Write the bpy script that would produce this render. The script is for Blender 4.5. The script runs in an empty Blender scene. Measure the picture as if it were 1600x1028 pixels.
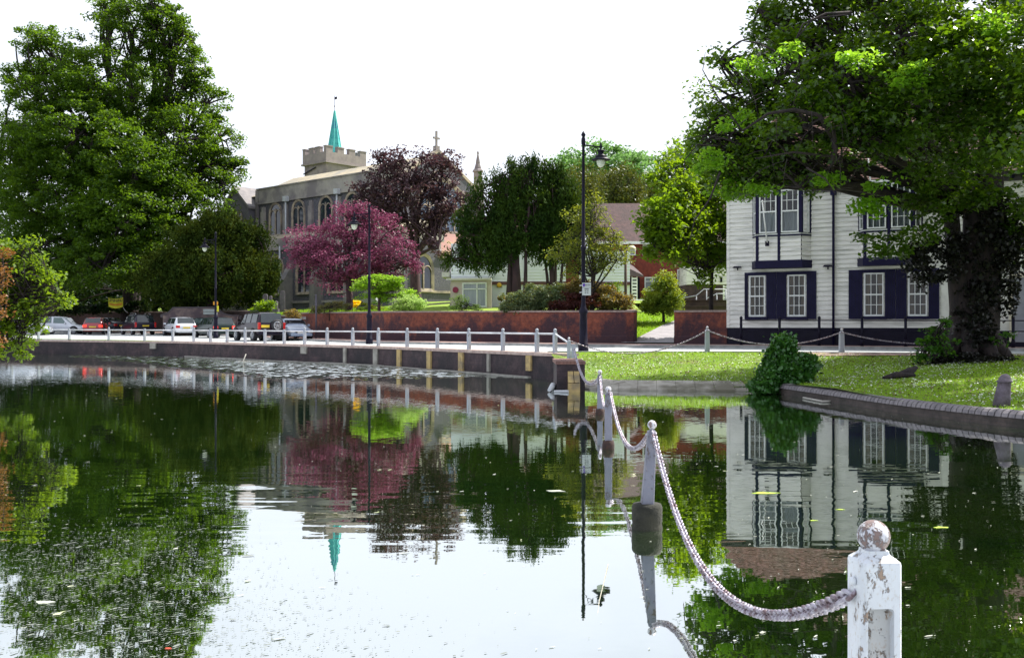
import bpy, bmesh, math, random
import numpy as np
from mathutils import Vector, Matrix
from mathutils.geometry import delaunay_2d_cdt
random.seed(7)
RNG = np.random.default_rng(11)
S = bpy.context.scene
C = S.collection
R = math.radians
# ---------------------------------------------------------------- camera
CAMZ = 1.9; F = 1500.0; HY = 508.0
cam = bpy.data.cameras.new('camera'); camo = bpy.data.objects.new('camera', cam); C.objects.link(camo)
camo.location = (0, 0, CAMZ); camo.rotation_euler = (R(90), 0, 0)
cam.sensor_width = 36; cam.lens = 36 * F / 1600; cam.shift_y = -(514 - HY) / 1600
cam.clip_start = .05; cam.clip_end = 6000
S.camera = camo
# ---------------------------------------------------------------- sky, sun, exposure
SUN_AZ = math.atan2(.85, .52); SUN_EL = R(52)
w = bpy.data.worlds.new('World'); S.world = w; w.use_nodes = True
nt = w.node_tree; nt.nodes.clear()
out = nt.nodes.new('ShaderNodeOutputWorld'); bg = nt.nodes.new('ShaderNodeBackground'); bg.inputs[1].default_value = .070
sky = nt.nodes.new('ShaderNodeTexSky'); sky.sky_type = 'NISHITA'; sky.sun_disc = False
sky.sun_elevation = SUN_EL; sky.sun_rotation = SUN_AZ; sky.dust_density = 3; sky.air_density = 1.2
tc = nt.nodes.new('ShaderNodeTexCoord'); mp = nt.nodes.new('ShaderNodeMapping'); mp.inputs['Scale'].default_value = (1, 1, 2.2)
nz = nt.nodes.new('ShaderNodeTexNoise'); nz.inputs['Scale'].default_value = 1.6; nz.inputs['Detail'].default_value = 6; nz.inputs['Roughness'].default_value = .55
cr = nt.nodes.new('ShaderNodeValToRGB'); cr.color_ramp.elements[0].position = .3; cr.color_ramp.elements[0].color = (.55,)*3 + (1,)
cr.color_ramp.elements[1].position = .62; cr.color_ramp.elements[1].color = (1, 1, 1, 1)
mx = nt.nodes.new('ShaderNodeMix'); mx.data_type = 'RGBA'; mx.inputs[7].default_value = (9.2, 9.7, 10.8, 1)
L = nt.links.new
L(tc.outputs['Generated'], mp.inputs[0]); L(mp.outputs[0], nz.inputs['Vector']); L(nz.outputs['Fac'], cr.inputs[0])
L(cr.outputs[0], mx.inputs[0]); L(sky.outputs[0], mx.inputs[6]); L(mx.outputs[2], bg.inputs[0]); L(bg.outputs[0], out.inputs[0])
sl = bpy.data.lights.new('sun', 'SUN'); sl.energy = 5.0; sl.angle = R(.6); sl.color = (1, .95, .86)
so = bpy.data.objects.new('sun', sl); C.objects.link(so)
sd = Vector((math.sin(SUN_AZ) * math.cos(SUN_EL), math.cos(SUN_AZ) * math.cos(SUN_EL), math.sin(SUN_EL)))
so.rotation_euler = (-sd).to_track_quat('-Z', 'Y').to_euler(); so.location = (20, 20, 60)
S.view_settings.view_transform = 'Standard'; S.view_settings.look = 'None'; S.view_settings.gamma = 1; S.view_settings.use_curve_mapping = False
S.view_settings.exposure = .92
S.render.engine = 'CYCLES'
S.cycles.max_bounces = 8; S.cycles.transparent_max_bounces = 6; S.cycles.use_denoising = True
S.cycles.sample_clamp_indirect = 6
# ---------------------------------------------------------------- helpers
def P(px, py, D): return Vector(((px - 800) / F * D, D, CAMZ - (py - HY) * D / F))
def GX(px, D): return (px - 800) / F * D
def ZP(py, D): return CAMZ - (py - HY) * D / F

def tag(o, label=None, cat=None, group=None, kind=None):
    if label: o['label'] = label
    if cat: o['category'] = cat
    if group: o['group'] = group
    if kind: o['kind'] = kind
    return o

def thing(name, label, cat, loc=(0, 0, 0), rz=0, group=None):
    o = bpy.data.objects.new(name, None); C.objects.link(o)
    o.location = loc; o.rotation_euler = (0, 0, rz); o.empty_display_size = .2
    return tag(o, label, cat, group)

def copy_tree(o, parent=None):
    c = o.copy(); C.objects.link(c)
    if parent: c.parent = parent
    for ch in [k for k in bpy.data.objects if k.parent == o]: copy_tree(ch, c)
    return c

def link(name, me, mat, parent=None, smooth=False, origin=None):
    if mat:
        for m in (mat if isinstance(mat, (list, tuple)) else [mat]): me.materials.append(m)
    o = bpy.data.objects.new(name, me); C.objects.link(o)
    if parent: o.parent = parent
    if smooth: me.polygons.foreach_set('use_smooth', [True] * len(me.polygons))
    return o

class MB:
    """mesh builder; geometry in local or world space"""
    def __init__(s): s.v = []; s.f = []; s.sm = []
    def add(s, vs, fs, sm=False):
        n = len(s.v); s.v += [tuple(v) for v in vs]; s.f += [tuple(i + n for i in f) for f in fs]; s.sm += [sm] * len(fs); return s
    def box(s, x0, x1, y0, y1, z0, z1, rz=0, piv=None):
        vs = [Vector((x, y, z)) for z in (z0, z1) for y in (y0, y1) for x in (x0, x1)]
        if rz:
            p = Vector(piv or ((x0 + x1) / 2, (y0 + y1) / 2, 0)); m = Matrix.Rotation(rz, 3, 'Z')
            vs = [m @ (v - p) + p for v in vs]
        return s.add(vs, [(0, 2, 3, 1), (4, 5, 7, 6), (0, 1, 5, 4), (2, 6, 7, 3), (0, 4, 6, 2), (1, 3, 7, 5)])
    def bar(s, a, b, w, h=None):
        a = Vector(a); b = Vector(b); h = h or w; d = (b - a).normalized()
        up = Vector((0, 0, 1)) if abs(d.z) < .95 else Vector((0, 1, 0))
        x = d.cross(up).normalized() * w / 2; y = d.cross(x).normalized() * h / 2
        vs = [p + i * x + j * y for p in (a, b) for i, j in ((-1, -1), (1, -1), (1, 1), (-1, 1))]
        return s.add(vs, [(3, 2, 1, 0), (4, 5, 6, 7)] + [(i, (i + 1) % 4, 4 + (i + 1) % 4, 4 + i) for i in range(4)])
    def tube(s, pts, rad, n=8, cap=True):
        pts = [Vector(p) for p in pts]; rad = rad if isinstance(rad, (list, tuple)) else [rad] * len(pts)
        vs = []; pr = None
        for i, p in enumerate(pts):
            d = (pts[min(i + 1, len(pts) - 1)] - pts[max(i - 1, 0)])
            d = d.normalized() if d.length > 1e-9 else Vector((0, 0, 1))
            x = d.orthogonal().normalized() if pr is None else (pr - d * pr.dot(d)).normalized()
            pr = x; y = d.cross(x)
            vs += [p + (x * math.cos(2 * math.pi * k / n) + y * math.sin(2 * math.pi * k / n)) * rad[i] for k in range(n)]
        fs = [(i * n + k, i * n + (k + 1) % n, (i + 1) * n + (k + 1) % n, (i + 1) * n + k) for i in range(len(pts) - 1) for k in range(n)]
        s.add(vs, fs, True)
        if cap:
            b = len(s.v) - len(vs); s.f += [tuple(b + k for k in range(n))[::-1], tuple(b + (len(pts) - 1) * n + k for k in range(n))]; s.sm += [False] * 2
        return s
    def lathe(s, prof, c=(0, 0, 0), n=16, sm=True, ax='z'):
        vs = []
        for r, z in prof:
            for k in range(n):
                a = 2 * math.pi * k / n; q = (r * math.cos(a), r * math.sin(a), z)
                if ax == 'y': q = (q[0], q[2], q[1])
                if ax == 'x': q = (q[2], q[0], q[1])
                vs.append((c[0] + q[0], c[1] + q[1], c[2] + q[2]))
        fs = [(i * n + k, i * n + (k + 1) % n, (i + 1) * n + (k + 1) % n, (i + 1) * n + k) for i in range(len(prof) - 1) for k in range(n)]
        s.add(vs, fs, sm)
        b = len(s.v) - len(vs); s.f += [tuple(b + k for k in range(n))[::-1], tuple(b + (len(prof) - 1) * n + k for k in range(n))]; s.sm += [False] * 2
        return s
    def prism(s, poly, a, b):
        """poly: list of 3d points, extruded from offset a to offset b (vectors)"""
        n = len(poly); a = Vector(a); b = Vector(b)
        vs = [Vector(p) + a for p in poly] + [Vector(p) + b for p in poly]
        return s.add(vs, [tuple(range(n))[::-1], tuple(range(n, 2 * n))] + [(i, (i + 1) % n, n + (i + 1) % n, n + i) for i in range(n)])
    def quad(s, a, b, c, d): return s.add([a, b, c, d], [(0, 1, 2, 3)])
    def xform(s, m): s.v = [tuple(m @ Vector(v)) for v in s.v]; return s
    def build(s, name, mat, parent=None, world=False, bevel=0, fix=True):
        vs = s.v
        if world and parent is not None:
            m4 = Matrix.Identity(4); q_ = parent
            while q_ is not None: m4 = Matrix.Translation(q_.location) @ Matrix.Rotation(q_.rotation_euler.z, 4, 'Z') @ m4; q_ = q_.parent
            inv = m4.inverted()
            vs = [tuple(inv @ Vector(v)) for v in vs]
        org = None
        if parent is None and vs:
            a = np.array(vs); org = Vector(((a[:, 0].min() + a[:, 0].max()) / 2, (a[:, 1].min() + a[:, 1].max()) / 2, a[:, 2].min()))
            vs = [tuple(Vector(v) - org) for v in vs]
        me = bpy.data.meshes.new(name); me.from_pydata(vs, [], s.f)
        me.polygons.foreach_set('use_smooth', s.sm)
        if fix:
            bm = bmesh.new(); bm.from_mesh(me); bmesh.ops.recalc_face_normals(bm, faces=bm.faces); bm.to_mesh(me); bm.free()
        me.update()
        o = link(name, me, mat, parent)
        if org: o.location = org
        if bevel:
            b = o.modifiers.new('bevel', 'BEVEL'); b.width = bevel; b.segments = 2; b.limit_method = 'ANGLE'
        return o

def np_mesh(name, V, Q, mat, parent=None, origin=None):
    if origin is None and parent is not None: origin = parent.location
    V = np.asarray(V, dtype=np.float32)
    if origin is not None: V = V - np.array(tuple(origin), dtype=np.float32)
    Q = np.asarray(Q, dtype=np.int32); k = Q.shape[1]
    me = bpy.data.meshes.new(name)
    me.vertices.add(len(V)); me.vertices.foreach_set('co', V.ravel())
    me.loops.add(Q.size); me.loops.foreach_set('vertex_index', Q.ravel())
    me.polygons.add(len(Q)); me.polygons.foreach_set('loop_start', np.arange(0, Q.size, k, dtype=np.int32))
    me.update(calc_edges=True)
    o = link(name, me, mat, parent)
    if parent is None and origin is not None: o.location = origin
    return o
# ---------------------------------------------------------------- materials
MATS = {}
def nodes(name):
    m = bpy.data.materials.new(name); m.use_nodes = True; t = m.node_tree
    return m, t, t.nodes['Principled BSDF'], t.links.new
def c4(c): return tuple(c) + (1,)
def mixc(t, fac, a, b, blend='MIX'):
    n = t.nodes.new('ShaderNodeMix'); n.data_type = 'RGBA'; n.blend_type = blend; n.clamp_factor = True
    for i, v in ((0, fac), (6, a), (7, b)):
        if isinstance(v, (tuple, list)): n.inputs[i].default_value = c4(v[:3])
        elif isinstance(v, (int, float)): n.inputs[i].default_value = v
        else: t.links.new(v, n.inputs[i])
    return n.outputs[2]
def noise(t, vec, scale, detail=4, rough=.55, lo=None, hi=None):
    n = t.nodes.new('ShaderNodeTexNoise'); n.inputs['Scale'].default_value = scale; n.inputs['Detail'].default_value = detail; n.inputs['Roughness'].default_value = rough
    if vec is not None: t.links.new(vec, n.inputs['Vector'])
    if lo is None: return n.outputs['Fac']
    r = t.nodes.new('ShaderNodeMapRange'); r.inputs[1].default_value = lo; r.inputs[2].default_value = hi; t.links.new(n.outputs['Fac'], r.inputs[0]); return r.outputs[0]
def coords(t, scale=(1, 1, 1), kind='Object'):
    a = t.nodes.new('ShaderNodeTexCoord'); b = t.nodes.new('ShaderNodeMapping'); b.inputs['Scale'].default_value = scale
    t.links.new(a.outputs[kind], b.inputs[0]); return b.outputs[0]
def bumpn(t, h, dist, strength=1):
    b = t.nodes.new('ShaderNodeBump'); b.inputs['Distance'].default_value = dist; b.inputs['Strength'].default_value = strength
    t.links.new(h, b.inputs['Height']); return b.outputs[0]

def mat(name, col, rough=.7, col2=None, sc=3, bump=0, bsc=None, metal=0, spec=.5, lo=.35, hi=.65, col3=None, sc3=.4, stretch=(1, 1, 1), coat=0):
    if name in MATS: return MATS[name]
    m, t, b, L = nodes(name); v = coords(t, stretch)
    b.inputs['Roughness'].default_value = rough; b.inputs['Metallic'].default_value = metal; b.inputs['Specular IOR Level'].default_value = spec
    b.inputs['Coat Weight'].default_value = coat
    if col2 is None: col2 = tuple(c * .8 for c in col)
    c = mixc(t, noise(t, v, sc, 6, .6, lo, hi), col, col2)
    if col3 is not None: c = mixc(t, noise(t, v, sc3, 4, .6, .48, .62), c, col3)
    L(c, b.inputs['Base Color'])
    if bump: L(bumpn(t, noise(t, v, bsc or sc * 3, 5, .6), bump), b.inputs['Normal'])
    MATS[name] = m; return m

def brickmat(name, c1, c2, mortar, bw=.225, bh=.075, stain=(.03, .02, .03), stain_amt=.6, rough=.85, lo=.45, hi=.6, foot_dark=None):
    m, t, b, L = nodes(name); v = coords(t)
    s = t.nodes.new('ShaderNodeSeparateXYZ'); L(v, s.inputs[0])
    a = t.nodes.new('ShaderNodeMath'); L(s.outputs[0], a.inputs[0]); L(s.outputs[1], a.inputs[1])
    k = t.nodes.new('ShaderNodeCombineXYZ'); L(a.outputs[0], k.inputs[0]); L(s.outputs[2], k.inputs[1])
    br = t.nodes.new('ShaderNodeTexBrick'); L(k.outputs[0], br.inputs['Vector']); br.inputs['Scale'].default_value = 1
    br.inputs['Brick Width'].default_value = bw; br.inputs['Row Height'].default_value = bh; br.inputs['Mortar Size'].default_value = .006
    br.inputs['Color1'].default_value = c4(c1); br.inputs['Color2'].default_value = c4(c2); br.inputs['Mortar'].default_value = c4(mortar)
    c = mixc(t, noise(t, v, 9, 4, .7, .3, .7), br.outputs['Color'], c2)
    c = mixc(t, noise(t, v, 3.2, 6, .7, .4, .68), c, tuple(x * .45 for x in c2))
    n = noise(t, v, .55, 8, .75)
    if foot_dark:      # noise shifted by height: the wall colour darkens towards its foot
        dz = t.nodes.new('ShaderNodeMapRange'); L(s.outputs[2], dz.inputs[0]); dz.inputs[1].default_value = foot_dark[0]; dz.inputs[2].default_value = foot_dark[1]; dz.inputs[3].default_value = .13; dz.inputs[4].default_value = -.09
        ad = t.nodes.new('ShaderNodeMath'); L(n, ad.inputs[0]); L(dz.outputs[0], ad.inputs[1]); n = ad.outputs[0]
    rr_ = t.nodes.new('ShaderNodeMapRange'); rr_.inputs[1].default_value = lo; rr_.inputs[2].default_value = hi; L(n, rr_.inputs[0]); n = rr_.outputs[0]; mu = t.nodes.new('ShaderNodeMath'); mu.operation = 'MULTIPLY'; mu.inputs[1].default_value = stain_amt; L(n, mu.inputs[0])
    c = mixc(t, mu.outputs[0], c, stain)
    L(c, b.inputs['Base Color']); b.inputs['Roughness'].default_value = rough
    L(bumpn(t, br.outputs['Fac'], .008, -1 if False else .6), b.inputs['Normal'])
    MATS[name] = m; return m

def leafmat(name, c1, c2, transl=.4, sc=.5, rough=.5, tcol=None, spec=.25):
    m, t, b, L = nodes(name); v = coords(t)
    f1 = noise(t, v, sc, 3, .6, .35, .65); f2 = noise(t, v, 9, 2, .5, .3, .7)
    c = mixc(t, f1, c1, c2); c = mixc(t, f2, c, tuple(x * 1.5 for x in c1)) if False else mixc(t, .35, c, mixc(t, f2, tuple(x * .6 for x in c1), tuple(min(1, x * 1.5) for x in c2)))
    L(c, b.inputs['Base Color']); b.inputs['Roughness'].default_value = rough; b.inputs['Specular IOR Level'].default_value = spec
    tr = t.nodes.new('ShaderNodeBsdfTranslucent')
    tcx = mixc(t, f1, tcol or (c1[0] * 3.2, c1[1] * 2.2, c1[2] * .6), tuple(x * y for x, y in zip(tcol or (c2[0] * 3.2, c2[1] * 2.2, c2[2] * .6), (.9, 1, 1))))
    L(tcx, tr.inputs[0])
    ms = t.nodes.new('ShaderNodeMixShader'); ms.inputs[0].default_value = transl
    L(b.outputs[0], ms.inputs[1]); L(tr.outputs[0], ms.inputs[2]); L(ms.outputs[0], t.nodes['Material Output'].inputs[0])
    MATS[name] = m; return m

white_paint = mat('white_paint', (.74, .76, .76), .5, (.62, .64, .65), 4)
white_board = mat('white_board', (.76, .75, .72), .6, (.66, .65, .63), 1.4, stretch=(.6, .6, 6), col3=(.50, .50, .48), sc3=1.2)
black_paint = mat('black_paint', (.005, .004, .014), .45, (.009, .008, .022), 3, spec=.15)
navy_paint = mat('navy_paint', (.007, .006, .03), .5, (.011, .010, .042), 3, spec=.12)
glass_dark = mat('glass_dark', (.012, .016, .03), .06, (.02, .026, .045), 1.5, spec=.8)
glass_grey = mat('glass_grey', (.16, .19, .23), .12, (.26, .29, .33), 2, spec=.8, stretch=(6, 6, .5))
curtain = mat('curtain', (.45, .47, .5), .9, (.25, .27, .3), 6, stretch=(3, 3, .1))
curtain_tan = mat('curtain_tan', (.24, .17, .09), .9, (.10, .06, .04), 6, stretch=(3, 3, .2))
rubber = mat('rubber', (.015, .015, .02), .7)
chrome = mat('chrome', (.6, .62, .66), .25, metal=.9)
# ================================================================= SETTING
QUAY = [(1.36, 33.9), (-5.93, 44.5), (-20.2, 58.2), (-32, 64.8), (-38, 68.3)]
EDGE = [(7.35, 26.4), (7.53, 25.5), (7.88, 23.4), (8.28, 21.0), (8.85, 19.1), (9.44, 17.7), (10.4, 15.5), (11.5, 12.5), (12.6, 8), (13.5, 0), (14, -5)]
POND = [(-15, -5), (14, -5)] + EDGE[::-1][1:] + [(7.0, 27.8), (2.6, 28.4), (1.95, 29.7)] + QUAY + [(-26, 44), (-19.5, 33), (-18, 26), (-16, 10)]
WALL = [(-70, 104), (-45, 97), (-27, 85), (-20, 75), (-14.5, 66), (-7.4, 55.5), (5.83, 46)]

def inpoly(x, y, poly):
    c = False; n = len(poly); j = n - 1
    for i in range(n):
        xi, yi = poly[i]; xj, yj = poly[j]
        if (yi > y) != (yj > y) and x < (xj - xi) * (y - yi) / (yj - yi) + xi: c = not c
        j = i
    return c
def segd(x, y, line):
    best = 1e9
    for (x0, y0), (x1, y1) in zip(line, line[1:]):
        dx, dy = x1 - x0, y1 - y0; t = max(0, min(1, ((x - x0) * dx + (y - y0) * dy) / (dx * dx + dy * dy)))
        best = min(best, math.hypot(x - x0 - t * dx, y - y0 - t * dy))
    return best
def sst(a, b, x): t = max(0, min(1, (x - a) / (b - a))); return t * t * (3 - 2 * t)
SHORE = [(1.95, 29.7), (2.6, 28.4), (7.0, 27.8)]
def zroad(x, y): return .9 + max(0, y - 58) * .009 - .0
def zlow(x, y):
    base = zroad(x, y)
    if x < 1.2 or y > 35.5: return base
    z1 = .04 + min(.88, segd(x, y, SHORE) * .165)
    z2 = .245 + min(.66, segd(x, y, EDGE) * .066)
    z = z1 + (z2 - z1) * sst(6.2, 8.6, x)
    z += (.9 - z) * (1 - sst(1.2, 2.6, x)) * sst(28, 33, y)
    z = z + (base - z) * sst(32, 34.8, y)
    return min(z, .93)
def ywall(x):
    if x <= WALL[0][0]: return WALL[0][1]
    for (x0, y0), (x1, y1) in zip(WALL, WALL[1:]):
        if x <= x1: return y0 + (y1 - y0) * (x - x0) / (x1 - x0)
    return 46
def zup(x, y): b = y - ywall(x); return 2.45 + max(0, min(1.9, .055 * b)) + .05 * math.sin(x * .7) * math.sin(y * .5)
def zramp(x, y): return 1.03 + min(1.5, max(0, (y - 46) * .165)) + max(0, min(1.8, (y - 56) * .05))

def sheet(name, poly, zf, step, m, holes=(), inner=None, dz=0, skirt=0, xmin=-70, xmax=60, ymin=-10, ymax=130):
    pts = list(poly); edges = [(i, (i + 1) % len(poly)) for i in range(len(poly))]
    for h in holes:
        n = len(pts); pts += h; edges += [(n + i, n + (i + 1) % len(h)) for i in range(len(h))]
    for box in (inner or [(min(p[0] for p in poly), max(p[0] for p in poly), min(p[1] for p in poly), max(p[1] for p in poly), step)]):
        x0, x1, y0, y1, st = box
        y = y0 + st / 2
        while y < y1:
            x = x0 + st / 2
            while x < x1:
                q = (x + random.uniform(-.2, .2) * st, y + random.uniform(-.2, .2) * st)
                if inpoly(q[0], q[1], poly) and not any(inpoly(q[0], q[1], h) for h in holes): pts.append(q)
                x += st
            y += st
    vs, es, fs, *_ = delaunay_2d_cdt([Vector(p) for p in pts], edges, [], 0, 1e-5)
    F_ = []
    for f in fs:
        cx = sum(vs[i].x for i in f) / 3; cy = sum(vs[i].y for i in f) / 3
        if inpoly(cx, cy, poly) and not any(inpoly(cx, cy, h) for h in holes): F_.append(tuple(f))
    V = [(v.x, v.y, zf(v.x, v.y) + dz) for v in vs]
    me = bpy.data.meshes.new(name)
    if skirt:
        cnt = {}
        for f in F_:
            for a, b in zip(f, f[1:] + f[:1]): cnt[tuple(sorted((a, b)))] = cnt.get(tuple(sorted((a, b))), 0) + 1
        for (a, b), k in cnt.items():
            if k == 1:
                n = len(V); V += [(V[a][0], V[a][1], V[a][2] - skirt), (V[b][0], V[b][1], V[b][2] - skirt)]; F_.append((a, b, n + 1, n))
    me.from_pydata(V, [], F_)
    bm = bmesh.new(); bm.from_mesh(me); bmesh.ops.recalc_face_normals(bm, faces=bm.faces)
    bm.faces.ensure_lookup_table()
    if sum(f.normal.z * f.calc_area() for f in bm.faces) < 0: bmesh.ops.reverse_faces(bm, faces=bm.faces)
    bm.to_mesh(me); bm.free()
    return tag(link(name, me, m), kind='structure')

# ---- materials of the ground
def grassmat(name, c1, c2, c3):
    m, t, b, L = nodes(name); v = coords(t)
    c = mixc(t, noise(t, v, .8, 5, .6, .38, .62), c1, c2)
    c = mixc(t, noise(t, v, 22, 4, .7, .35, .7), c, tuple(x * .45 for x in c1))
    c = mixc(t, noise(t, v, .45, 6, .7, .58, .68), c, c3)
    L(c, b.inputs['Base Color']); b.inputs['Roughness'].default_value = .8
    L(bumpn(t, noise(t, v, 18, 5, .7), .06), b.inputs['Normal']); return m
lawn_m = grassmat('lawn', (.13, .24, .012), (.24, .33, .02), (.17, .14, .07))
yard_m = grassmat('yard_grass', (.22, .36, .015), (.30, .42, .02), (.20, .24, .04))
road_m = mat('asphalt', (.42, .44, .45), .85, (.34, .36, .37), 2, bump=.004, bsc=60)
pave_m = brickmat('pavers', (.46, .28, .24), (.40, .25, .22), (.3, .24, .22), .2, .1, stain=(.3, .26, .26), stain_amt=.3)
conc_m = mat('concrete', (.36, .34, .30), .85, (.22, .20, .17), 2.5, bump=.01, col3=(.12, .11, .08), sc3=.8)
kerb_m = mat('kerbstone', (.35, .35, .34), .85, (.22, .22, .22), 3)
path_m = mat('path_tarmac', (.33, .31, .33), .9, (.25, .24, .26), 2, bump=.004, bsc=40)

big = [(-900, -60), (900, -60), (900, 2500), (-900, 2500)]
sheet('ground', big, lambda x, y: zlow(x, y) if y < 130 else .9 + .009 * 72, 30, lawn_m, holes=[POND],
      inner=[(-900, 900, -60, 2500, 120), (-60, 60, -10, 120, 6), (1, 20, 6, 36, .6)])
# low hill far behind the trees
hill = MB(); n = 40
hv = []; hf = []
for i in range(n + 1):
    for j in range(9):
        x = -500 + 1000 * i / n; y = 190 + j * 40; hv.append((x, y, 2 + 9 * math.sin(math.pi * j / 8 * .5) * (1 + .3 * math.sin(x * .013 + 1))))
for i in range(n):
    for j in range(8): a = i * 9 + j; hf.append((a, a + 9, a + 10, a + 1))
hill.add(hv, hf, True); tag(hill.build('hill', lawn_m), kind='structure')

near_edge = [(-70, 88), (-42, 71.6), (-31.8, 65.5), (-19.9, 58.9), (-5.6, 45.2), (1.3, 35.3), (9.5, 35.0), (16, 32.5), (40, 20)]
far_edge = [(40, 24.5), (20, 36.3), (9.9, 41.6), (5.8, 42.3), (-7.6, 51.8), (-15.2, 63), (-20.8, 72), (-28, 81), (-46, 93), (-70, 100.5)]
sheet('road', near_edge + far_edge, zroad, 3, road_m, dz=.012)
pv = far_edge[::-1] + [(40, 31.5), (9.9, 44.0), (7.7, 45.2), (5.83, 46.3)] + [(x, y + .1) for x, y in WALL[::-1][1:]]
sheet('pavement', pv, lambda x, y: zroad(x, y) + .12, 3, pave_m, skirt=.14)
# kerbs
def ribbon(name, line, w, h, zf, m, parent=None, kind='structure', rnd=False, lab=None):
    mb = MB(); n = len(line)
    secs = []
    for i, (x, y) in enumerate(line):
        a = line[max(i - 1, 0)]; b = line[min(i + 1, n - 1)]; d = Vector((b[0] - a[0], b[1] - a[1])).normalized(); nx, ny = -d.y, d.x
        z = zf(x, y)
        secs.append([(x - nx * w / 2, y - ny * w / 2, z - .3), (x - nx * w / 2, y - ny * w / 2, z + h), (x + nx * w / 2, y + ny * w / 2, z + h), (x + nx * w / 2, y + ny * w / 2, z - .3)])
    vs = [p for s in secs for p in s]; fs = [(i * 4 + k, i * 4 + (k + 1) % 4, i * 4 + 4 + (k + 1) % 4, i * 4 + 4 + k) for i in range(n - 1) for k in range(4)]
    fs += [(0, 1, 2, 3), tuple((n - 1) * 4 + k for k in (3, 2, 1, 0))]
    mb.add(vs, fs); o = mb.build(name, m, parent)
    if kind: o['kind'] = kind
    return o
ribbon('kerb', [(x, y - .02) for x, y in far_edge], .14, .125, zroad, kerb_m)
ribbon('kerb', [(1.3, 35.2), (9.5, 34.9), (16, 32.4), (40, 19.9)], .14, .05, zroad, kerb_m)
sheet('paved_strip', [(10.3, 33.3), (10.3, 34.5), (16, 32.2), (40, 19.7), (40, 17), (17.5, 29.9), (13, 32.9)], zlow, 2, pave_m, dz=.03)
tarmac = sheet('path', [(5.2, 46.0), (8.0, 45.0), (8.1, 46.5), (10.2, 51), (12.0, 55), (13, 58), (11.6, 58), (10.4, 55), (8.0, 51), (6.3, 47.5), (5.75, 46.3)], zramp, 1, path_m, dz=.05)
sheet('churchyard_lawn', [(x, y + .2) for x, y in WALL] + [(6.3, 46.2), (7.1, 54), (7.6, 60), (60, 60), (60, 240), (-90, 240), (-90, 110)], lambda x, y: zup(x, y) if x < 6 else max(zup(5.9, y), 2.5), 5, yard_m)
sheet('sloping_lawn', [(5.9, 46.1), (7.9, 45.3), (9.9, 44.4), (24, 44), (24, 62), (7.2, 62)], lambda x, y: max(zramp(x, y), 0) if x < 60 else 0, 1.2, yard_m)
sheet('pond_bed', [(-45, -8), (16, -8), (16, 75), (-45, 75)], lambda x, y: -1.1, 30, mat('mud', (.05, .06, .02), .9))

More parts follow.
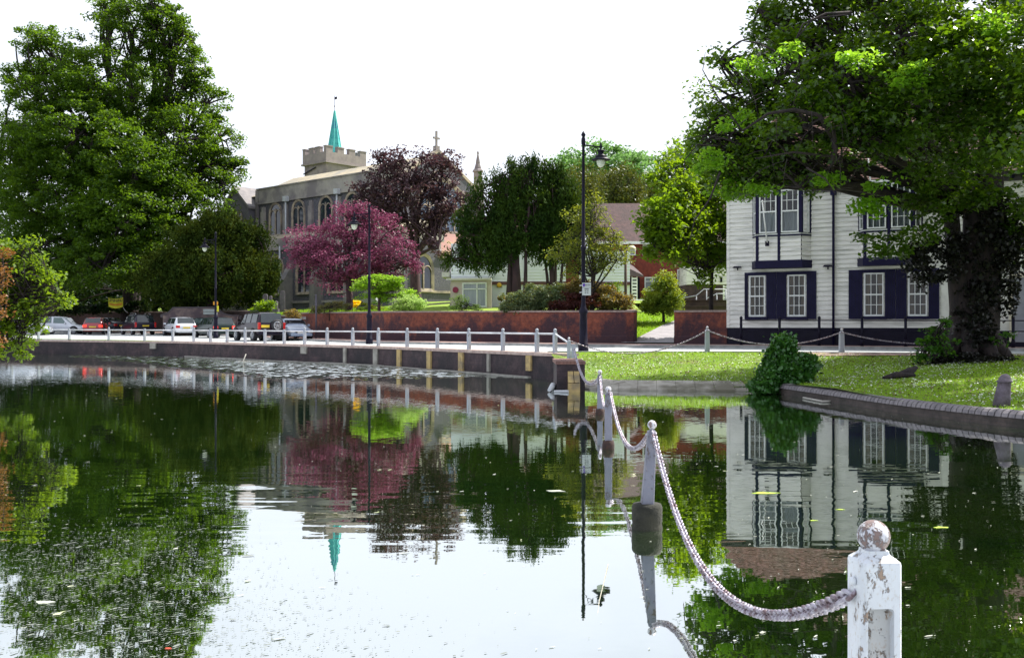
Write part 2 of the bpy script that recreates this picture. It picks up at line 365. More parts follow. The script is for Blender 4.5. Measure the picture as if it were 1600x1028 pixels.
# ---- water
def watermat():
    m, t, b, L = nodes('pond_water'); v = coords(t, (1, 1, 1))
    N = t.nodes.new
    def math_(op, a, b_=0):
        q = N('ShaderNodeMath'); q.operation = op
        for i, x in ((0, a), (1, b_)):
            if isinstance(x, (int, float)): q.inputs[i].default_value = x
            else: L(x, q.inputs[i])
        return q.outputs[0]
    def smooth(x, lo, hi):
        r = N('ShaderNodeMapRange'); r.interpolation_type = 'SMOOTHSTEP'; L(x, r.inputs[0]); r.inputs[1].default_value = lo; r.inputs[2].default_value = hi; return r.outputs[0]
    def slope(sc, scale, amp, detail=2):
        """small random surface slopes: noise colour centred on zero, scaled"""
        n = N('ShaderNodeTexNoise'); n.inputs['Scale'].default_value = scale; n.inputs['Detail'].default_value = detail; L(coords(t, sc), n.inputs['Vector'])
        q = N('ShaderNodeVectorMath'); q.operation = 'SUBTRACT'; L(n.outputs['Color'], q.inputs[0]); q.inputs[1].default_value = (.5, .5, .5)
        w_ = N('ShaderNodeVectorMath'); w_.operation = 'SCALE'; L(q.outputs[0], w_.inputs[0])
        if isinstance(amp, (int, float)): w_.inputs['Scale'].default_value = amp
        else: L(amp, w_.inputs['Scale'])
        return w_.outputs[0]
    s = N('ShaderNodeSeparateXYZ'); L(v, s.inputs[0]); X, Y = s.outputs[0], s.outputs[1]
    warp = noise(t, v, .25, 4, .6)
    d = math_('ADD', math_('ADD', Y, math_('MULTIPLY', math_('MINIMUM', math_('ADD', X, 8), 0), 1.3)), math_('MULTIPLY', math_('SUBTRACT', warp, .5), 6))
    mask = math_('MULTIPLY', smooth(d, 33.2, 36.5), smooth(X, 1.5, -3))
    belt = math_('MULTIPLY', smooth(Y, 6.8, 9.0), smooth(Y, 15, 11))
    def add(a, b_): q = N('ShaderNodeVectorMath'); q.operation = 'ADD'; L(a, q.inputs[0]); L(b_, q.inputs[1]); return q.outputs[0]
    tot = slope((.5, 1.4, 1), 12, math_('ADD', .010, math_('MULTIPLY', smooth(Y, 9, 24), .024)))
    tot = add(tot, slope((.3, 1, 1), 1.6, .005, 1))
    tot = add(tot, slope((.10, 1.0, 1), 5.5, math_('MULTIPLY', belt, .040), 2))
    tot = add(tot, slope((.8, .55, 1), 4.5, math_('MULTIPLY', mask, 2.6), 4))
    k = N('ShaderNodeVectorMath'); k.operation = 'MULTIPLY'; L(tot, k.inputs[0]); k.inputs[1].default_value = (.3, 1, 0)
    k2 = N('ShaderNodeVectorMath'); k2.operation = 'ADD'; L(k.outputs[0], k2.inputs[0]); k2.inputs[1].default_value = (0, 0, 1)
    k3 = N('ShaderNodeVectorMath'); k3.operation = 'NORMALIZE'; L(k2.outputs[0], k3.inputs[0]); nb = k3.outputs[0]
    gl = N('ShaderNodeBsdfGlossy'); L(math_('ADD', .012, math_('MULTIPLY', mask, .05)), gl.inputs['Roughness']); gl.inputs['Color'].default_value = (.97, 1, .99, 1); L(nb, gl.inputs['Normal'])
    df = N('ShaderNodeBsdfDiffuse'); L(mixc(t, noise(t, v, .5, 4, .6, .4, .6), (.006, .018, .003), (.012, .026, .004)), df.inputs[0])
    fr = N('ShaderNodeFresnel'); fr.inputs[0].default_value = 1.5; L(nb, fr.inputs['Normal'])
    f2 = math_('ADD', math_('MULTIPLY', fr.outputs[0], .34), .66)
    ms = N('ShaderNodeMixShader'); L(f2, ms.inputs[0]); L(df.outputs[0], ms.inputs[1]); L(gl.outputs[0], ms.inputs[2])
    L(ms.outputs[0], t.nodes['Material Output'].inputs[0]); t.nodes.remove(b)
    return m
wm = MB(); wm.quad((-44, -7, 0), (16, -7, 0), (16, 74, 0), (-44, 74, 0)); wo = wm.build('pond_water', watermat()); wo['kind'] = 'structure'; wo.data.transform(Matrix.Translation(wo.location)); wo.location = (0, 0, 0)

# ---- quay wall with stone piers and coping
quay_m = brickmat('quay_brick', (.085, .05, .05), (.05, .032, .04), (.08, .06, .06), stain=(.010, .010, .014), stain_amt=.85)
stone_y = mat('yellow_stone', (.42, .31, .13), .85, (.33, .24, .11), 4, col3=(.2, .16, .1), sc3=2)
stone_g = mat('grey_stone', (.30, .29, .26), .85, (.2, .19, .17), 4)
def quay_at(px):
    k = (px - 800) / F
    for (x0, y0), (x1, y1) in zip(QUAY, QUAY[1:]):
        # x0+t dx = k (y0+t dy)
        dx, dy = x1 - x0, y1 - y0; t = (k * y0 - x0) / (dx - k * dy)
        if -.01 <= t <= 1.01: return Vector((x0 + t * dx, y0 + t * dy)), Vector((dx, dy)).normalized()
    x0, y0 = QUAY[0]; return Vector((x0, y0)), Vector((QUAY[1][0] - x0, QUAY[1][1] - y0)).normalized()
def dens(line, st):
    o = []
    for (x0, y0), (x1, y1) in zip(line, line[1:]):
        n = max(1, int(math.hypot(x1 - x0, y1 - y0) / st)); o += [(x0 + (x1 - x0) * i / n, y0 + (y1 - y0) * i / n) for i in range(n)]
    return o + [line[-1]]
qw = thing('quay_wall', 'dark brick quay wall along the far side of the pond, with pale stone piers', 'quay wall', (-14, 52, 0))
mb = MB()
ql = [(1.9, 33.2)] + QUAY + [(-46, 74)]
for a, b in zip(ql, ql[1:]):
    a = Vector(a); b = Vector(b); d = (b - a).normalized(); nn = Vector((-d.y, d.x));
    if nn.y < 0: nn = -nn
    mb.add([(a.x, a.y, -.5), (b.x, b.y, -.5), (b.x + nn.x * .35, b.y + nn.y * .35, -.5), (a.x + nn.x * .35, a.y + nn.y * .35, -.5),
            (a.x, a.y, .80), (b.x, b.y, .80), (b.x + nn.x * .35, b.y + nn.y * .35, .80), (a.x + nn.x * .35, a.y + nn.y * .35, .80)],
           [(0, 1, 2, 3), (4, 5, 6, 7), (0, 1, 5, 4), (2, 3, 7, 6), (0, 3, 7, 4), (1, 2, 6, 5)])
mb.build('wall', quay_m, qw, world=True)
mb = MB()
for a, b in zip(ql, ql[1:]):
    a = Vector(a); b = Vector(b); d = (b - a).normalized(); nn = Vector((-d.y, d.x)); nn = nn if nn.y > 0 else -nn
    p = a - nn * .04; q = b - nn * .04; r = b + nn * .55; s_ = a + nn * .55
    mb.add([(v.x, v.y, z) for z in (.80, .915) for v in (p, q, r, s_)], [(0, 1, 2, 3), (4, 5, 6, 7), (0, 1, 5, 4), (1, 2, 6, 5), (2, 3, 7, 6), (0, 3, 7, 4)])
mb.build('coping', mat('coping_brick', (.45, .36, .32), .85, (.3, .22, .2), 5), qw, world=True)
for px, hgt, m_, wd in ((625, .85, stone_y, .34), (672, .85, stone_y, .34), (722, .85, stone_y, .34), (828, .55, stone_y, .3), (588, .8, stone_g, .3), (476, .35, stone_g, .5), (240, .35, stone_g, .5), (540, .8, stone_g, .2), (765, .7, stone_g, .16)):
    p, d = quay_at(px); nn = Vector((-d.y, d.x)); nn = nn if nn.y > 0 else -nn
    b = MB(); c0 = p - d * wd / 2 - nn * .09; c1 = p + d * wd / 2 - nn * .09; c2 = c1 + nn * .085; c3 = c0 + nn * .085
    zb = .795 - hgt
    b.add([(v.x, v.y, z) for z in (zb, .795) for v in (c0, c1, c2, c3)], [(0, 1, 2, 3), (4, 5, 6, 7), (0, 1, 5, 4), (1, 2, 6, 5), (2, 3, 7, 6), (0, 3, 7, 4)])
    b.build('pier', m_, qw, world=True)
fb = MB(); fl_ = dens([tuple(quay_at(p_)[0]) for p_ in (292, 340, 380, 420, 470, 540, 600, 660, 720, 780, 830)], 1.5)
for a, b_ in zip(fl_, fl_[1:]):
    a = Vector(a); b_ = Vector(b_); d = (b_ - a).normalized(); nn = Vector((-d.y, d.x)); nn = nn if nn.y > 0 else -nn; z = .05 + random.uniform(-.02, .02)
    q = [a - nn * .16, b_ - nn * .16, b_ - nn * .002, a - nn * .002]; fb.add([(v.x, v.y, zz) for zz in (-.3, z) for v in q], [(0, 1, 2, 3), (4, 5, 6, 7), (0, 1, 5, 4), (1, 2, 6, 5), (2, 3, 7, 6), (0, 3, 7, 4)])
fb.build('footing', stone_g, qw, world=True)
# ledge below the quay at water level and under the grass bank
lg = MB()
for i, (a, b) in enumerate(zip(SHORE, SHORE[1:])):
    for k in range(8):
        t0, t1 = k / 8, (k + 1) / 8; pa = Vector(a).lerp(Vector(b), t0); pb = Vector(a).lerp(Vector(b), t1)
        d = (pb - pa).normalized(); nn = Vector((-d.y, d.x)); nn = nn if nn.y > 0 or i == 0 else -nn
        nn = Vector((abs(nn.x), abs(nn.y)))
        z = .0 + random.uniform(-.006, .006)
        q = [pa - nn * .35, pb - nn * .35, pb + nn * .9, pa + nn * .9]
        lg.add([(v.x, v.y, zz) for v, zz in zip(q, (-.4, -.4, -.4, -.4))] + [(v.x, v.y, z + zz) for v, zz in zip(q, (.05, .05, .235, .235))], [(0, 1, 2, 3), (4, 5, 6, 7), (0, 1, 5, 4), (1, 2, 6, 5), (2, 3, 7, 6), (0, 3, 7, 4)])
tag(lg.build('stone_ledge', conc_m, bevel=.02), 'low worn concrete ledge at the waterline below the grass bank', 'ledge')
# rounded ridge-tile edging of the right bank: real separate rounded stones
ed = thing('pond_edging', 'curved low brick edging topped with ribbed round coping stones, below the shaded lawn', 'edging', (9, 18, 0))
el = dens([(7.2, 27.1)] + EDGE, .28)
# smooth
for _ in range(3): el = [el[0]] + [((a[0] + 2 * b[0] + c[0]) / 4, (a[1] + 2 * b[1] + c[1]) / 4) for a, b, c in zip(el, el[1:], el[2:])] + [el[-1]]
mb = MB(); cp = MB()
for a, b in zip(el, el[1:]):
    a = Vector(a); b = Vector(b); d = (b - a).normalized(); nn = Vector((d.y, -d.x)); nn = nn if nn.x > 0 else -nn
    q = [a, b, b + nn * .25, a + nn * .25]
    mb.add([(v.x, v.y, zz) for zz in (-.5, .19) for v in q], [(0, 1, 2, 3), (4, 5, 6, 7), (0, 1, 5, 4), (1, 2, 6, 5), (2, 3, 7, 6), (0, 3, 7, 4)])
for a, b in zip(dens(el, .14), dens(el, .14)[1:]):
    a = Vector(a); b = Vector(b); d = (b - a).normalized(); nn = Vector((d.y, -d.x)); nn = nn if nn.x > 0 else -nn
    g = (b - a) * .08; r = random.uniform(.975, 1.02)
    c0 = (a + g) + nn * .12; c1 = (b - g) + nn * .12; vs = []
    for c_ in (c0, c1):
        for k in range(7):
            an = math.pi * k / 6; vs.append((c_.x - nn.x * math.cos(an) * .17 * r, c_.y - nn.y * math.cos(an) * .17 * r, .175 + math.sin(an) * .14 * r))
    cp.add(vs, [(k, k + 1, 8 + k, 7 + k) for k in range(6)] + [tuple(range(7)), tuple(range(7, 14)), (0, 7, 13, 6)])
mb.build('wall', brickmat('edge_brick', (.10, .075, .065), (.07, .055, .05), (.05, .05, .05), stain=(.02, .02, .015), stain_amt=.8), ed, world=True)
cp.build('coping', mat('edge_stone', (.21, .19, .20), .8, (.12, .11, .12), 5, bump=.01), ed, world=True)
# left bank edging
mb = MB()
lb = [(-15.2, -5), (-16, 10), (-18, 26), (-19.5, 33), (-26, 44), (-38.4, 68.6)]
for a, b in zip(lb, lb[1:]):
    a = Vector(a); b = Vector(b); d = (b - a).normalized(); nn = Vector((-d.y, d.x)); q = [a - nn * .02, b - nn * .02, b + nn * .35, a + nn * .35]
    mb.add([(v.x, v.y, zz) for zz in (-.5, .95) for v in q], [(0, 1, 2, 3), (4, 5, 6, 7), (0, 1, 5, 4), (1, 2, 6, 5), (2, 3, 7, 6), (0, 3, 7, 4)])
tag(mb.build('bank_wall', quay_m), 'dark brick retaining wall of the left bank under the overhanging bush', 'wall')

# ---- brick boundary walls
wall_m = brickmat('old_brick', (.36, .085, .03), (.20, .05, .03), (.18, .12, .10), stain=(.022, .012, .024), stain_amt=.88, lo=.42, hi=.56, foot_dark=(1.0, 2.6))
wall_m2 = brickmat('dark_brick', (.10, .05, .045), (.07, .04, .04), (.07, .06, .06), stain=(.02, .018, .02), stain_amt=.8)
cop_m = mat('wall_coping', (.32, .25, .22), .85, (.2, .15, .14), 4)
def wallseg(par, a, b, z0, z1, zt0, zt1, m_, th=.34):
    """one straight run with its own local frame so bricks follow it"""
    a = Vector(a); b = Vector(b); ln = (b - a).length; ang = math.atan2(b.y - a.y, b.x - a.x)
    mb = MB(); mb.add([(0, 0, z0), (ln, 0, z1), (ln, th, z1), (0, th, z0), (0, 0, zt0), (ln, 0, zt1), (ln, th, zt1), (0, th, zt0)],
                     [(0, 1, 2, 3), (4, 5, 6, 7), (0, 1, 5, 4), (1, 2, 6, 5), (2, 3, 7, 6), (0, 3, 7, 4)])
    mb2 = MB(); mb2.add([(0, -.05, z0), (ln, -.05, z1), (ln, -.003, z1), (0, -.003, z0), (0, -.05, z0 + .55), (ln, -.05, z1 + .55), (ln, -.003, z1 + .6), (0, -.003, z0 + .6)],
                     [(0, 1, 2, 3), (4, 5, 6, 7), (0, 1, 5, 4), (1, 2, 6, 5), (2, 3, 7, 6), (0, 3, 7, 4)])
    cpb = MB(); cpb.add([(-.0, -.04, zt0), (ln, -.04, zt1), (ln, th + .04, zt1), (0, th + .04, zt0), (0, -.04, zt0 + .09), (ln, -.04, zt1 + .09), (ln, th + .04, zt1 + .09), (0, th + .04, zt0 + .09)],
                     [(0, 1, 2, 3), (4, 5, 6, 7), (0, 1, 5, 4), (1, 2, 6, 5), (2, 3, 7, 6), (0, 3, 7, 4)])
    for nm, q, mm in (('wall', mb, m_), ('plinth', mb2, m_), ('coping', cpb, cop_m)):
        o = q.build(nm, mm, par); o.location = Vector((a.x, a.y, 0)) - Vector(par.location); o.rotation_euler.z = ang
def wtop(x, y):  # world height of the wall top
    return {5.83: 2.52, -7.4: 2.62, -14.5: 2.68}.get(x, 2.6)
bw_ = thing('brick_wall', 'long red brick garden wall below the hedge, ending beside the tarmac path', 'brick wall', (-4, 54, .9))
pts = WALL[::-1]
for (a, b) in ((pts[1], pts[0]), (pts[2], pts[1])):
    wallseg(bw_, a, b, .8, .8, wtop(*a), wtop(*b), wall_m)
rb = MB()
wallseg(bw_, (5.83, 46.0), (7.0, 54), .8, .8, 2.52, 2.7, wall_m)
bl = thing('retaining_wall', 'dark brick retaining wall behind the parked cars with sweeping curved top', 'retaining wall', (-30, 80, .9))
wallseg(bl, (-20, 75), (-14.5, 66), .8, .8, 2.5, 2.55, wall_m2)
wallseg(bl, (-27, 85), (-20.0, 75), .8, .8, 3.0, 3.0, wall_m2)
wallseg(bl, (-45, 97), (-27.0, 85), .8, .8, 3.2, 3.0, wall_m2)
wallseg(bl, (-80, 106), (-45.0, 97), .8, .8, 3.3, 3.2, wall_m2)
br_ = thing('brick_wall', 'short red brick wall between the tarmac path and the white house', 'brick wall', (8.7, 44.5, .9))
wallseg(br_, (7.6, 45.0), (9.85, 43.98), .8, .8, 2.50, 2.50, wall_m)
# ================================================================= BUILDINGS
flint = mat('flint', (.145, .140, .165), .9, (.065, .065, .09), 7, col3=(.09, .09, .10), sc3=.5, bump=.03, bsc=10, lo=.4, hi=.6)
cement = mat('cement_render', (.36, .33, .30), .9, (.28, .26, .25), 1.2, col3=(.19, .17, .18), sc3=.4)
tower_m = mat('tower_stone', (.30, .26, .24), .9, (.22, .19, .19), .9, col3=(.16, .135, .145), sc3=.6)
dress = mat('dressed_stone', (.44, .36, .27), .85, (.3, .25, .2), 2, col3=(.2, .17, .15), sc3=1)
leadgrey = mat('church_roof', (.42, .35, .24), .85, (.3, .27, .2), 1.5, col3=(.26, .24, .2), sc3=.6)
copper = mat('copper', (.08, .50, .44), .6, (.03, .32, .34), 1.5, stretch=(1, 1, .3))
copper_top = mat('copper_top', (.05, .24, .42), .6, (.04, .18, .34), 2)
tile_m = brickmat('roof_tiles', (.27, .12, .09), (.19, .09, .075), (.08, .05, .05), .2, .11, stain=(.14, .10, .08), stain_amt=.7)
tile_b = brickmat('brown_tiles', (.13, .065, .055), (.09, .05, .05), (.05, .03, .03), .2, .12, stain=(.06, .04, .04), stain_amt=.5)
pipe_m = mat('pale_pipe', (.5, .52, .56), .6, (.4, .42, .45), 4)
redbrick = brickmat('house_brick', (.32, .05, .03), (.24, .045, .03), (.12, .06, .05), .225, .12, stain=(.1, .02, .02), stain_amt=.5)

def arch_pts(w, z0, z1, n=8, pointed=0.0):
    """outline of an arched opening, x in -w..w, springing so that the top reaches z1"""
    r = w; zs = z1 - r * (1 + pointed); pts = [(-w, z0), (w, z0)]
    for i in range(n + 1):
        a = math.pi * i / n; pts.append((w * math.cos(a), zs + r * (1 + pointed) * math.sin(a) ** (1 if pointed == 0 else .9)))
    return pts
def arch_window(par, x, z0, z1, w, lights=2, y=0.0, ring=.22, pointed=.15, m_ring=None, name='window', m_glass=None):
    """arched window on a wall in the plane y=const of the parent, facing -y: ring, glass, mullions"""
    m_ring = m_ring or dress
    inn = arch_pts(w, z0, z1, 10, pointed); outp = arch_pts(w + ring, z0 - ring, z1 + ring, 10, pointed)
    mb = MB(); n = len(inn)
    vs = [(x + a, y - .16, z) for a, z in outp] + [(x + a, y - .10, z) for a, z in inn] + [(x + a, y + .02, z) for a, z in inn] + [(x + a, y + .02, z) for a, z in outp]
    fs = []
    for i in range(n):
        j = (i + 1) % n; fs += [(i, j, n + j, n + i), (n + i, n + j, 2 * n + j, 2 * n + i), (i, j, 3 * n + j, 3 * n + i)]
    mb.add(vs, fs); wdw = mb.build(name, m_ring, par)
    g = MB(); g.add([(x + a, y - .035, z) for a, z in inn], [tuple(range(n))]); g.build('pane', m_glass or glass_dark, wdw)
    if lights > 1:
        mu = MB(); zs = z1 - w * (1 + pointed)
        for k in range(1, lights):
            xx = x - w + 2 * w * k / lights; mu.box(xx - .06, xx + .06, y - .13, y - .04, z0, zs + (z1 - zs) * .55)
        lw = 2 * w / lights
        for k in range(lights):
            cx = x - w + lw * (k + .5); pts = [(cx + lw / 2 * math.cos(a), y - .08, zs - .1 + lw * .6 * math.sin(a)) for a in [math.pi * q / 8 for q in range(9)]]
            mu.tube(pts, .05, 5)
        if lights >= 3:
            for k in range(lights - 1):
                cx = x - w + lw * (k + 1); pts = [(cx + lw * .33 * math.cos(a), y - .08, zs + lw * .75 + lw * .33 * math.sin(a)) for a in [2 * math.pi * q / 10 for q in range(11)]]
                mu.tube(pts, .045, 5)
        mu.build('mullion', m_ring, wdw)
    return wdw

# church: local frame x = along the gable front (v), y = along the nave going away-left (u); origin = near corner of the nave
U = Vector((-.75, .66)).normalized(); 
CH_RZ = math.atan2(U.y, U.x) - math.pi / 2
CH0 = Vector((-10.65, 85))
church = thing('church', 'grey flint church with embattled tower and green copper spire, rising behind the trees', 'church', (CH0.x, CH0.y, 3.2), CH_RZ)
# in this frame: -x is the long side facing the camera's left, -y is the west gable facing right
Z = -3.2
W_ = 11.0; LN = 20.4
mb = MB()
mb.box(.0, W_, .02, LN, 0 + Z + 1, 14.3 + Z)                         # nave walls
mb.build('nave_wall', flint, church)
gp = [(0, -.01, 0), (W_, -.01, 0), (W_, -.01, 14.6 + Z), (W_ / 2, -.01, 17.9 + Z), (0, -.01, 14.6 + Z)]
mb = MB(); mb.prism(gp, (0, -.25, 0), (0, .25, 0)); gable = mb.build('gable_wall', flint, church)
mb = MB()
for sx in (0, 1):                                               # gable coping
    x0 = 0 if sx == 0 else W_
    mb.prism([(x0, 0, 14.6 + Z), (W_ / 2, 0, 17.9 + Z), (W_ / 2, 0, 18.2 + Z), (x0, 0, 14.95 + Z)], (0, -.35, 0), (0, .35, 0))
    mb.prism([(x0, 0, 13.1 + Z), (W_ / 2, 0, 16.2 + Z), (W_ / 2, 0, 16.32 + Z), (x0, 0, 13.22 + Z)], (0, -.36, 0), (0, -.262, 0))
mb.build('coping', dress, church)
mb = MB(); mb.box(-.12, .25, -.3, LN + .2, 14.25 + Z, 15.75 + Z); mb.box(W_ - .25, W_ + .12, .3, LN, 14.25 + Z, 15.4 + Z); mb.box(-.2, -.124, -.32, LN + .2, 14.2 + Z, 14.4 + Z); mb.box(-.2, .3, -.32, LN + .25, 15.74 + Z, 15.86 + Z)
mb.box(-.2, W_, LN, LN + .35, 12 + Z, 15.7 + Z)
mb.build('parapet', cement, church)
mb = MB(); mb.prism([(.25, .3, 15.2 + Z), (W_ / 2, .3, 17.75 + Z), (W_ - .25, .3, 15.2 + Z)], (0, 0, 0), (0, LN + 1.5, 0)); mb.build('nave_roof', leadgrey, church)
for yy in (3.1, 6.2, 9.6, 13.4, 17.2):
    pass
class Fr:                                                        # helper frame turning a wall onto -x
    pass
def side_frame(par, x, y, z=0, rz=-math.pi / 2, name='side_wall'):
    e = bpy.data.objects.new(name, None); C.objects.link(e); e.parent = par; e.location = (x, y, z); e.rotation_euler.z = rz; return e
def rot_build(fn, par, m4):
    """run fn(collecting objects) then bake m4 into the new objects' meshes"""
    before = set(bpy.data.objects); fn(); new = [o for o in bpy.data.objects if o not in before]
    for o in new: o.data.transform(m4)
SIDE = lambda x: Matrix.Translation((x, 0, 0)) @ Matrix.Rotation(-math.pi / 2, 4, 'Z')   # local +x -> -y, facing -y -> -x
for yy in (5.4, 9.3, 13.6, 17.4):
    rot_build(lambda: arch_window(church, -yy, 11.0 + Z, 14.0 + Z, .85, 2, ring=.2), church, SIDE(0))
for yy in (3.2, 7.3, 11.5, 15.6, 19.4):
    b = MB(); b.box(-.3, -.0, yy - .28, yy + .28, 9 + Z, 13.4 + Z); b.box(-.2, 0, yy - .25, yy + .25, 13.4 + Z, 13.9 + Z); b.build('pilaster', cement, church)
for yy in (6.6, 14.6):
    b = MB(); b.tube([(-.42, yy + .6, 9.3 + Z), (-.42, yy + .6, 14.2 + Z)], .09, 6); b.box(-.62, -.2, yy + .35, yy + .85, 14.1 + Z, 14.6 + Z); b.build('drainpipe', pipe_m, church)
# aisle, lean-to against the long side, reaching round to the west
mb = MB(); mb.box(-4, -.003, -6, LN - .2, 0 + Z, 9.0 + Z); mb.build('aisle_wall', flint, church)
mb = MB(); mb.box(-4.12, -3.75, -5.6, LN, 8.9 + Z, 9.95 + Z); mb.box(-4.18, -4.123, -5.6, LN, 8.85 + Z, 9.0 + Z); mb.box(-4.2, -4.123, -5.6, LN, 3.9 + Z, 4.1 + Z); mb.build('aisle_parapet', cement, church)
mb = MB(); mb.prism([(-3.75, -5.5, 9.4 + Z), (-.3, -5.5, 10.9 + Z), (-.3, -5.5, 9 + Z), (-3.75, -5.5, 9 + Z)], (0, 0, 0), (0, LN + 5, 0)); mb.build('aisle_roof', leadgrey, church)
for yy in (-2.4, 2.6, 7.2, 11.6, 16.2):
    rot_build(lambda: arch_window(church, -yy, 4.9 + Z, 8.2 + Z, 1.0, 2, ring=.24, pointed=.35), church, SIDE(-4))
for yy in (-5.6, .2, 4.9, 9.4, 13.9, 18.6):
    b = MB(); b.box(-5.0, -4.003, yy - .35, yy + .35, Z, 6.0 + Z); b.prism([(-5, 0, 6 + Z), (-4.003, 0, 6 + Z), (-4.003, 0, 7.6 + Z)], (0, yy - .35, 0), (0, yy + .35, 0)); b.build('buttress', mat('buttress_stone', (.24, .22, .21), .9, (.16, .15, .16), 1.4), church)
for yy in (1.2, 10.4):
    b = MB(); b.tube([(-4.3, yy, 3.6 + Z), (-4.3, yy, 6.4 + Z), (-4.2, yy + .4, 7.0 + Z), (-4.2, yy + .4, 9.2 + Z)], .08, 6); b.build('drainpipe', pipe_m, church)
# west block
mb = MB(); mb.box(0.0, 8.6, -6, -.26, Z, 7.7 + Z); mb.build('vestry_wall', flint, church)
mb = MB(); mb.box(-.2, 8.8, -6.2, -5.7, 7.6 + Z, 7.85 + Z); mb.box(-4, 8.7, -6.09, -6.003, 3.5 + Z, 3.72 + Z); mb.box(-4, 8.7, -6.12, -6.003, 4.6 + Z, 4.8 + Z); mb.build('string_course', dress, church)
mb = MB(); mb.prism([(0, -6.1, 7.8 + Z), (0, -.3, 7.8 + Z), (0, -.3, 10.2 + Z), (0, -2.2, 10.2 + Z)], (.6, 0, 0), (8.8, 0, 0)); mb.build('vestry_roof', mat('red_tiles', (.27, .13, .10), .85, (.19, .10, .09), 3, col3=(.25, .2, .08)), church)
mb = MB(); mb.box(-3.9, .6, -6, -5.6, 8.95 + Z, 9.95 + Z); mb.box(.1, .6, -5.6, -.3, 7.8 + Z, 10.1 + Z); mb.build('west_parapet', cement, church)
arch_window(church, 4.3, 4.95 + Z, 8.0 + Z - .55, 1.25, 3, y=-6, ring=.35, pointed=.3)
arch_window(church, -1.9, 4.95 + Z, 7.6 + Z, .9, 2, y=-6, ring=.28, pointed=.35)
arch_window(church, 5.9, 10.7 + Z, 15.2 + Z, 2.7, 5, y=-.25, ring=.4, pointed=.05, m_glass=mat('lead_glass', (.05, .08, .14), .2, (.09, .13, .2), 3, stretch=(1, 1, 1)))
b = MB(); b.box(1.6, 10.2, -.6, -.26, 10.2 + Z, 10.55 + Z); b.build('window_sill', dress, church)
# pinnacles and cross
def pinnacle(x, y, zb, zt):
    b = MB(); b.box(x - .42, x + .42, y - .42, y + .42, zb - 4, zb + .9); b.box(x - .5, x + .5, y - .5, y + .5, zb + .9, zb + 1.1)
    b.lathe([(.42, zb + 1.1), (.42, zb + 2.3), (.55, zb + 2.35), (.5, zb + 2.5), (.32, zb + 2.7), (.34, zb + 2.75), (.2, (zt + zb + 2) / 2), (.22, (zt + zb + 2) / 2 + .06), (.06, zt - .3), (.14, zt - .25), (.03, zt)], (x, y, 0), 8, False)
    b.build('pinnacle', tower_m, church)
pinnacle(W_, -.1, 14.4 + Z, 18.8 + Z)
b = MB(); b.box(W_ / 2 - .25, W_ / 2 + .25, -.2, .2, 18.1 + Z, 18.5 + Z); b.box(W_ / 2 - .08, W_ / 2 + .08, -.08, .08, 18.5 + Z, 19.9 + Z); b.box(W_ / 2 - .4, W_ / 2 + .4, -.07, .07, 19.15 + Z, 19.32 + Z)
b.build('cross', tower_m, church)
# north-west transept gable at the far left of the nave
b = MB(); b.prism([(-.8, LN + .6, Z), (-.8, LN + 6.4, Z), (-.8, LN + 6.4, 12.9 + Z), (-.8, LN + 3.1, 16.0 + Z), (-.8, LN + .6, 13.9 + Z)], (0, 0, 0), (8, 0, 0)); b.build('transept_wall', mat('transept_flint', (.15, .14, .16), .9, (.09, .09, .115), 5), church)
b = MB()
for (ya, za), (yb, zb) in (((LN + 6.7, 12.7), (LN + 3.1, 16.1)), ((LN + .35, 13.8), (LN + 3.1, 16.1))):
    b.prism([(-1.0, ya, za + Z), (-1.0, yb, zb + Z), (-1.0, yb, zb + .25 + Z), (-1.0, ya, za + .25 + Z)], (0, 0, 0), (9, 0, 0))
b.prism([(-.6, LN + 6.6, 12.7 + Z), (-.6, LN + 11, 12.7 + Z), (4, LN + 11, 15.3 + Z), (4, LN + 6.6, 15.3 + Z)], (0, 0, -.1), (0, 0, .1))
b.build('transept_roof', mat('slate', (.24, .22, .22), .85, (.16, .15, .16), 2), church)
for k in range(3):
    rot_build(lambda: arch_window(church, -(LN + 2.1 + k * .85), 11.9 + Z, 13.5 + Z, .2, 1, ring=.14, pointed=.8, name='lancet'), church, SIDE(-.8))
# tower
TW, TD = 5.7, 4.2
M_ = Matrix.Rotation(-CH_RZ, 3, 'Z')
t0 = M_ @ (Vector((-21.65, 112, 0)) - Vector((CH0.x, CH0.y, 0)))
tx, ty = t0.x, t0.y
b = MB(); b.box(tx, tx + TW, ty, ty + TD, Z, 20.9 + Z); b.build('tower_wall', tower_m, church)
b = MB(); o_ = .16
b.box(tx - .3, tx + TW + .3, ty - .3, ty + TD + .3, 20.85 + Z, 21.05 + Z)
for (x0, x1, y0, y1) in ((tx - o_, tx + TW + o_, ty - o_, ty + .3), (tx - o_, tx + TW + o_, ty + TD - .3, ty + TD + o_), (tx - o_, tx + .3, ty + .302, ty + TD - .302), (tx + TW - .3, tx + TW + o_, ty + .302, ty + TD - .302)):
    b.box(x0, x1, y0, y1, 21.05 + Z, 22.15 + Z)
nx_ = 4
for k in range(nx_):
    x = tx - o_ + (TW + 2 * o_ - .95) * k / (nx_ - 1)
    for yy in (ty - o_, ty + TD - .3): b.box(x, x + .95, yy, yy + .46, 22.15 + Z, 22.75 + Z); b.box(x - .04, x + .99, yy - .05, yy + .5, 22.75 + Z, 22.87 + Z)
    if 0 < k < 3:
        y = ty - o_ + (TD + 2 * o_ - .9) * k / 3
        for xx in (tx - o_, tx + TW - .3): b.box(xx, xx + .46, y, y + .9, 22.15 + Z, 22.75 + Z); b.box(xx - .05, xx + .5, y - .04, y + .94, 22.75 + Z, 22.87 + Z)
b.build('battlements', mat('battlement_stone', (.29, .25, .235), .9, (.21, .18, .18), 1.5), church)
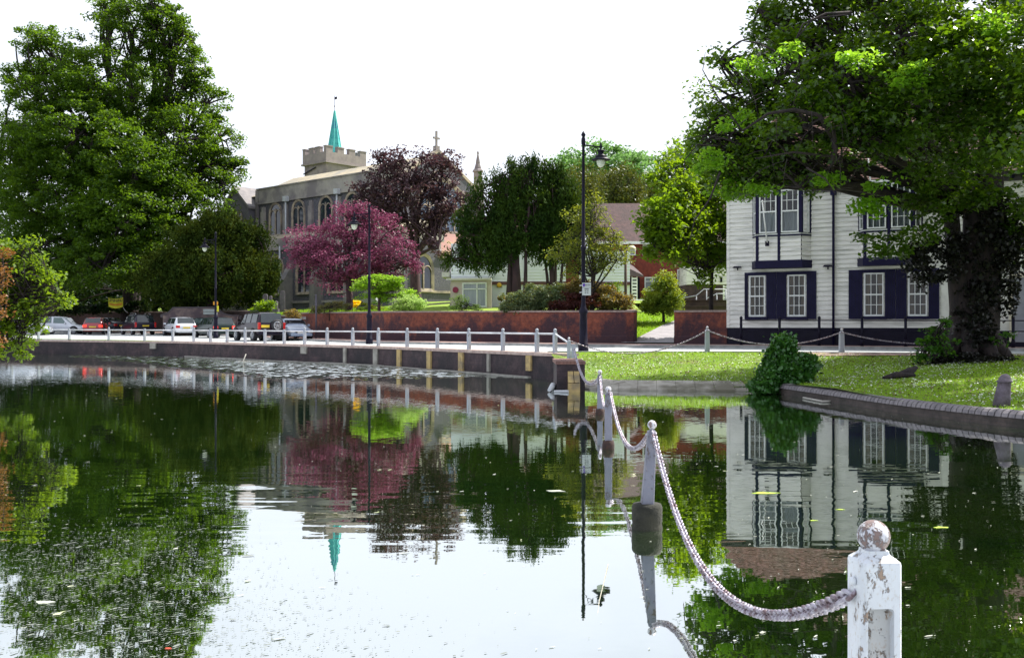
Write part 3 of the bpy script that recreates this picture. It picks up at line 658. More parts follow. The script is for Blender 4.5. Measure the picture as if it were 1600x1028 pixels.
rot_build(lambda: arch_window(church, -(ty + 2.4), 17.4 + Z, 18.6 + Z, .4, 1, ring=.22, pointed=0), church, SIDE(tx))
arch_window(church, tx + 3.6, 16.2 + Z, 17.4 + Z, .45, 1, y=ty, ring=.25, pointed=0)
b = MB(); b.bar((tx - .1, ty + 1.9, 20.5 + Z), (tx - .1, ty + 4.3, 19.9 + Z), .1); b.build('wall_tie', pipe_m if False else black_paint, church)
cx, cy = tx + TW / 2, ty + TD / 2
b = MB(); b.lathe([(1.02, 21.2 + Z), (.92, 22.3 + Z), (.38, 25.5 + Z)], (cx, cy, 0), 8, False); spire = b.build('spire', copper, church)
b = MB(); b.lathe([(.38, 25.5 + Z), (.04, 27.75 + Z)], (cx, cy, 0), 8, False); b.build('spire_tip', copper_top, spire)
b = MB()
for k in range(8):
    a = math.pi * 2 * k / 8; b.bar((cx + .93 * math.cos(a), cy + .93 * math.sin(a), 22.3 + Z), (cx + .06 * math.cos(a), cy + .06 * math.sin(a), 27.65 + Z), .07)

for k in range(1, 8):
    z_ = 22.3 + k * .68; r_ = .92 * (27.75 - z_) / 5.45 + .02; b.lathe([(r_ - .03, z_ + Z - .03), (r_ + .012, z_ + Z), (r_ - .03, z_ + Z + .03)], (cx, cy, 0), 8, False)
b.build('rib', copper, spire)
b = MB(); b.tube([(cx, cy, 27.6 + Z), (cx, cy, 29.5 + Z)], .03, 5); b.box(cx - .02, cx + .02, cy - .45, cy + .03, 29.0 + Z, 29.3 + Z); b.lathe([(.03, 28.1 + Z), (.09, 28.2 + Z), (.03, 28.3 + Z)], (cx, cy, 0), 6); b.build('weathervane', black_paint, church)

# ---- clapboard geometry
def boards(L_, z0, z1, holes=(), pitch=.2, y=0, lip=.05):
    """weatherboarding in plane y (facing -y) from x=0..L_, holes = (x0,x1,z0,z1)"""
    mb = MB(); z = z0; k = 0
    while z < z1 - .02:
        zt = min(z + pitch, z1); iv = [(0, L_)]
        for a, b, c, d in holes:
            if z < d - .02 and zt > c + .02:
                nv = []
                for p, q in iv:
                    if b <= p or a >= q: nv.append((p, q))
                    else:
                        if a > p: nv.append((p, a))
                        if b < q: nv.append((b, q))
                iv = nv
        for p, q in iv:
            j = random.uniform(-.004, .004); jz = random.uniform(-.004, .004)
            mb.add([(p, y - lip + j, z + jz), (q, y - lip - j, z + jz), (q, y - .004, zt + .01), (p, y - .004, zt + .01), (p, y + .02, z + jz), (q, y + .02, z + jz)], [(0, 1, 2, 3), (0, 1, 5, 4)])
        z += pitch
    return mb
def sash(par, x0, x1, z0, z1, y=-.02, cols=3, rows=4, m_fr=None, cur=curtain_tan, depth=.28, name='window', box=True):
    """sliding sash with real frame, bars, glass, and curtains behind"""
    m_fr = m_fr or white_paint
    b = MB(); t = .06
    b.box(x0, x0 + t, y - .05, y + .05, z0, z1); b.box(x1 - t, x1, y - .05, y + .05, z0, z1); b.box(x0 + t, x1 - t, y - .05, y + .05, z1 - t, z1); b.box(x0 + t, x1 - t, y - .06, y + .05, z0, z0 + t * 1.3)
    zm = (z0 + z1) / 2; b.box(x0 + t, x1 - t, y - .045, y + .03, zm - .03, zm + .03)
    for k in range(1, cols):
        x = x0 + t + (x1 - x0 - 2 * t) * k / cols; b.box(x - .013, x + .013, y - .04, y + .005, z0 + t, z1 - t)
    for k in range(1, rows):
        if k * 2 == rows: continue
        zz = z0 + t + (z1 - z0 - 2 * t) * k / rows; b.box(x0 + t, x1 - t, y - .038, y + .004, zz - .013, zz + .013)
    wn = b.build(name, m_fr, par)
    g = MB(); g.quad((x0 + t, y - .01, z0 + t), (x1 - t, y - .01, z0 + t), (x1 - t, y - .01, z1 - t), (x0 + t, y - .01, z1 - t)); g.build('pane', clear_glass, wn)
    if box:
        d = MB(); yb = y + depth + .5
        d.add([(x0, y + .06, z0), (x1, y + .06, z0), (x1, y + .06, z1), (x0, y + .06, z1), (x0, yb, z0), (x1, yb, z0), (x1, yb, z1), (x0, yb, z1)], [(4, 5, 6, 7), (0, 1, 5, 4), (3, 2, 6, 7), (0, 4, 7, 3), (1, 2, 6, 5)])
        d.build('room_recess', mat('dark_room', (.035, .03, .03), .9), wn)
    if cur:
        c = MB(); n = 20
        for sd_, xa, xb in ((0, x0 + .03, x0 + (x1 - x0) * .36), (1, x1 - (x1 - x0) * .36, x1 - .03)):
            vs = []
            for i in range(n + 1):
                tt = i / n
                for zz, pull in ((z1 - .03, 0), ((z0 + z1) / 2, .35), (z0 + .1, .1)):
                    x = xa + (xb - xa) * tt
                    x = x - (x - xa) * pull if sd_ == 0 else x + (xb - x) * pull
                    vs.append((x, y + .12 + .02 * math.sin(i * 1.9), zz))
            c.add(vs, [(i * 3 + k, i * 3 + 3 + k, i * 3 + 4 + k, i * 3 + 1 + k) for i in range(n) for k in range(2)], True)
        c.build('curtain', cur, wn)
    return wn
def glassmat():
    m, t, b, L = nodes('window_glass'); N = t.nodes.new
    tr = N('ShaderNodeBsdfTransparent'); gl = N('ShaderNodeBsdfGlossy'); gl.inputs['Roughness'].default_value = .02; tr.inputs[0].default_value = (.8, .85, .88, 1)
    fr = N('ShaderNodeFresnel'); fr.inputs[0].default_value = 1.6; ms = N('ShaderNodeMixShader'); L(fr.outputs[0], ms.inputs[0]); L(tr.outputs[0], ms.inputs[1]); L(gl.outputs[0], ms.inputs[2])
    L(ms.outputs[0], t.nodes['Material Output'].inputs[0]); t.nodes.remove(b); return m
clear_glass = glassmat()

# ---- the white weatherboarded house on the right. local frame: x along the front, -y towards the pond
HD = Vector((.89, -.454)).normalized(); H_RZ = math.atan2(HD.y, HD.x)
H0 = Vector((GX(1137, 44), 44)); HZ = 1.22
house = thing('white_house', 'white weatherboarded two storey house with dark blue bay windows and black shutters', 'house', (H0.x, H0.y, HZ), H_RZ)
def hx(px, off=0):     # local x on the front plane (y=off) that appears at image column px
    k = (px - 800) / F; n = Vector((-HD.y, HD.x)); q = H0 + n * off
    s_ = (k * q.y - q.x) / (HD.x - k * HD.y); return s_
def hz(py, x, off=0):
    n = Vector((-HD.y, HD.x)); D = (H0 + n * off + HD * x).y; return ZP(py, D) - HZ
EAVE = 6.75; HL = 21
wx = [(hx(1171), hx(1196)), (hx(1231), hx(1259)), (hx(1350), hx(1381)), (hx(1419), hx(1449))]
wz0, wz1 = .72 + .3, 2.98
wz0 = hz(495, wx[0][0]); wz1 = hz(431, wx[0][0])
bays = [(hx(1178), hx(1266)), (hx(1343), hx(1440))]
holes = [(a, b, wz0, wz1) for a, b in wx]
PL = hz(512, 0)
wb = boards(hx(1470), PL, EAVE, holes + [(a + .15, b - .15, wz1 + .55, EAVE) for a, b in bays]); wb.build('weatherboard_wall', white_board, house)
mb = MB(); mb.box(0, HL, .03, 8, -.3, EAVE - .0)
# core of the house with real recesses: back core starts behind the rooms
core = MB(); core.box(0.02, HL, .95, 8, -.3, EAVE); core.box(0.0, hx(1470), -.06, .12, -.3, PL); core.build('core_wall', black_paint, house)
mb = MB(); mb.add([(0, -.03, PL), (0, 8, PL), (0, 8, EAVE), (0, -.03, EAVE)], [(0, 1, 2, 3)]); mb.box(-.04, .1, -.05, .05, PL, EAVE); mb.build('side_wall', white_board, house)
# right-hand brick painted part with a door
x1 = hx(1470); rp = MB(); rp.box(x1, HL, -.02, .9, .45, 3.4); rp.build('painted_wall', mat('painted_brick', (.72, .73, .68), .7, (.6, .6, .56), 3), house)
rb_ = boards(HL - x1, 3.42, EAVE + .2); rb_.xform(Matrix.Translation((x1, 0, 0))); rb_.build('weatherboard_wall', white_board, house)
rp = MB(); rp.box(x1, HL, -.06, .6, -.3, .45); rp.build('plinth', black_paint, house)
xd = hx(1577); b = MB(); b.box(xd, xd + .12, -.14, -.02, 0, 2.6); b.box(xd + 1.1, xd + 1.22, -.14, -.02, 0, 2.6); b.box(xd, xd + 1.22, -.16, -.021, 2.6, 2.8); dr = b.build('door', mat('cream_paint', (.62, .58, .45), .6), house)
b = MB(); b.box(xd + .12, xd + 1.1, -.08, -.03, 0, 2.6); b.build('door_leaf', mat('grey_door', (.25, .26, .3), .5), dr)
for (a, b_), i in zip(wx, range(4)):
    sash(house, a, b_, wz0, wz1, y=-.02, cols=3, rows=4)
# shutters: outer ones and the wide pair between the windows, sills
def shutter(a, b_):
    m_ = MB(); m_.box(a, b_, -.10, -.035, wz0 - .12, wz1 + .14)
    o = m_.build('shutter', navy_paint, house)
    q = MB(); n = 4
    for k in range(1, n): x = a + (b_ - a) * k / n; q.box(x - .008, x + .008, -.104, -.1, wz0 - .05, wz1 + .06)
    q.box((a + b_) / 2 - .02, (a + b_) / 2 + .02, -.13, -.1, (wz0 + wz1) / 2 - .08, (wz0 + wz1) / 2 + .02)
    q.build('latch', black_paint, o)
for g in (0, 2):
    L0, L1 = wx[g], wx[g + 1]; mid = (L0[1] + L1[0]) / 2
    shutter(L0[0] - .2 if g == 0 else L0[0] - .62, L0[0] - .05); shutter(L0[1] + .05, mid - .01); shutter(mid + .01, L1[0] - .05); shutter(L1[1] + .05, L1[1] + .46)
    q = MB()
    for (a, b_) in (L0, L1): q.box(a - .1, b_ + .1, -.17, .0, wz0 - .13, wz0 - .003); q.box(a - .08, b_ + .08, -.12, -.03, wz1 + .003, wz1 + .14)
    q.build('sill', navy_paint, house)
for i, (a, b_) in enumerate(bays):
    pr = .62; bz0 = wz1 + .28; bz1 = EAVE - .06; zsp = bz0 + .34; zw = zsp + 1.12     # soffit, panel top / window sill
    fa, fb = a + .28, b_ - .0 if i == 0 else b_
    fb = b_ - .28
    plan = [(a, -.03), (fa, -pr), (fb, -pr), (b_, -.03)]
    s_ = MB(); s_.prism([(x, y, 0) for x, y in [(a - .1, 0), (fa - .06, -pr - .1), (fb + .06, -pr - .1), (b_ + .1, 0)]], (0, 0, bz0), (0, 0, zsp)); bay = s_.build('bay_window', navy_paint, house)
    s_ = MB(); s_.prism([(x, y, 0) for x, y in [(a - .08, 0), (fa - .04, -pr - .08), (fb + .04, -pr - .08), (b_ + .08, 0)]], (0, 0, bz1), (0, 0, bz1 + .1)); s_.prism([(x, y, 0) for x, y in plan], (0, 0, zw), (0, 0, zw + .07)); s_.build('cornice', white_paint, bay)
    pb = MB(); gb = MB(); fbm = MB(); nb_ = MB(); cu = MB()
    for (p, q) in zip(plan, plan[1:]):
        p = Vector(p); q = Vector(q); ln = (q - p).length; an = math.atan2(q.y - p.y, q.x - p.x); mt = Matrix.Translation((p.x, p.y, 0)) @ Matrix.Rotation(an, 4, 'Z')
        pb_ = boards(ln, zsp, zw).xform(mt); pb.add(pb_.v, pb_.f)
        nw = 2 if ln > 1.2 else 1
        for k in range(nw):
            xa = ln * k / nw + .1; xb = ln * (k + 1) / nw - .1; zz0 = zw + .1; zz1 = bz1 - .06
            f_ = MB(); t = .055
            f_.box(xa, xa + t, -.04, .03, zz0, zz1); f_.box(xb - t, xb, -.04, .03, zz0, zz1); f_.box(xa + t, xb - t, -.04, .03, zz1 - t, zz1); f_.box(xa + t, xb - t, -.04, .03, zz0, zz0 + t)
            zm = zz0 + (zz1 - zz0) * .5; f_.box(xa + t, xb - t, -.035, .02, zm - .03, zm + .03)
            cols = 3 if ln > 1.2 else 1
            for c_ in range(1, cols): x = xa + (xb - xa) * c_ / cols; f_.box(x - .012, x + .012, -.03, .01, zm if i == 0 else zz0, zz1 - t)
            zq = (zm + zz1) / 2; f_.box(xa + t, xb - t, -.028, .01, zq - .012, zq + .012)
            if i == 1: zq = (zm + zz0) / 2; f_.box(xa + t, xb - t, -.028, .01, zq - .012, zq + .012)
            f_.xform(mt); fbm.add(f_.v, f_.f)
            g_ = MB(); g_.quad((xa + t, 0, zz0), (xb - t, 0, zz0), (xb - t, 0, zz1), (xa + t, 0, zz1)); g_.xform(mt); gb.add(g_.v, g_.f)
            c_ = MB(); nn = 24; c_.add([(xa + (xb - xa) * j / nn, .13 + .02 * math.sin(j * 2.1), zc) for j in range(nn + 1) for zc in (zz0, zz0 + (zz1 - zz0) * (.5 if i == 0 else .9))], [(j * 2, j * 2 + 2, j * 2 + 3, j * 2 + 1) for j in range(nn)], True)
            c_.xform(mt); cu.add(c_.v, c_.f, True)
        n_ = MB(); n_.box(-.04, .09, -.05, .04, zw + .07, bz1); n_.box(ln - .09, ln + .04, -.05, .04, zw + .07, bz1)
        if ln > 1.2: n_.box(ln / 2 - .05, ln / 2 + .07, -.05, .03, zsp, bz1); n_.box(-.05, .08, -.055, .02, zsp, zw)
        n_.box(-.03, ln + .03, -.06, .03, zw - .06, zw + .005); n_.xform(mt); nb_.add(n_.v, n_.f)
    pb.build('panel', white_board, bay); fbm.build('frame', white_paint, bay); gb.build('pane', clear_glass, bay); nb_.build('mullion', navy_paint, bay); cu.build('curtain', curtain, bay)
# gutter, downpipes, roof
b = MB(); b.box(-.25, HL, -.22, .06, EAVE - .02, EAVE + .12); b.box(-.2, HL, -.12, .1, EAVE - .26, EAVE - .023)
b.build('gutter', mat('gutter', (.05, .045, .05), .5), house)
q = MB()
for k in range(int(HL / .35)): q.box(k * .35, k * .35 + .1, -.22, -.121, EAVE - .16, EAVE - .03)
q.build('dentil', black_paint, house)
for px in (1303,):
    x = hx(px); b = MB(); b.tube([(x, -.16, -.2), (x, -.16, EAVE - .35), (x, -.3, EAVE - .02)], .055, 8); b.box(x - .12, x + .12, -.26, -.05, EAVE - .42, EAVE - .2); b.build('drainpipe', navy_paint, house)
# roof with real tile courses
b = MB(); pitch = .15; n = 46; sl = math.radians(48)
for k in range(n):
    s0 = k * pitch; s1 = (k + 1.15) * pitch; xl = -.35 + (s0 * math.cos(sl)) * .55
    y0, z0 = -.3 + s0 * math.cos(sl), EAVE + .12 + s0 * math.sin(sl); y1, z1 = -.3 + s1 * math.cos(sl), EAVE + .12 + s1 * math.sin(sl)
    nrm = Vector((0, -math.sin(sl), math.cos(sl))) * .03
    b.add([(xl, y0 + nrm.y, z0 + nrm.z), (HL, y0 + nrm.y, z0 + nrm.z), (HL, y1, z1), (xl, y1, z1), (xl, y0, z0), (HL, y0, z0)], [(0, 1, 2, 3), (0, 1, 5, 4)])
yt = -.3 + n * pitch * math.cos(sl); zt = EAVE + .12 + n * pitch * math.sin(sl)
b.add([(-.35, 0, EAVE + .1), (-.35 + yt * .55 + .15, yt, zt - .05), (-.35, 8.3, EAVE + .1), (HL, yt, zt - .05), (HL, 8.3, EAVE + .1)], [(0, 1, 2), (1, 3, 4, 2)])
b.build('roof', tile_m, house, fix=False)
# leaning white flagpoles on the bays
def pole(lab, a, b2, r=.035):
    t = thing('flagpole', lab, 'flagpole', tuple(a), 0, 'flagpoles on the white house')
    mb = MB(); mb.tube([a, b2], [r, r * .8], 8); mb.lathe([(.01, 0), (r * 1.5, .04), (.01, .08)], tuple(b2), 8); mb.build('pole', white_paint, t, world=True)
    k = MB(); k.box(a.x - .07, a.x + .07, a.y - .05, a.y + .12, a.z - .1, a.z + .12); k.build('bracket', black_paint, t, world=True)
pole('short white flagpole leaning outward from the left bay window', P(1199, 381, 42.3), P(1191, 316, 41.6))
pole('tall white flagpole rising past the tiled roof above the right bay window', P(1364, 322, 40.0), P(1356, 242, 39.8))
# wall lamps
for lab, px, py in (('dark wall floodlight at the left end of the white house', 1153, 420), ('dark wall floodlight beside the downpipe of the white house', 1294, 418)):
    x = hx(px); z = hz(py, x); loc = H0 + HD * x
    t = thing('wall_lamp', lab, 'wall lamp', (loc.x, loc.y, HZ + z), H_RZ)
    b = MB(); b.add([(-.18, -.32, .02), (.18, -.32, .02), (.2, -.08, .02), (-.2, -.08, .02), (-.12, -.26, .1), (.12, -.26, .1), (.16, -.08, .1), (-.16, -.08, .1)], [(0, 1, 2, 3), (4, 5, 6, 7), (0, 1, 5, 4), (1, 2, 6, 5), (2, 3, 7, 6), (0, 3, 7, 4)]); b.build('lamp_head', black_paint, t)
    b = MB(); b.bar((0, -.08, .05), (0, -.02, -.08), .05); b.build('bracket', black_paint, t)

# ---- white low building behind the hedge
D1 = 63.0
bung = thing('white_cottage', 'low white boarded building with a brown band and a curtained window, behind the yew trees', 'house', (GX(790, D1), D1, 2.8))
def wpt(px, py, D): v = P(px, py, D); return v
b = MB(); zb, zm_, ze = 2.6, ZP(440, D1), ZP(385, D1)
xa, xb, xc = GX(768, D1), GX(884, D1), GX(985, D1)
bd = boards(xb - xa, zm_, ze).xform(Matrix.Translation((xa, D1, 0))); bd.build('weatherboard_wall', mat('blue_white_board', (.74, .77, .82), .6, (.68, .71, .77), 1.5), bung, world=True)
bd = boards(xc - GX(905, D1), zm_, ze - .3).xform(Matrix.Translation((GX(905, D1), D1 + .3, 0))); bd.build('weatherboard_wall', mat('blue_white_board', (1, 1, 1)), bung, world=True)
b = MB(); b.box(xa, xb, D1 + .02, D1 + 6, zb, ze); b.build('wall', mat('white_render', (.70, .74, .78), .8, (.62, .66, .70), 1.2), bung, world=True)
b = MB(); b.box(xb, GX(905, D1), D1 + .35, D1 + 6, zb, ze); b.build('brick_wall', redbrick, bung, world=True)
b = MB(); b.box(GX(905, D1), xc, D1 + .35, D1 + 6, zb, ze - .4); b.build('wall', MATS['white_render'], bung, world=True)
b = MB(); b.box(xa - .02, xb, D1 - .06, D1 - .0, zm_ - .22, zm_ - .003); b.box(GX(905, D1), xc, D1 + .2, D1 + .34, zm_ - .22, zm_ - .003); b.build('fascia', mat('brown_band', (.12, .05, .05), .7), bung, world=True)
# projecting angled room with the window, left
DL = 61.0
xl0, xl1 = GX(705, DL), GX(768, DL - .6)
b = MB(); b.prism([(xl0, DL, zb), (xl1, DL - .6, zb), (xa + .02, D1 - .01, zb), (xa + .02, D1 + 5, zb), (xl0 - .5, D1 + 5, zb)], (0, 0, 0), (0, 0, zm_ - zb)); b.build('side_wall', mat('pink_render', (.52, .44, .40), .85, (.45, .38, .36), 1.5), bung, world=True)
ang = math.atan2(-.6, xl1 - xl0); ln = math.hypot(.6, xl1 - xl0)
mt = Matrix.Translation((xl0, DL, 0)) @ Matrix.Rotation(ang, 4, 'Z')
gb_ = boards(ln, zm_ + .02, zm_ + 2.3).xform(mt); gb_.v = gb_.v; gb_.build('weatherboard_wall', MATS['blue_white_board'], bung, world=True)
b = MB(); b.prism([(xl0, DL + .03, 0), (xl1, DL - .57, 0), (xa, D1 + .2, 0), (xa, D1 + 5, 0), (xl0, D1 + 5, 0)], (0, 0, zm_ + .02), (0, 0, zm_ + 2.3)); b.build('upper_wall', MATS['white_render'], bung, world=True)
b = MB(); b.bar((xl0 - .3, DL - .1, zm_ + .05), (xl1, DL - .72, zm_ + .05), .14, .12); b.bar((xl0 - .35, DL, zm_ + .35), (xl0 - .35, DL + 3, zm_ + .35), .5, .3); b.build('gutter', mat('cream_board', (.6, .58, .54), .6), bung, world=True)
wv_ = MB(); 
def wbar(x0, x1, z0, z1, y0=-.08, y1=.0): wv_.box(x0, x1, y0, y1, z0, z1)
x0w, x1w = .75, 2.35; z0w, z1w = ZP(478, DL), ZP(444, DL)
for xx in (x0w, (x0w + x1w) / 2 + .12, x1w - .08): wbar(xx, xx + .08, z0w, z1w)
wbar(x0w, x1w, z1w, z1w + .08); wbar(x0w, x1w, z0w - .1, z0w); wbar(x0w, x1w, z1w - .35, z1w - .29)
wv_.xform(mt); wn = wv_.build('window', white_paint, bung, world=True)
g = MB(); g.quad((x0w, -.03, z0w), (x1w, -.03, z0w), (x1w, -.03, z1w), (x0w, -.03, z1w)); g.xform(mt); g_o = g.build('curtain', glass_grey, bung, world=True)
g = MB(); g.box(GX(829, D1), GX(860, D1), D1 - .03, D1 + .01, ZP(455, D1), ZP(447, D1)); g.build('window', glass_grey, bung, world=True)
b = MB(); b.lathe([(.01, 0), (.19, .0), (.19, .04), (.01, .04)], (0, 0, 0), 20, False, 'y'); b.xform(mt @ Matrix.Translation((.3, -.08, ZP(453, DL)))); b.build('plaque', mat('crimson', (.25, .01, .06), .6), bung, world=True)
b = MB(); b.tube([(GX(820, D1), D1 - .1, zb), (GX(820, D1), D1 - .1, ze)], .05, 6); b.build('drainpipe', mat('brown_pipe', (.06, .03, .03), .6), bung, world=True)
b = MB(); zr = ze + 2.2; b.prism([(0, D1 - .4, ze - .05), (0, D1 + 3, zr), (0, D1 + 6.4, ze - .05)], (xa - 1.7, 0, 0), (xb + .3, 0, 0)); b.build('roof', brickmat('pink_tiles', (.30, .18, .14), (.22, .13, .11), (.12, .08, .08), .2, .13, stain=(.2, .13, .1), stain_amt=.5), bung, world=True)
b = MB(); b.prism([(GX(692, 60), 60.6, zm_), (GX(716, 60), 60.6, ZP(343, 60)), (GX(718, 60), 60.6, ZP(343, 60)), (GX(697, 60), 60.6, zm_)], (0, 0, 0), (0, .2, 0)); 
b = MB(); b.bar((xl0 - .1, D1 - .4, ze - 1.7), (xl0 + 1.2, D1 + 1, zr - .3), .2, .1); b.build('bargeboard', MATS['cream_board'], bung, world=True)
lt = thing('bulkhead_light', 'round yellow bulkhead light on the white rendered wall', 'wall light', (GX(780, D1), D1 - .01, ZP(445.5, D1)))
b = MB(); b.lathe([(.05, -.12), (.14, -.09), (.17, -.03), (.17, 0)], (0, 0, 0), 14, True, 'y'); b.build('lens', mat('amber', (.75, .45, .03), .4), lt)
b = MB(); b.box(-.17, .17, -.08, 0, -.16, -.11); b.build('housing', mat('brown_pipe', (0, 0, 0)), lt)

# ---- red brick house with brown tiled roof
D2 = 72.0
rh = thing('brick_house', 'red brick house with brown tiled roof and gabled porch, behind the round bush', 'house', (GX(1010, D2), D2, 2.9))
ze, zr = ZP(378, D2), ZP(318, D2 + 3.6)
xL, xR = GX(957, D2), GX(1150, D2)
b = MB(); b.box(xL, xR, D2, D2 + 7, 2.5, ze); b.build('wall', redbrick, rh, world=True)
b = MB(); b.prism([(0, D2 - .35, ze - .1), (0, D2 + 3.6, zr), (0, D2 + 7.3, ze - .1)], (GX(930, D2), 0, 0), (xR + .3, 0, 0)); b.build('roof', tile_b, rh, world=True)
b = MB(); b.box(xL - 1.2, xR, D2 - .42, D2 - .32, ze - .2, ze); b.build('gutter', white_paint, rh, world=True)
def swin(par, px0, px1, py0, py1, D, y, cols=1):
    x0, x1, z0, z1 = GX(px0, D), GX(px1, D), ZP(py1, D), ZP(py0, D)
    b = MB(); t = .09; b.box(x0, x0 + t, y - .08, y, z0, z1); b.box(x1 - t, x1, y - .08, y, z0, z1); b.box(x0 + t, x1 - t, y - .08, y, z1 - t, z1); b.box(x0 - .05, x1 + .05, y - .12, y, z0 - .06, z0)
    b.box(x0 + t, x1 - t, y - .075, y, z0 + (z1 - z0) * .62, z0 + (z1 - z0) * .62 + .06)
    for k in range(1, cols): x = x0 + (x1 - x0) * k / cols; b.box(x - .03, x + .03, y - .07, y, z0, z1)
    o = b.build('window', white_paint, par, world=True)
    g = MB(); g.quad((x0 + t, y - .03, z0), (x1 - t, y - .03, z0), (x1 - t, y - .03, z1), (x0 + t, y - .03, z1)); g.build('pane', glass_grey, o, world=True)
def fixchild(par):  # sub-parts were built with world=True relative to an un-placed parent; nothing to do (parent mesh sits at the thing)
    pass
swin(rh, 983, 993, 388, 398, D2, D2); swin(rh, 1004, 1026, 376, 397, D2, D2, 2); swin(rh, 1007, 1032, 433, 453, D2, D2, 2); swin(rh, 1058, 1068, 421, 444, D2, D2)
# porch
DP = 69.6
b = MB(); b.prism([(GX(950, DP), DP, ZP(428, DP)), (GX(968, DP), DP, ZP(410, DP)), (GX(972, DP), DP, ZP(430, DP)), (GX(972, DP), DP, 2.6), (GX(935, DP), DP, 2.6), (GX(935, DP), DP, ZP(430, DP))], (0, 0, 0), (0, 2.3, 0)); b.build('porch_wall', mat('grey_render', (.45, .45, .44), .8, (.38, .38, .38), 2), rh, world=True)
a0 = (GX(962, DP) - .15, ZP(416, DP) + .25); a1 = (GX(975, DP), ZP(430, DP)); a2 = (GX(1005, DP), ZP(432, DP))
b = MB(); b.prism([(a0[0] + .1, DP - .2, a0[1]), (a1[0], DP - .2, a1[1]), (a2[0], DP - .2, a2[1]), (GX(983, DP), DP + 2.4, ZP(402, DP))], (0, 0, -.05), (0, 0, .06)); b.build('porch_roof', mat('dark_tiles', (.07, .05, .06), .85, (.1, .07, .07), 4), rh, world=True)
b = MB(); b.bar((GX(958, DP), DP - .25, ZP(412, DP)), (a1[0], DP - .25, a1[1]), .16, .12); b.bar((GX(974, DP), DP - .2, 2.6), (GX(974, DP), DP - .2, ZP(430, DP)), .14); b.build('bargeboard', white_paint, rh, world=True)
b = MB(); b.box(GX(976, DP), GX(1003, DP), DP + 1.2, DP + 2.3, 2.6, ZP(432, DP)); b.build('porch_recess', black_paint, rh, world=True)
b = MB(); x0, x1 = GX(987, DP), GX(996, DP); b.box(x0, x0 + .06, DP, DP + .08, 2.7, ZP(432, DP)); b.box(x1 - .06, x1, DP, DP + .08, 2.7, ZP(432, DP))
z = 2.8
while z < ZP(433, DP): b.box(x0 + .06, x1 - .06, DP + .01, DP + .06, z, z + .14); z += .24
b.build('slatted_screen', white_paint, rh, world=True)
b = MB(); b.box(GX(941, DP), GX(944, DP), DP - .04, DP - .0, ZP(438, DP), ZP(433, DP)); b.box(GX(941, DP), GX(944, DP), DP - .04, DP, ZP(450, DP), ZP(445, DP)); b.build('vent', black_paint, rh, world=True)
# low white building right of it
D3 = 68.0
lw = thing('boarded_annexe', 'low white boarded annexe on a dark brick base left of the white house', 'building', (GX(1105, D3), D3, 2.9))
b = MB(); b.box(GX(1071, D3), GX(1150, D3), D3 + .03, D3 + 3, 2.6, ZP(445, D3)); b.build('base_wall', wall_m2, lw, world=True)
boards(GX(1150, D3) - GX(1073, D3), ZP(444, D3), ZP(412, D3)).xform(Matrix.Translation((GX(1073, D3), D3, 0))).build('weatherboard_wall', white_board, lw, world=True)
b = MB(); b.box(GX(1073, D3), GX(1150, D3), D3 + .04, D3 + 3, ZP(445, D3), ZP(412, D3)); b.build('upper_wall', white_board, lw, world=True)
b = MB(); b.box(GX(1070, D3), GX(1150, D3), D3 - .15, D3 + 3.1, ZP(412, D3) + .003, ZP(412, D3) + .2); b.build('roof', tile_b, lw, world=True)
b = MB(); b.box(GX(1125, D3), GX(1128, D3), D3 - .12, D3 - .03, ZP(441, D3), ZP(433, D3)); b.build('vent', black_paint, lw, world=True)
b = MB()
for k in range(7): b.box(GX(1130, D3 - 6), GX(1146, D3 - 6), D3 - 6.1, D3 - 6.0, ZP(447 + k * 4.2 + 2.6, D3 - 6), ZP(447 + k * 4.2, D3 - 6))
for xx in (1130, 1145): b.box(GX(xx, D3 - 6), GX(xx, D3 - 6) + .08, D3 - 6.0, D3 - 5.92, 2.4, ZP(446, D3 - 6))
tag(b.build('slatted_fence', white_paint), 'white slatted fence panel close to the left wall of the white house', 'fence')
# handrails on the steps and planter
D4 = 56.0
hr = thing('handrail', 'pale tubular handrail beside the steps left of the white house', 'handrail', (GX(1100, D4), D4, 2.7))
b = MB(); q = [P(1066, 466, D4), P(1088, 462, D4), P(1100, 452, D4), P(1134, 452, D4)]; b.tube(q, .03, 6); b.build('rail', pipe_m, hr, world=True)
b = MB(); q = [P(1105, 466, D4 + 1), P(1120, 459, D4 + 1), P(1136, 459, D4 + 1)]; b.tube(q, .03, 6); b.build('rail', pipe_m, hr, world=True)
for px, py, dd in ((1088, 462, 0), (1104, 452, 0), (1120, 459, 1), (1134, 452, 0)):
    v = P(px, py, D4 + dd); b = MB(); b.tube([(v.x, v.y, 2.4), v], .03, 6); b.build('post', pipe_m, hr, world=True)
pl = MB(); pl.box(GX(1064, 55), GX(1135, 55), 55, 55.6, 2.3, ZP(470, 55)); pl.box(GX(1064, 55) - .05, GX(1135, 55) + .05, 54.95, 55.65, ZP(470, 55) + .002, ZP(468.5, 55)); pl.box(GX(1064, 54), GX(1135, 54), 54.1, 54.6, 2.3, ZP(479, 54)); pl.box(GX(1064, 54), GX(1135, 54), 54.0, 54.65, ZP(479, 54) + .002, ZP(477.5, 54))
tag(pl.build('planter', mat('dark_timber', (.06, .04, .035), .8, (.1, .07, .05), 4)), 'low dark stepped planter below the handrail', 'planter')
fr_ = thing('garden_rail', 'pale low rail crossing the bed in front of the brick house porch', 'rail', (GX(990, 60), 60, 2.7))
b = MB(); b.tube([P(955, 470, 60), P(1006, 469, 60)], .035, 6); b.build('rail', pipe_m, fr_, world=True)
for px in (956, 982, 1005): v = P(px, 470, 60); b = MB(); b.tube([(v.x, v.y, 2.3), v], .03, 6); b.build('post', pipe_m, fr_, world=True)
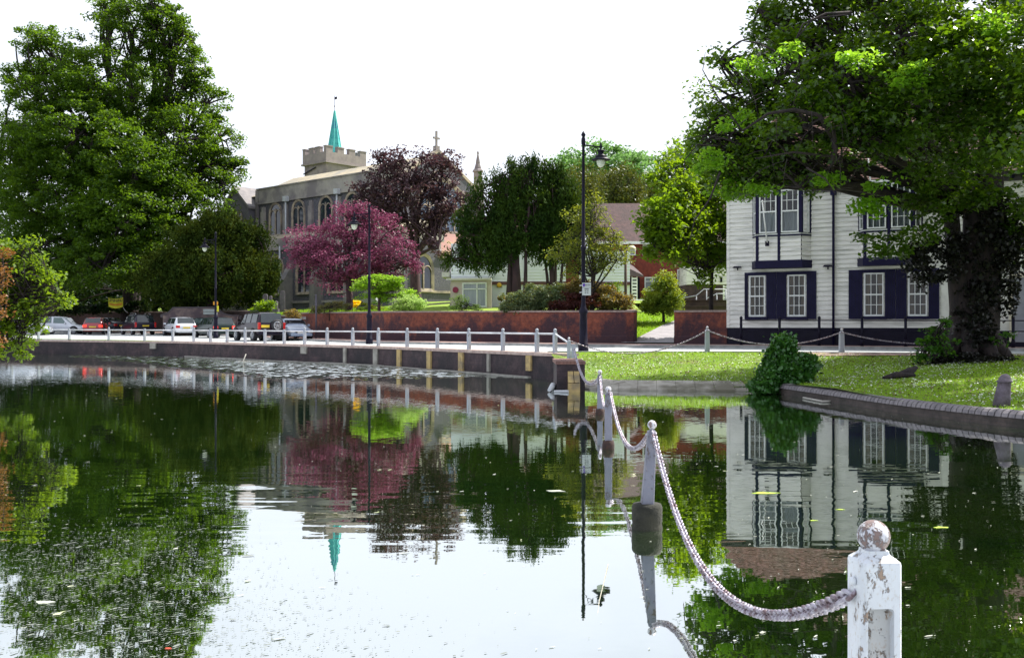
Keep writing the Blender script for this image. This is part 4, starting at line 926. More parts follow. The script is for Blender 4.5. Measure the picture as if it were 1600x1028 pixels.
fr_ = thing('garden_rail', 'pale timber rail in front of the church wall left of the cottage', 'rail', (GX(680, 70), 70, 3.0))
b = MB(); b.bar(P(600, 481, 68), P(706, 473, 68), .1, .12); b.build('rail', mat('pale_timber', (.4, .36, .33), .8), fr_, world=True)
for px in (604, 660, 704): v = P(px, 480 - (px - 600) * .075, 68); b = MB(); b.box(v.x - .06, v.x + .06, v.y, v.y + .1, 2.8, v.z); b.build('post', MATS['pale_timber'], fr_, world=True)
# ================================================================= STREET FURNITURE, CHAINS
post_m = None
def paintworn(name, base, worn, dirt, sc=6, rough=.45, lo=.56, hi=.6, crack=False):
    m, t, b, L = nodes(name); v = coords(t, (1, 1, .6))
    n = noise(t, v, sc, 8, .72, lo, hi)
    c = mixc(t, noise(t, v, sc * .4, 5, .6, .35, .7), base, tuple(x * .78 for x in base))
    c = mixc(t, noise(t, v, sc * 5, 5, .7, .55, .75), c, dirt)
    if crack: c = mixc(t, noise(t, coords(t, (70, 70, 5)), 1, 6, .75, .60, .70), c, (.30, .27, .25)); c = mixc(t, noise(t, coords(t, (30, 30, 12)), 1, 8, .8, .60, .64), c, (.36, .27, .20))
    c = mixc(t, n, c, worn); L(c, b.inputs['Base Color']); b.inputs['Roughness'].default_value = rough
    L(bumpn(t, n, -.004), b.inputs['Normal']); MATS[name] = m; return m
near_white = paintworn('worn_white_paint', (.64, .68, .74), (.30, .22, .17), (.42, .38, .33), 16, .5, .555, .595, crack=True)
ball_m = paintworn('worn_ball_paint', (.62, .63, .70), (.20, .14, .13), (.34, .26, .22), 24, .35, .5, .54)
grey_post = paintworn('worn_grey_post', (.17, .18, .235), (.10, .08, .08), (.26, .22, .24), 12, .6, .56, .62)
chain_m = mat('chain_metal', (.52, .51, .58), .36, (.26, .22, .28), 30, metal=.5, col3=(.14, .09, .10), sc3=14)
moss_m = mat('mossy_concrete', (.03, .03, .022), .9, (.010, .011, .008), 9, bump=.015, col3=(.03, .03, .02), sc3=3)

def post_mesh(t, h, w0, w1, ball_r, lean=(0, 0), panel=True, z0=0, mp=None, mb_=None):
    mp = mp or near_white
    b = MB(); hb = h - 2 * ball_r * .95
    sec = [(w0 / 2, z0), (w0 / 2, z0 + .0), (w1 / 2, hb - w1 * .62), (w1 / 2, hb - w1 * .34), (w1 * .30, hb - w1 * .10), (w1 * .26, hb + .0)]
    def L_(z): return (lean[0] * (z - z0), lean[1] * (z - z0))
    vs = []; 
    for r, z in sec:
        dx, dy = L_(z); c = r * .12
        for x, y in ((-r, -r + c), (-r + c, -r), (r - c, -r), (r, -r + c), (r, r - c), (r - c, r), (-r + c, r), (-r, r - c)): vs.append((x + dx, y + dy, z))
    fs = [(i * 8 + k, i * 8 + (k + 1) % 8, i * 8 + 8 + (k + 1) % 8, i * 8 + 8 + k) for i in range(len(sec) - 1) for k in range(8)]
    fs = [f for f in fs] + [tuple(range(8))[::-1], tuple(range(40, 48))]
    b.add(vs, fs); sh = b.build('shaft', mp, t)
    dx, dy = L_(hb); b = MB(); pr = [(w1 * .27, hb - .004), (w1 * .24, hb + ball_r * .12)] + [(ball_r * math.sin(a), hb + ball_r * 1.0 - ball_r * math.cos(a)) for a in [math.pi * (.17 + .83 * k / 12) for k in range(13)]]
    b.lathe(pr, (dx, dy, 0), 24); b.build('ball_finial', mb_ or ball_m, t)
    return sh

# near post, with a recessed panel on its front face
PX, PD = 1.175, 3.12
t = thing('chain_post', 'peeling white painted post with ball top and recessed panel in the right foreground', 'chain post', (PX, PD, 0), R(3), 'chain posts standing in the pond')
zt = ZP(812, PD); w = .130; br = .052; hb = zt - 2 * br * .90
b = MB(); hw = w / 2; pz1 = ZP(942, PD); pz0 = .12; pw = .041; rc = .026
def ring(x0, x1, z0, z1, y, n=4, r=.012):
    o = []
    for (cx, cz, a0) in ((x1 - r, z1 - r, 0), (x0 + r, z1 - r, 90), (x0 + r, z0 + r, 180), (x1 - r, z0 + r, 270)):
        for k in range(n + 1): a = R(a0 + 90 * k / n); o.append((cx + r * math.cos(a), y, cz + r * math.sin(a)))
    return o
ch = .014; sh0 = ZP(876, PD)
# front face outline and panel hole
me_o = [(-hw + ch, -hw, -.4), (hw - ch * .4, -hw, -.4), (hw - ch * .4, -hw, sh0), (-hw + ch, -hw, sh0)]
inn = ring(-pw - .005, pw - .002, pz0, pz1, -hw); n = len(inn)
vs = me_o + inn; fs = []
# quadrant order: inn starts at top-right corner arc -> map outer corners
oc = [2, 3, 0, 1]; q = n // 4
for c_ in range(4):
    for k in range(q - 1): fs.append((4 + c_ * q + k, 4 + c_ * q + k + 1, oc[c_]))
    fs.append((4 + c_ * q + q - 1, 4 + ((c_ + 1) * q) % n, oc[(c_ + 1) % 4], oc[c_]))
b.add(vs, fs)
inb = [(x * .93, -hw + rc, z + (.004 if z < .3 else -.004)) for x, y, z in inn]
b.add(inn + inb, [(i, (i + 1) % n, n + (i + 1) % n, n + i) for i in range(n)])
rp_ = MB(); rp_.prism(inb, (0, .0, 0), (0, .004, 0)); rp_.build('recess_panel', paintworn('worn_recess', (.46, .47, .48), (.20, .13, .08), (.28, .20, .14), 14, .6, .52, .56, crack=True), t)
prof = [(-hw, -hw + ch), (-hw, hw - ch), (-hw + ch, hw), (hw - ch, hw), (hw, hw - ch), (hw, -hw + ch * .4), (hw - ch * .4, -hw), (-hw + ch, -hw)]
m_ = len(prof); vs = [(x, y, z) for z in (-.4, sh0) for x, y in prof]; fs = [(i, (i + 1) % m_, m_ + (i + 1) % m_, m_ + i) for i in range(m_) if i != 6]
b.add(vs, fs)
lv = [(1.0, sh0), (.97, sh0 + .008), (.80, sh0 + .018), (.66, sh0 + .024), (.58, sh0 + .030), (.56, hb + .0)]
vs = [(x * s_, y * s_, z) for s_, z in lv for x, y in prof]; fs = [(i * m_ + k, i * m_ + (k + 1) % m_, (i + 1) * m_ + (k + 1) % m_, (i + 1) * m_ + k) for i in range(len(lv) - 1) for k in range(m_)] + [tuple(range(5 * m_, 6 * m_))]
b.add(vs, fs); sh = b.build('shaft', near_white, t)
b = MB(); b.lathe([(hw * .56, hb - .003), (hw * .50, hb + .004)] + [(br * math.sin(a), zt - br - br * math.cos(a)) for a in [math.pi * (.16 + .84 * k / 20) for k in range(21)]], (0, 0, 0), 40); b.build('ball_finial', ball_m, t)
b = MB(); b.lathe([(.001, 0), (.013, .001), (.015, .006), (.012, .014), (.001, .018)], (0, 0, 0), 12); b.xform(Matrix.Translation((-hw, -.01, ZP(905, PD))) @ Matrix.Rotation(R(-90), 4, 'Y')); b.build('bolt', near_white, t)

pd = [(1018.5, 9.0), (951.5, 14.25 + .55), (937, 20.4)]
X2, D2p = GX(1011, 9.0), 9.0
t = thing('chain_post', 'leaning grey post with ball top on a mossy round concrete block in the water', 'chain post', (X2, D2p, 0), 0, 'chain posts standing in the pond')
b = MB(); b.lathe([(.145, -.5), (.145, .0), (.142, .03), (.138, .05), (.142, .07), (.143, .2), (.13, .228), (.05, .235)], (0, 0, 0), 28); b.build('plinth', moss_m, t)
post_mesh(t, ZP(657, 9.0), .118, .078, .043, lean=(.065, 0), z0=.2, mp=grey_post)
for lab, px, ptop, D in (('tapered grey post with dark ball top, second from the brick pier in the water', 950.5, 604, 14.8), ('slim grey post with dark ball top standing in the water nearest the brick pier', 937.3, 578, 20.4)):
    t = thing('chain_post', lab, 'chain post', (GX(px, D), D, 0), 0, 'chain posts standing in the pond')
    post_mesh(t, ZP(ptop, D), .125, .10, .048, z0=-.5, mp=grey_post)
    b = MB(); b.lathe([(.10, -.4), (.095, .06), (.085, .12), (.07, .13)], (0, 0, 0), 12); b.build('rusty_collar', mat('rusty', (.05, .025, .02), .9, (.025, .015, .015), 20), t)

# chains: real interlocking links along a parabola
def chain(lab, a, b_, sag, pitch=.038, wire=.0065, lw=.030, seg=(12, 6), twin=False, group='chains between the posts'):
    a = Vector(a); b_ = Vector(b_); N = 200
    pts = [a.lerp(b_, i / N) - Vector((0, 0, sag * 4 * (i / N) * (1 - i / N))) for i in range(N + 1)]
    ls = [0]
    for p, q in zip(pts, pts[1:]): ls.append(ls[-1] + (q - p).length)
    tot = ls[-1]; n = int(tot / pitch); V = []; Q = []
    na, nb = seg; half = pitch * .78
    base = []
    for i in range(na):
        al = 2 * math.pi * i / na; cx = half * math.cos(al) ; cy = lw / 2 * math.sin(al)
        if abs(math.cos(al)) < .9: pass
        tx, ty = -half * math.sin(al), lw / 2 * math.cos(al); tl = math.hypot(tx, ty); nx, ny = ty / tl, -tx / tl
        for j in range(nb):
            be = 2 * math.pi * j / nb; base.append((cx + nx * wire * math.cos(be), cy + ny * wire * math.cos(be), wire * math.sin(be)))
    fq = [(i * nb + j, ((i + 1) % na) * nb + j, ((i + 1) % na) * nb + (j + 1) % nb, i * nb + (j + 1) % nb) for i in range(na) for j in range(nb)]
    base = np.array(base)
    k = 0
    for m in range(n):
        s_ = (m + .5) * tot / n
        while ls[k + 1] < s_: k += 1
        tt = (s_ - ls[k]) / (ls[k + 1] - ls[k]); p = pts[k].lerp(pts[k + 1], tt); d = (pts[k + 1] - pts[k]).normalized()
        y = d.cross(Vector((0, 0, 1))).normalized(); z = y.cross(d)
        an = R(45) + (R(90) if m % 2 else 0) + random.uniform(-.15, .15); y2 = y * math.cos(an) + z * math.sin(an); z2 = d.cross(y2)
        M3 = np.array([list(d), list(y2), list(z2)])
        V.append(base @ M3 + np.array(p)); Q.append(np.array(fq) + m * len(base))
    o = np_mesh('chain', np.vstack(V), np.vstack(Q), chain_m, None, origin=tuple(a))
    o.data.polygons.foreach_set('use_smooth', [True] * len(o.data.polygons))
    return tag(o, lab, 'chain', group)
A0 = Vector((PX - .068, PD - .01, ZP(925, PD))); A1 = P(1020, 674, 9.0) + Vector((0, -.05, 0))
chain('thick pale chain sweeping from the foreground white post to the leaning post', A0, A1, .62, pitch=.034, wire=.0085, lw=.044, seg=(12, 6))
A2 = P(952, 614, 14.72)
chain('pale chain hanging between the leaning post and the next tapered post', A1 + Vector((-.02, .06, 0)), A2 + Vector((.02, 0, 0)), .44, pitch=.04, wire=.010, lw=.045, seg=(8, 4))
A3 = P(937.5, 588, 20.32)
chain('pale chain between the two slim posts standing in the water', A2, A3, .42, pitch=.05, wire=.011, lw=.05, seg=(8, 4))
A4 = P(897, 545, 27.5)
chain('pale chain hanging from the brick pier down to the nearest post in the water', A3, A4, .5, pitch=.06, wire=.013, lw=.06, seg=(8, 4))
# brick pier at the end of the quay
D_ = 27.6
pr = thing('brick_pier', 'dark brick pier with coping standing in the water at the grass bank corner', 'pier', (GX(892, D_), D_ + .4, 0))
x0, x1 = GX(870, D_), GX(914, D_); zt = ZP(564, D_)
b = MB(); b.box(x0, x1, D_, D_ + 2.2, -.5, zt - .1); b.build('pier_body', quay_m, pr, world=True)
b = MB()
k = 0; x = x0 - .03
while x < x1: b.box(x, min(x + .1, x1 + .03), D_ - .04, D_ + 2.2, zt - .098, zt + random.uniform(-.006, .006)); x += .108
b.build('coping', mat('pier_coping', (.20, .10, .08), .85, (.14, .08, .07), 6), pr, world=True)
b = MB()
xa, xb = GX(887, D_), GX(905, D_)
b.prism([(0, D_ - .35, ZP(598, D_ - .35)), (0, D_ - .003, ZP(580, D_)), (0, D_ - .003, ZP(597, D_))], (xa, 0, 0), ((xa + xb) / 2 - .01, 0, 0)); b.prism([(0, D_ - .35, ZP(598, D_ - .35)), (0, D_ - .003, ZP(580, D_)), (0, D_ - .003, ZP(597, D_))], ((xa + xb) / 2 + .01, 0, 0), (xb, 0, 0))
b.box(xa, xb, D_ - .36, D_ - .004, -.3, ZP(598.5, D_ - .35) - .01); b.build('sloping_slab', stone_y, pr, world=True)

# posts on the bank corner and on the lawn edge
def lawnpost(lab, px, pt, pb, D, w=.14, ball=True, group='white posts along the grass edge'):
    zb = zlow(GX(px, D), D) if pb is None else ZP(pb, D)
    t = thing('chain_post', lab, 'chain post', (GX(px, D), D, zb), random.uniform(-.1, .1), group)
    if ball: post_mesh(t, ZP(pt, D) - zb, w, w * .86, w * .30, z0=-.15, mp=grey_w)
    else:
        b = MB(); h = ZP(pt, D) - zb; b.box(-w / 2, w / 2, -w / 2, w / 2, -.15, h - .03); b.box(-w / 2 + .01, w / 2 - .01, -w / 2 + .01, w / 2 - .01, h - .028, h); b.build('shaft', grey_w, t)
    return t
grey_w = paintworn('grey_white_paint', (.34, .37, .43), (.2, .18, .17), (.4, .4, .4), 7, .6, .57, .63)
lawnpost('ball topped post of the pair just behind the brick pier', 889, 527, 560, 32.5)
lawnpost('square topped post of the pair just behind the brick pier', 896, 538, 562, 31.2, ball=False)
lawnpost('white post on the lawn edge in front of the path opening', 1105, 510, 549.5, 34.6, .16)
lawnpost('white post on the lawn edge right of the ivy clump', 1315, 513, 550.5, 34.2, .17)
B0 = P(890, 532, 32.5); B1 = P(1105, 516, 34.5); B2 = P(1315, 519, 34.1)
chain('thin chain drooping over the bank grass from the pier posts', B0, B1, .62, pitch=.07, wire=.010, lw=.045, seg=(6, 4))
chain('thin chain between the two white posts in front of the white house', B1, B2, .48, pitch=.07, wire=.010, lw=.045, seg=(6, 4))
chain('thin chain running right from the white post beside the big tree', B2, (B2.x + 5.5, B2.y - 1.6, B2.z), .4, pitch=.08, wire=.010, lw=.045, seg=(6, 4))

# quayside railing: one fence with every post a part
rl = thing('railing', 'long white post and rail railing along the top of the quay wall', 'railing', (-12, 52, .9))
pxs = [14, 56, 104, 166, 222, 266, 298, 324, 350, 378, 409, 439, 471, 506, 546, 586, 630, 677, 726, 779, 832, 867]
tops = []
for i, px in enumerate(pxs):
    p, d = quay_at(px); n = Vector((-d.y, d.x)); n = n if n.y > 0 else -n; q = p + n * .2
    b = MB(); h = .76; w = .062; a_ = math.atan2(d.y, d.x)
    b.box(q.x - w, q.x + w, q.y - w, q.y + w, .85, .9 + h - .02, rz=a_)
    if i >= 13 or i % 3 == 0: b.lathe([(.05, .9 + h - .025), (.05, .9 + h + .01)] + [(.062 * math.sin(a), .9 + h + .06 - .062 * math.cos(a)) for a in [math.pi * (.2 + .8 * k / 6) for k in range(7)]], (q.x, q.y, 0), 8)
    else: b.box(q.x - w * .8, q.x + w * .8, q.y - w * .8, q.y + w * .8, .9 + h - .018, .9 + h + .02, rz=a_)
    b.build('post', grey_w, rl, world=True); tops.append((q.x, q.y, .9 + h - .07))
tops.append(tuple(P(889, 536, 32.5)))
b = MB()
for p, q in zip(tops, tops[1:]): b.tube([p, q], .032, 8)
b.build('rail', mat('rail_paint', (.72, .74, .78), .4, (.55, .55, .6), 2), rl, world=True)

# black railing in front of the white house
br2 = thing('black_railing', 'black post and bar railing on the pavement in front of the white house', 'railing', (H0.x + HD.x * 4, H0.y + HD.y * 4, 1.1))
nrm = Vector((HD.y, -HD.x)); pts = []
for px in (1158, 1218, 1280, 1347, 1415, 1487, 1583, 1660):
    off = 1.15; k = (px - 800) / F; q0 = H0 + nrm * off; s_ = (k * q0.y - q0.x) / (HD.x - k * HD.y); q = q0 + HD * s_
    b = MB(); zb = 1.02; zt = ZP(497, q.y) ; b.tube([(q.x, q.y, zb), (q.x, q.y, zt)], .06, 8); b.lathe([(.06, zt - .02), (.075, zt), (.055, zt + .05), (.01, zt + .09)], (q.x, q.y, 0), 8); b.lathe([(.08, zb), (.08, zb + .25), (.06, zb + .28)], (q.x, q.y, 0), 8)
    b.build('post', black_paint, br2, world=True); pts.append((q.x, q.y, zt - .1))
for dz in (0, -.42):
    b = MB()
    for p, q in zip(pts, pts[1:]): b.tube([(p[0], p[1], p[2] + dz), (q[0], q[1], q[2] + dz)], .022, 6)
    b.build('rail', black_paint, br2, world=True)

# street lamps
globe_m = mat('lamp_glass', (.62, .66, .60), .25, (.55, .6, .52), 2, spec=.6)
def street_lamp(lab, px, D, zb, ztop, side=1, arm=.95, s=1.0, signs=False, group='black column street lamps'):
    t = thing('street_lamp', lab, 'street lamp', (GX(px, D), D, zb), 0, group)
    h = ztop - zb
    b = MB(); b.lathe([(.19 * s, 0), (.19 * s, .28), (.15 * s, .32), (.13 * s, 1.35 * s), (.16 * s, 1.40 * s), (.16 * s, 1.48 * s), (.10 * s, 1.6 * s), (.075 * s, 1.75 * s), (.07 * s, h * .46), (.095 * s, h * .465), (.095 * s, h * .475), (.065 * s, h * .48), (.05 * s, h - .55), (.075 * s, h - .5), (.075 * s, h - .3), (.045 * s, h - .22), (.085 * s, h - .15), (.05 * s, h - .07), (.012, h)], (0, 0, 0), 12); b.build('column', black_paint, t)
    b = MB(); za = h - .55; b.bar((0, 0, za + .02), (side * arm, 0, za - .06), .05); 
    for k in range(2):
        c = Vector((side * (.25 + .2 * k), 0, za - .17)); b.tube([c + Vector((math.cos(a) * .09, 0, math.sin(a) * .09)) for a in [2 * math.pi * q / 10 for q in range(9)]], .014, 5)
    b.tube([(0, 0, za - .5), (side * .1, 0, za - .3), (side * .45, 0, za - .06)], .016, 5); b.build('bracket_arm', black_paint, t)
    x = side * arm; hd = MB(); hd.lathe([(.02, za + .12), (.045, za + .05), (.03, za + .02), (.07, za - .03), (.04, za - .1), (.04, za - .17), (.15, za - .18), (.15, za - .22), (.11, za - .24), (.11, za - .34), (.2, za - .38), (.22, za - .42), (.20, za - .44), (.34, za - .52), (.36, za - .545), (.30, za - .56), (.15, za - .55)], (x, 0, 0), 20); head = hd.build('lantern', black_paint, t)
    g = MB(); g.lathe([(.165, za - .545), (.17, za - .6), (.15, za - .7), (.09, za - .8), (.01, za - .83)], (x, 0, 0), 16); g.build('globe', globe_m, head)
    return t
lampD = 36.2
sl_ = street_lamp('tall black street lamp with parking sign at the edge of the grass bank', 911.5, lampD, ZP(550, lampD) , ZP(205, lampD), 1, .66, 1.05)
street_lamp('black street lamp in front of the pink blossom tree', 577, 50.0, .92, ZP(318, 50), -1, .78)
street_lamp('black street lamp in front of the yew beside the parked cars', 337, 66.0, .95, ZP(362, 66), -1, .75)
street_lamp('black street lamp half hidden under the big lime tree', 50, 86.0, 1.1, ZP(385, 86), 1, .8)
# parking sign on the lamp
def textobj(body, size, m, parent, loc, rz=0, name='lettering', align='CENTER'):
    cu = bpy.data.curves.new(name, 'FONT'); cu.body = body; cu.size = size; cu.extrude = .002; cu.align_x = align; cu.align_y = 'CENTER'
    o = bpy.data.objects.new(name, cu); C.objects.link(o)
    dg = bpy.context.evaluated_depsgraph_get(); me = bpy.data.meshes.new_from_object(o.evaluated_get(dg)); bpy.data.objects.remove(o)
    me.transform(Matrix.Translation(loc) @ Matrix.Rotation(rz, 4, 'Z') @ Matrix.Rotation(R(90), 4, 'X')); me.name = name
    me.materials.clear(); me.materials.append(m); o2 = bpy.data.objects.new(name, me); C.objects.link(o2); o2.parent = parent; return o2
ink = mat('sign_ink', (.02, .02, .03), .6); sign_w = mat('sign_face', (.50, .53, .58), .5, (.45, .48, .52), 3)
sg = thing('parking_sign', 'small grey parking plate with a purple disc fixed to the tall street lamp', 'sign', (GX(916, lampD), lampD - .16, ZP(452, lampD)))
s1 = (13.6 / F * lampD) / 2
b = MB(); b.box(-s1, s1, -.012, 0, -.235, .235); plate = b.build('plate', sign_w, sg)
b = MB(); b.box(-s1, s1, -.016, -.0125, .055, .065); b.build('divider', ink, plate)
b = MB(); b.lathe([(.001, -.018), (.045, -.018), (.045, -.0125)], (0, 0, 0), 16, False, 'y'); b.xform(Matrix.Translation((-s1 + .065, 0, .15)) @ Matrix.Diagonal((1, 1, 1.4, 1))); b.build('disc', mat('purple', (.08, .01, .35), .5), plate)
b = MB()
for k, (x, wd) in enumerate(((-.02, .06), (.055, .05), (.12, .04))): b.box(x - wd / 2 + .0, x + wd / 2, -.016, -.0125, .135, .165)
for z, ws in ((0.0, (.16,)), (-.06, (.06, .05)), (-.135, (.05, .05))):
    x = -sum(ws) / 2 - .015 * (len(ws) - 1)
    for q in ws: b.box(x, x + q, -.016, -.0125, z - .014, z + .014); x += q + .03
b.build('lettering', ink, plate)
b = MB()
for z in (.14, -.12): b.lathe([(.085, z - .015), (.1, z - .015), (.1, z + .015), (.085, z + .015)], (-.16, .15, 0), 12)
b.build('clamp', chrome, sg)

# yellow signs by the retaining wall, notice panel, banner, footpath lamp, bare post
D5 = 70.0
sp_ = thing('sign_post', 'post with orange and yellow signs and a white panel between parked cars', 'sign', (GX(338.5, D5), D5, .98))
b = MB(); b.tube([(0, 0, 0), (0, 0, ZP(470, D5) - .98)], .04, 6); b.build('post', black_paint, sp_)
for nm, x0, x1, y0, y1, mm in (('orange_plate', 333.5, 341, 471.3, 476.5, mat('orange_sign', (.75, .32, .01), .5)), ('yellow_plate', 336, 342, 478, 487, mat('yellow_sign', (.8, .75, .03), .5)), ('white_panel', 336.3, 339.6, 488.5, 495, white_paint)):
    b = MB(); b.box(GX(x0, D5), GX(x1, D5), D5 - .07, D5 - .05, ZP(y1, D5), ZP(y0, D5)); o = b.build(nm, mm, sp_, world=True)
    b = MB(); xm = GX((x0 + x1) / 2, D5)
    if nm == 'yellow_plate':
        b.box(xm - .03, xm + .03, D5 - .075, D5 - .0705, ZP(483, D5), ZP(480, D5)); b.box(xm - .1, xm + .1, D5 - .075, D5 - .0705, ZP(485.6, D5), ZP(485, D5)); b.build('marking', mat('olive_ink', (.4, .4, .02), .6), o, world=True)
    elif nm == 'orange_plate':
        b.box(xm - .1, xm + .1, D5 - .075, D5 - .0705, ZP(474.3, D5), ZP(473.6, D5)); b.build('marking', mat('brown_ink', (.3, .12, .02), .6), o, world=True)
D6 = 78.5
nb = thing('notice_board', 'grey two-row panel on the curved retaining wall behind the parked cars', 'notice board', (GX(326, D6 - 2), D6 - 2, ZP(491, D6 - 2)))
b = MB(); b.box(GX(318, D6 - 2), GX(335, D6 - 2), D6 - 2.05, D6 - 2, ZP(491.5, D6 - 2), ZP(487.5, D6 - 2)); b.box(GX(318, D6 - 2), GX(335, D6 - 2), D6 - 2.05, D6 - 2, ZP(487, D6 - 2), ZP(483, D6 - 2)); b.build('panel', mat('notice_face', (.30, .34, .34), .7, (.22, .25, .26), 3), nb, world=True)
# the sweeping wall around the notice board
sw = thing('brick_wall', 'brown brick wall with sweeping curved shoulders behind the silver and green cars', 'brick wall', (GX(315, D6), D6, 1.0))
prof = [(268, 497), (268, 492), (276, 490), (284, 482), (345, 481.5), (351, 485), (356, 489), (362, 492), (372, 494), (382, 494), (382, 500)]
b = MB(); pts = [(GX(px, D6), D6, ZP(py, D6)) for px, py in prof]; pts = [(pts[0][0], D6, .9)] + pts + [(pts[-1][0], D6, .9)]
b.prism(pts, (0, -1.95, 0), (0, -1.55, 0)); b.build('wall', mat('brown_wall', (.20, .15, .13), .9, (.12, .09, .09), 2, col3=(.07, .05, .06), sc3=.8), sw, world=True)
b = MB()
for p, q in zip(pts[1:-1], pts[2:-1]): b.bar((p[0], D6 - 1.75, p[2] + .03), (q[0], D6 - 1.75, q[2] + .03), .5, .1)
b.build('coping', mat('dark_coping', (.06, .05, .06), .8), sw, world=True)
D7 = 86.5
bn = thing('banner', 'sagging yellow banner with dark lettering tied under the dark trees', 'banner', (GX(180, D7), D7, ZP(482, D7)))
b = MB(); n = 14; vs = []
for j, (ye, ym) in enumerate(((481, 481), (465.5, 465.5))):
    for i in range(n + 1):
        u = i / n; px = 168.8 + 23.4 * u + (1.0 * (1 - u) if j == 0 else 0); sag_ = 4 * u * (1 - u)
        py = (479 + 3 * sag_) if j == 0 else (464.8 + 2.2 * sag_ - .3 * u)
        vs.append(P(px, py, D7 + .06 * math.sin(u * 9)))
vs2 = [(v.x, v.y + .03, v.z) for v in vs]
m1 = n + 1; fs = [(i, i + 1, m1 + i + 1, m1 + i) for i in range(n)]; N2 = 2 * m1
fs += [tuple(N2 + k for k in f) for f in fs] + [(0, m1, N2 + m1, N2), (n, m1 + n, N2 + m1 + n, N2 + n)] + [(i, i + 1, N2 + i + 1, N2 + i) for i in range(n)] + [(m1 + i, m1 + i + 1, N2 + m1 + i + 1, N2 + m1 + i) for i in range(n)]
b.add(vs + vs2, fs); b.build('cloth', mat('yellow_cloth', (.55, .55, .02), .7, (.48, .46, .02), 1), bn, world=True)
b = MB()
for i in range(1, n - 1):
    u0, u1 = i / n, (i + 1) / n; f_ = lambda u, o_: P(169 + 23.2 * u, 472.4 + o_ + 2.6 * 4 * u * (1 - u), D7 - .10)
    b.prism([f_(u0, 0), f_(u1, 0), f_(u1, 2.8), f_(u0, 2.8)], (0, 0, 0), (0, .02, 0))
b.build('orange_line', mat('orange_ink', (.55, .22, .01), .7), bn, world=True)
# the banner's word, letter by letter along the sag
word = 'OPENING'
for k, chh in enumerate(word):
    u = .09 + k * .135; v = P(169 + 23.2 * u, 468.3 + 2.3 * 4 * u * (1 - u) - .3, D7 - .12)
    pos = v - Vector(bn.location); textobj(chh, .36, ink, bn, Vector(pos), 0)
b = MB(); b.tube([P(192.3, 480, D7), P(196, 486, D7), P(200, 489, D7)], .03, 5); b.tube([P(168.6, 466, D7), P(166, 464, D7)], .03, 5); b.build('cord', mat('white_cord', (.4, .4, .42), .8), bn, world=True)
D8 = 52.0
fl = thing('footpath_lamp', 'slim wooden footpath lamp with a half-globe head in front of the brick house', 'lamp post', (GX(977.5, D8), D8, zramp(6.2, D8) ))
b = MB(); zt = ZP(387, D8); z0 = fl.location.z; b.tube([(0, 0, -.3), (0, 0, zt - z0)], [.09, .07], 8); b.lathe([(.09, zt - z0), (.11, zt - z0 + .03), (.02, zt - z0 + .06)], (0, 0, 0), 8); b.build('post', mat('brown_post', (.13, .09, .07), .8, (.09, .06, .05), 4), fl)
hx_ = GX(987, D8) - GX(977.5, D8); hz_ = ZP(390, D8) - z0
b = MB(); b.lathe([(.24, hz_ - .02)] + [(.245 * math.cos(a), hz_ + .22 * math.sin(a)) for a in [math.pi / 2 * k / 7 for k in range(8)]], (hx_, 0, 0), 20); b.build('hood', mat('cream_hood', (.62, .58, .36), .5), fl)
b = MB(); b.lathe([(.01, hz_ - .19), (.14, hz_ - .17), (.21, hz_ - .1), (.235, hz_ - .025)], (hx_, 0, 0), 20); b.build('globe', globe_m, fl)
b = MB(); b.bar((0, 0, hz_), (hx_, 0, hz_), .05); b.build('arm', black_paint, fl)
v = P(494, 500, 61.5); b = MB(); b.tube([(v.x, v.y, .95), (v.x, v.y, ZP(460, 61.5))], .055, 7); b.box(v.x - .07, v.x + .07, v.y - .07, v.y + .07, ZP(478, 61.5), ZP(472, 61.5)); tag(b.build('post', mat('dull_post', (.10, .09, .12), .7)), 'slim dull grey post standing against the brick wall left of the pink tree', 'post')
v = P(474, 495, 65.0)
b = MB(); b.box(v.x - .15, v.x + .19, v.y - .09, v.y - .04, ZP(499, 65), ZP(495, 65)); tag(b.build('wall_plate', mat('plate_white', (.45, .46, .48), .6)), 'small white plate on the brick wall beside the parked silver saloon', 'sign')

# gravestones
for lab, px, py0, py1, wd, D in (('tall thin round-headed gravestone on the churchyard grass', 441.5, 454, 481, 7.5, 76), ('small squat gravestone beside the tall thin one', 431, 470, 481, 7, 75.6), ('leaning gravestone half behind the churchyard shrub', 423, 462, 480, 4.5, 76.5), ('moss topped gravestone at the edge of the yew', 414.5, 459, 474, 8, 78)):
    w_ = wd / F * D / 2; zt = ZP(py0, D); zb = ZP(py1, D) - .25; x = GX(px, D)
    t = thing('gravestone', lab, 'gravestone', (x, D, zb), random.uniform(-.3, .3), 'old gravestones in the churchyard')
    h = zt - zb; pl = [(-w_, 0, 0), (w_, 0, 0)] + [(w_ * math.cos(a), 0, h - w_ + w_ * math.sin(a)) for a in [math.pi * k / 10 for k in range(11)]]
    b = MB(); b.prism(pl, (0, -.07, 0), (0, .07, 0)); b.build('slab', mat('grave_stone', (.13, .11, .13), .9, (.07, .06, .07), 4), t, bevel=.015)
    b = MB(); b.box(-w_ - .08, w_ + .08, -.14, .14, -.2, .16); b.build('base', MATS['grave_stone'], t)
t = thing('table_tomb', 'pale sloping tomb slab behind the street lamp left of the green acer', 'tomb', (GX(576, 66), 66, 2.8))
b = MB(); b.prism([P(567, 473, 66), P(587, 473, 66), P(587, 465, 66), P(567, 465, 66)], (0, 0, 0), (0, 1, 0)); b.build('chest', mat('pale_tomb', (.32, .33, .38), .85), t, world=True)
b = MB(); b.prism([P(566, 461, 66), P(584, 461, 66), P(577, 443, 66), P(574, 443, 66)], (0, .1, 0), (0, .3, 0)); b.build('headstone', MATS['pale_tomb'], t, world=True)

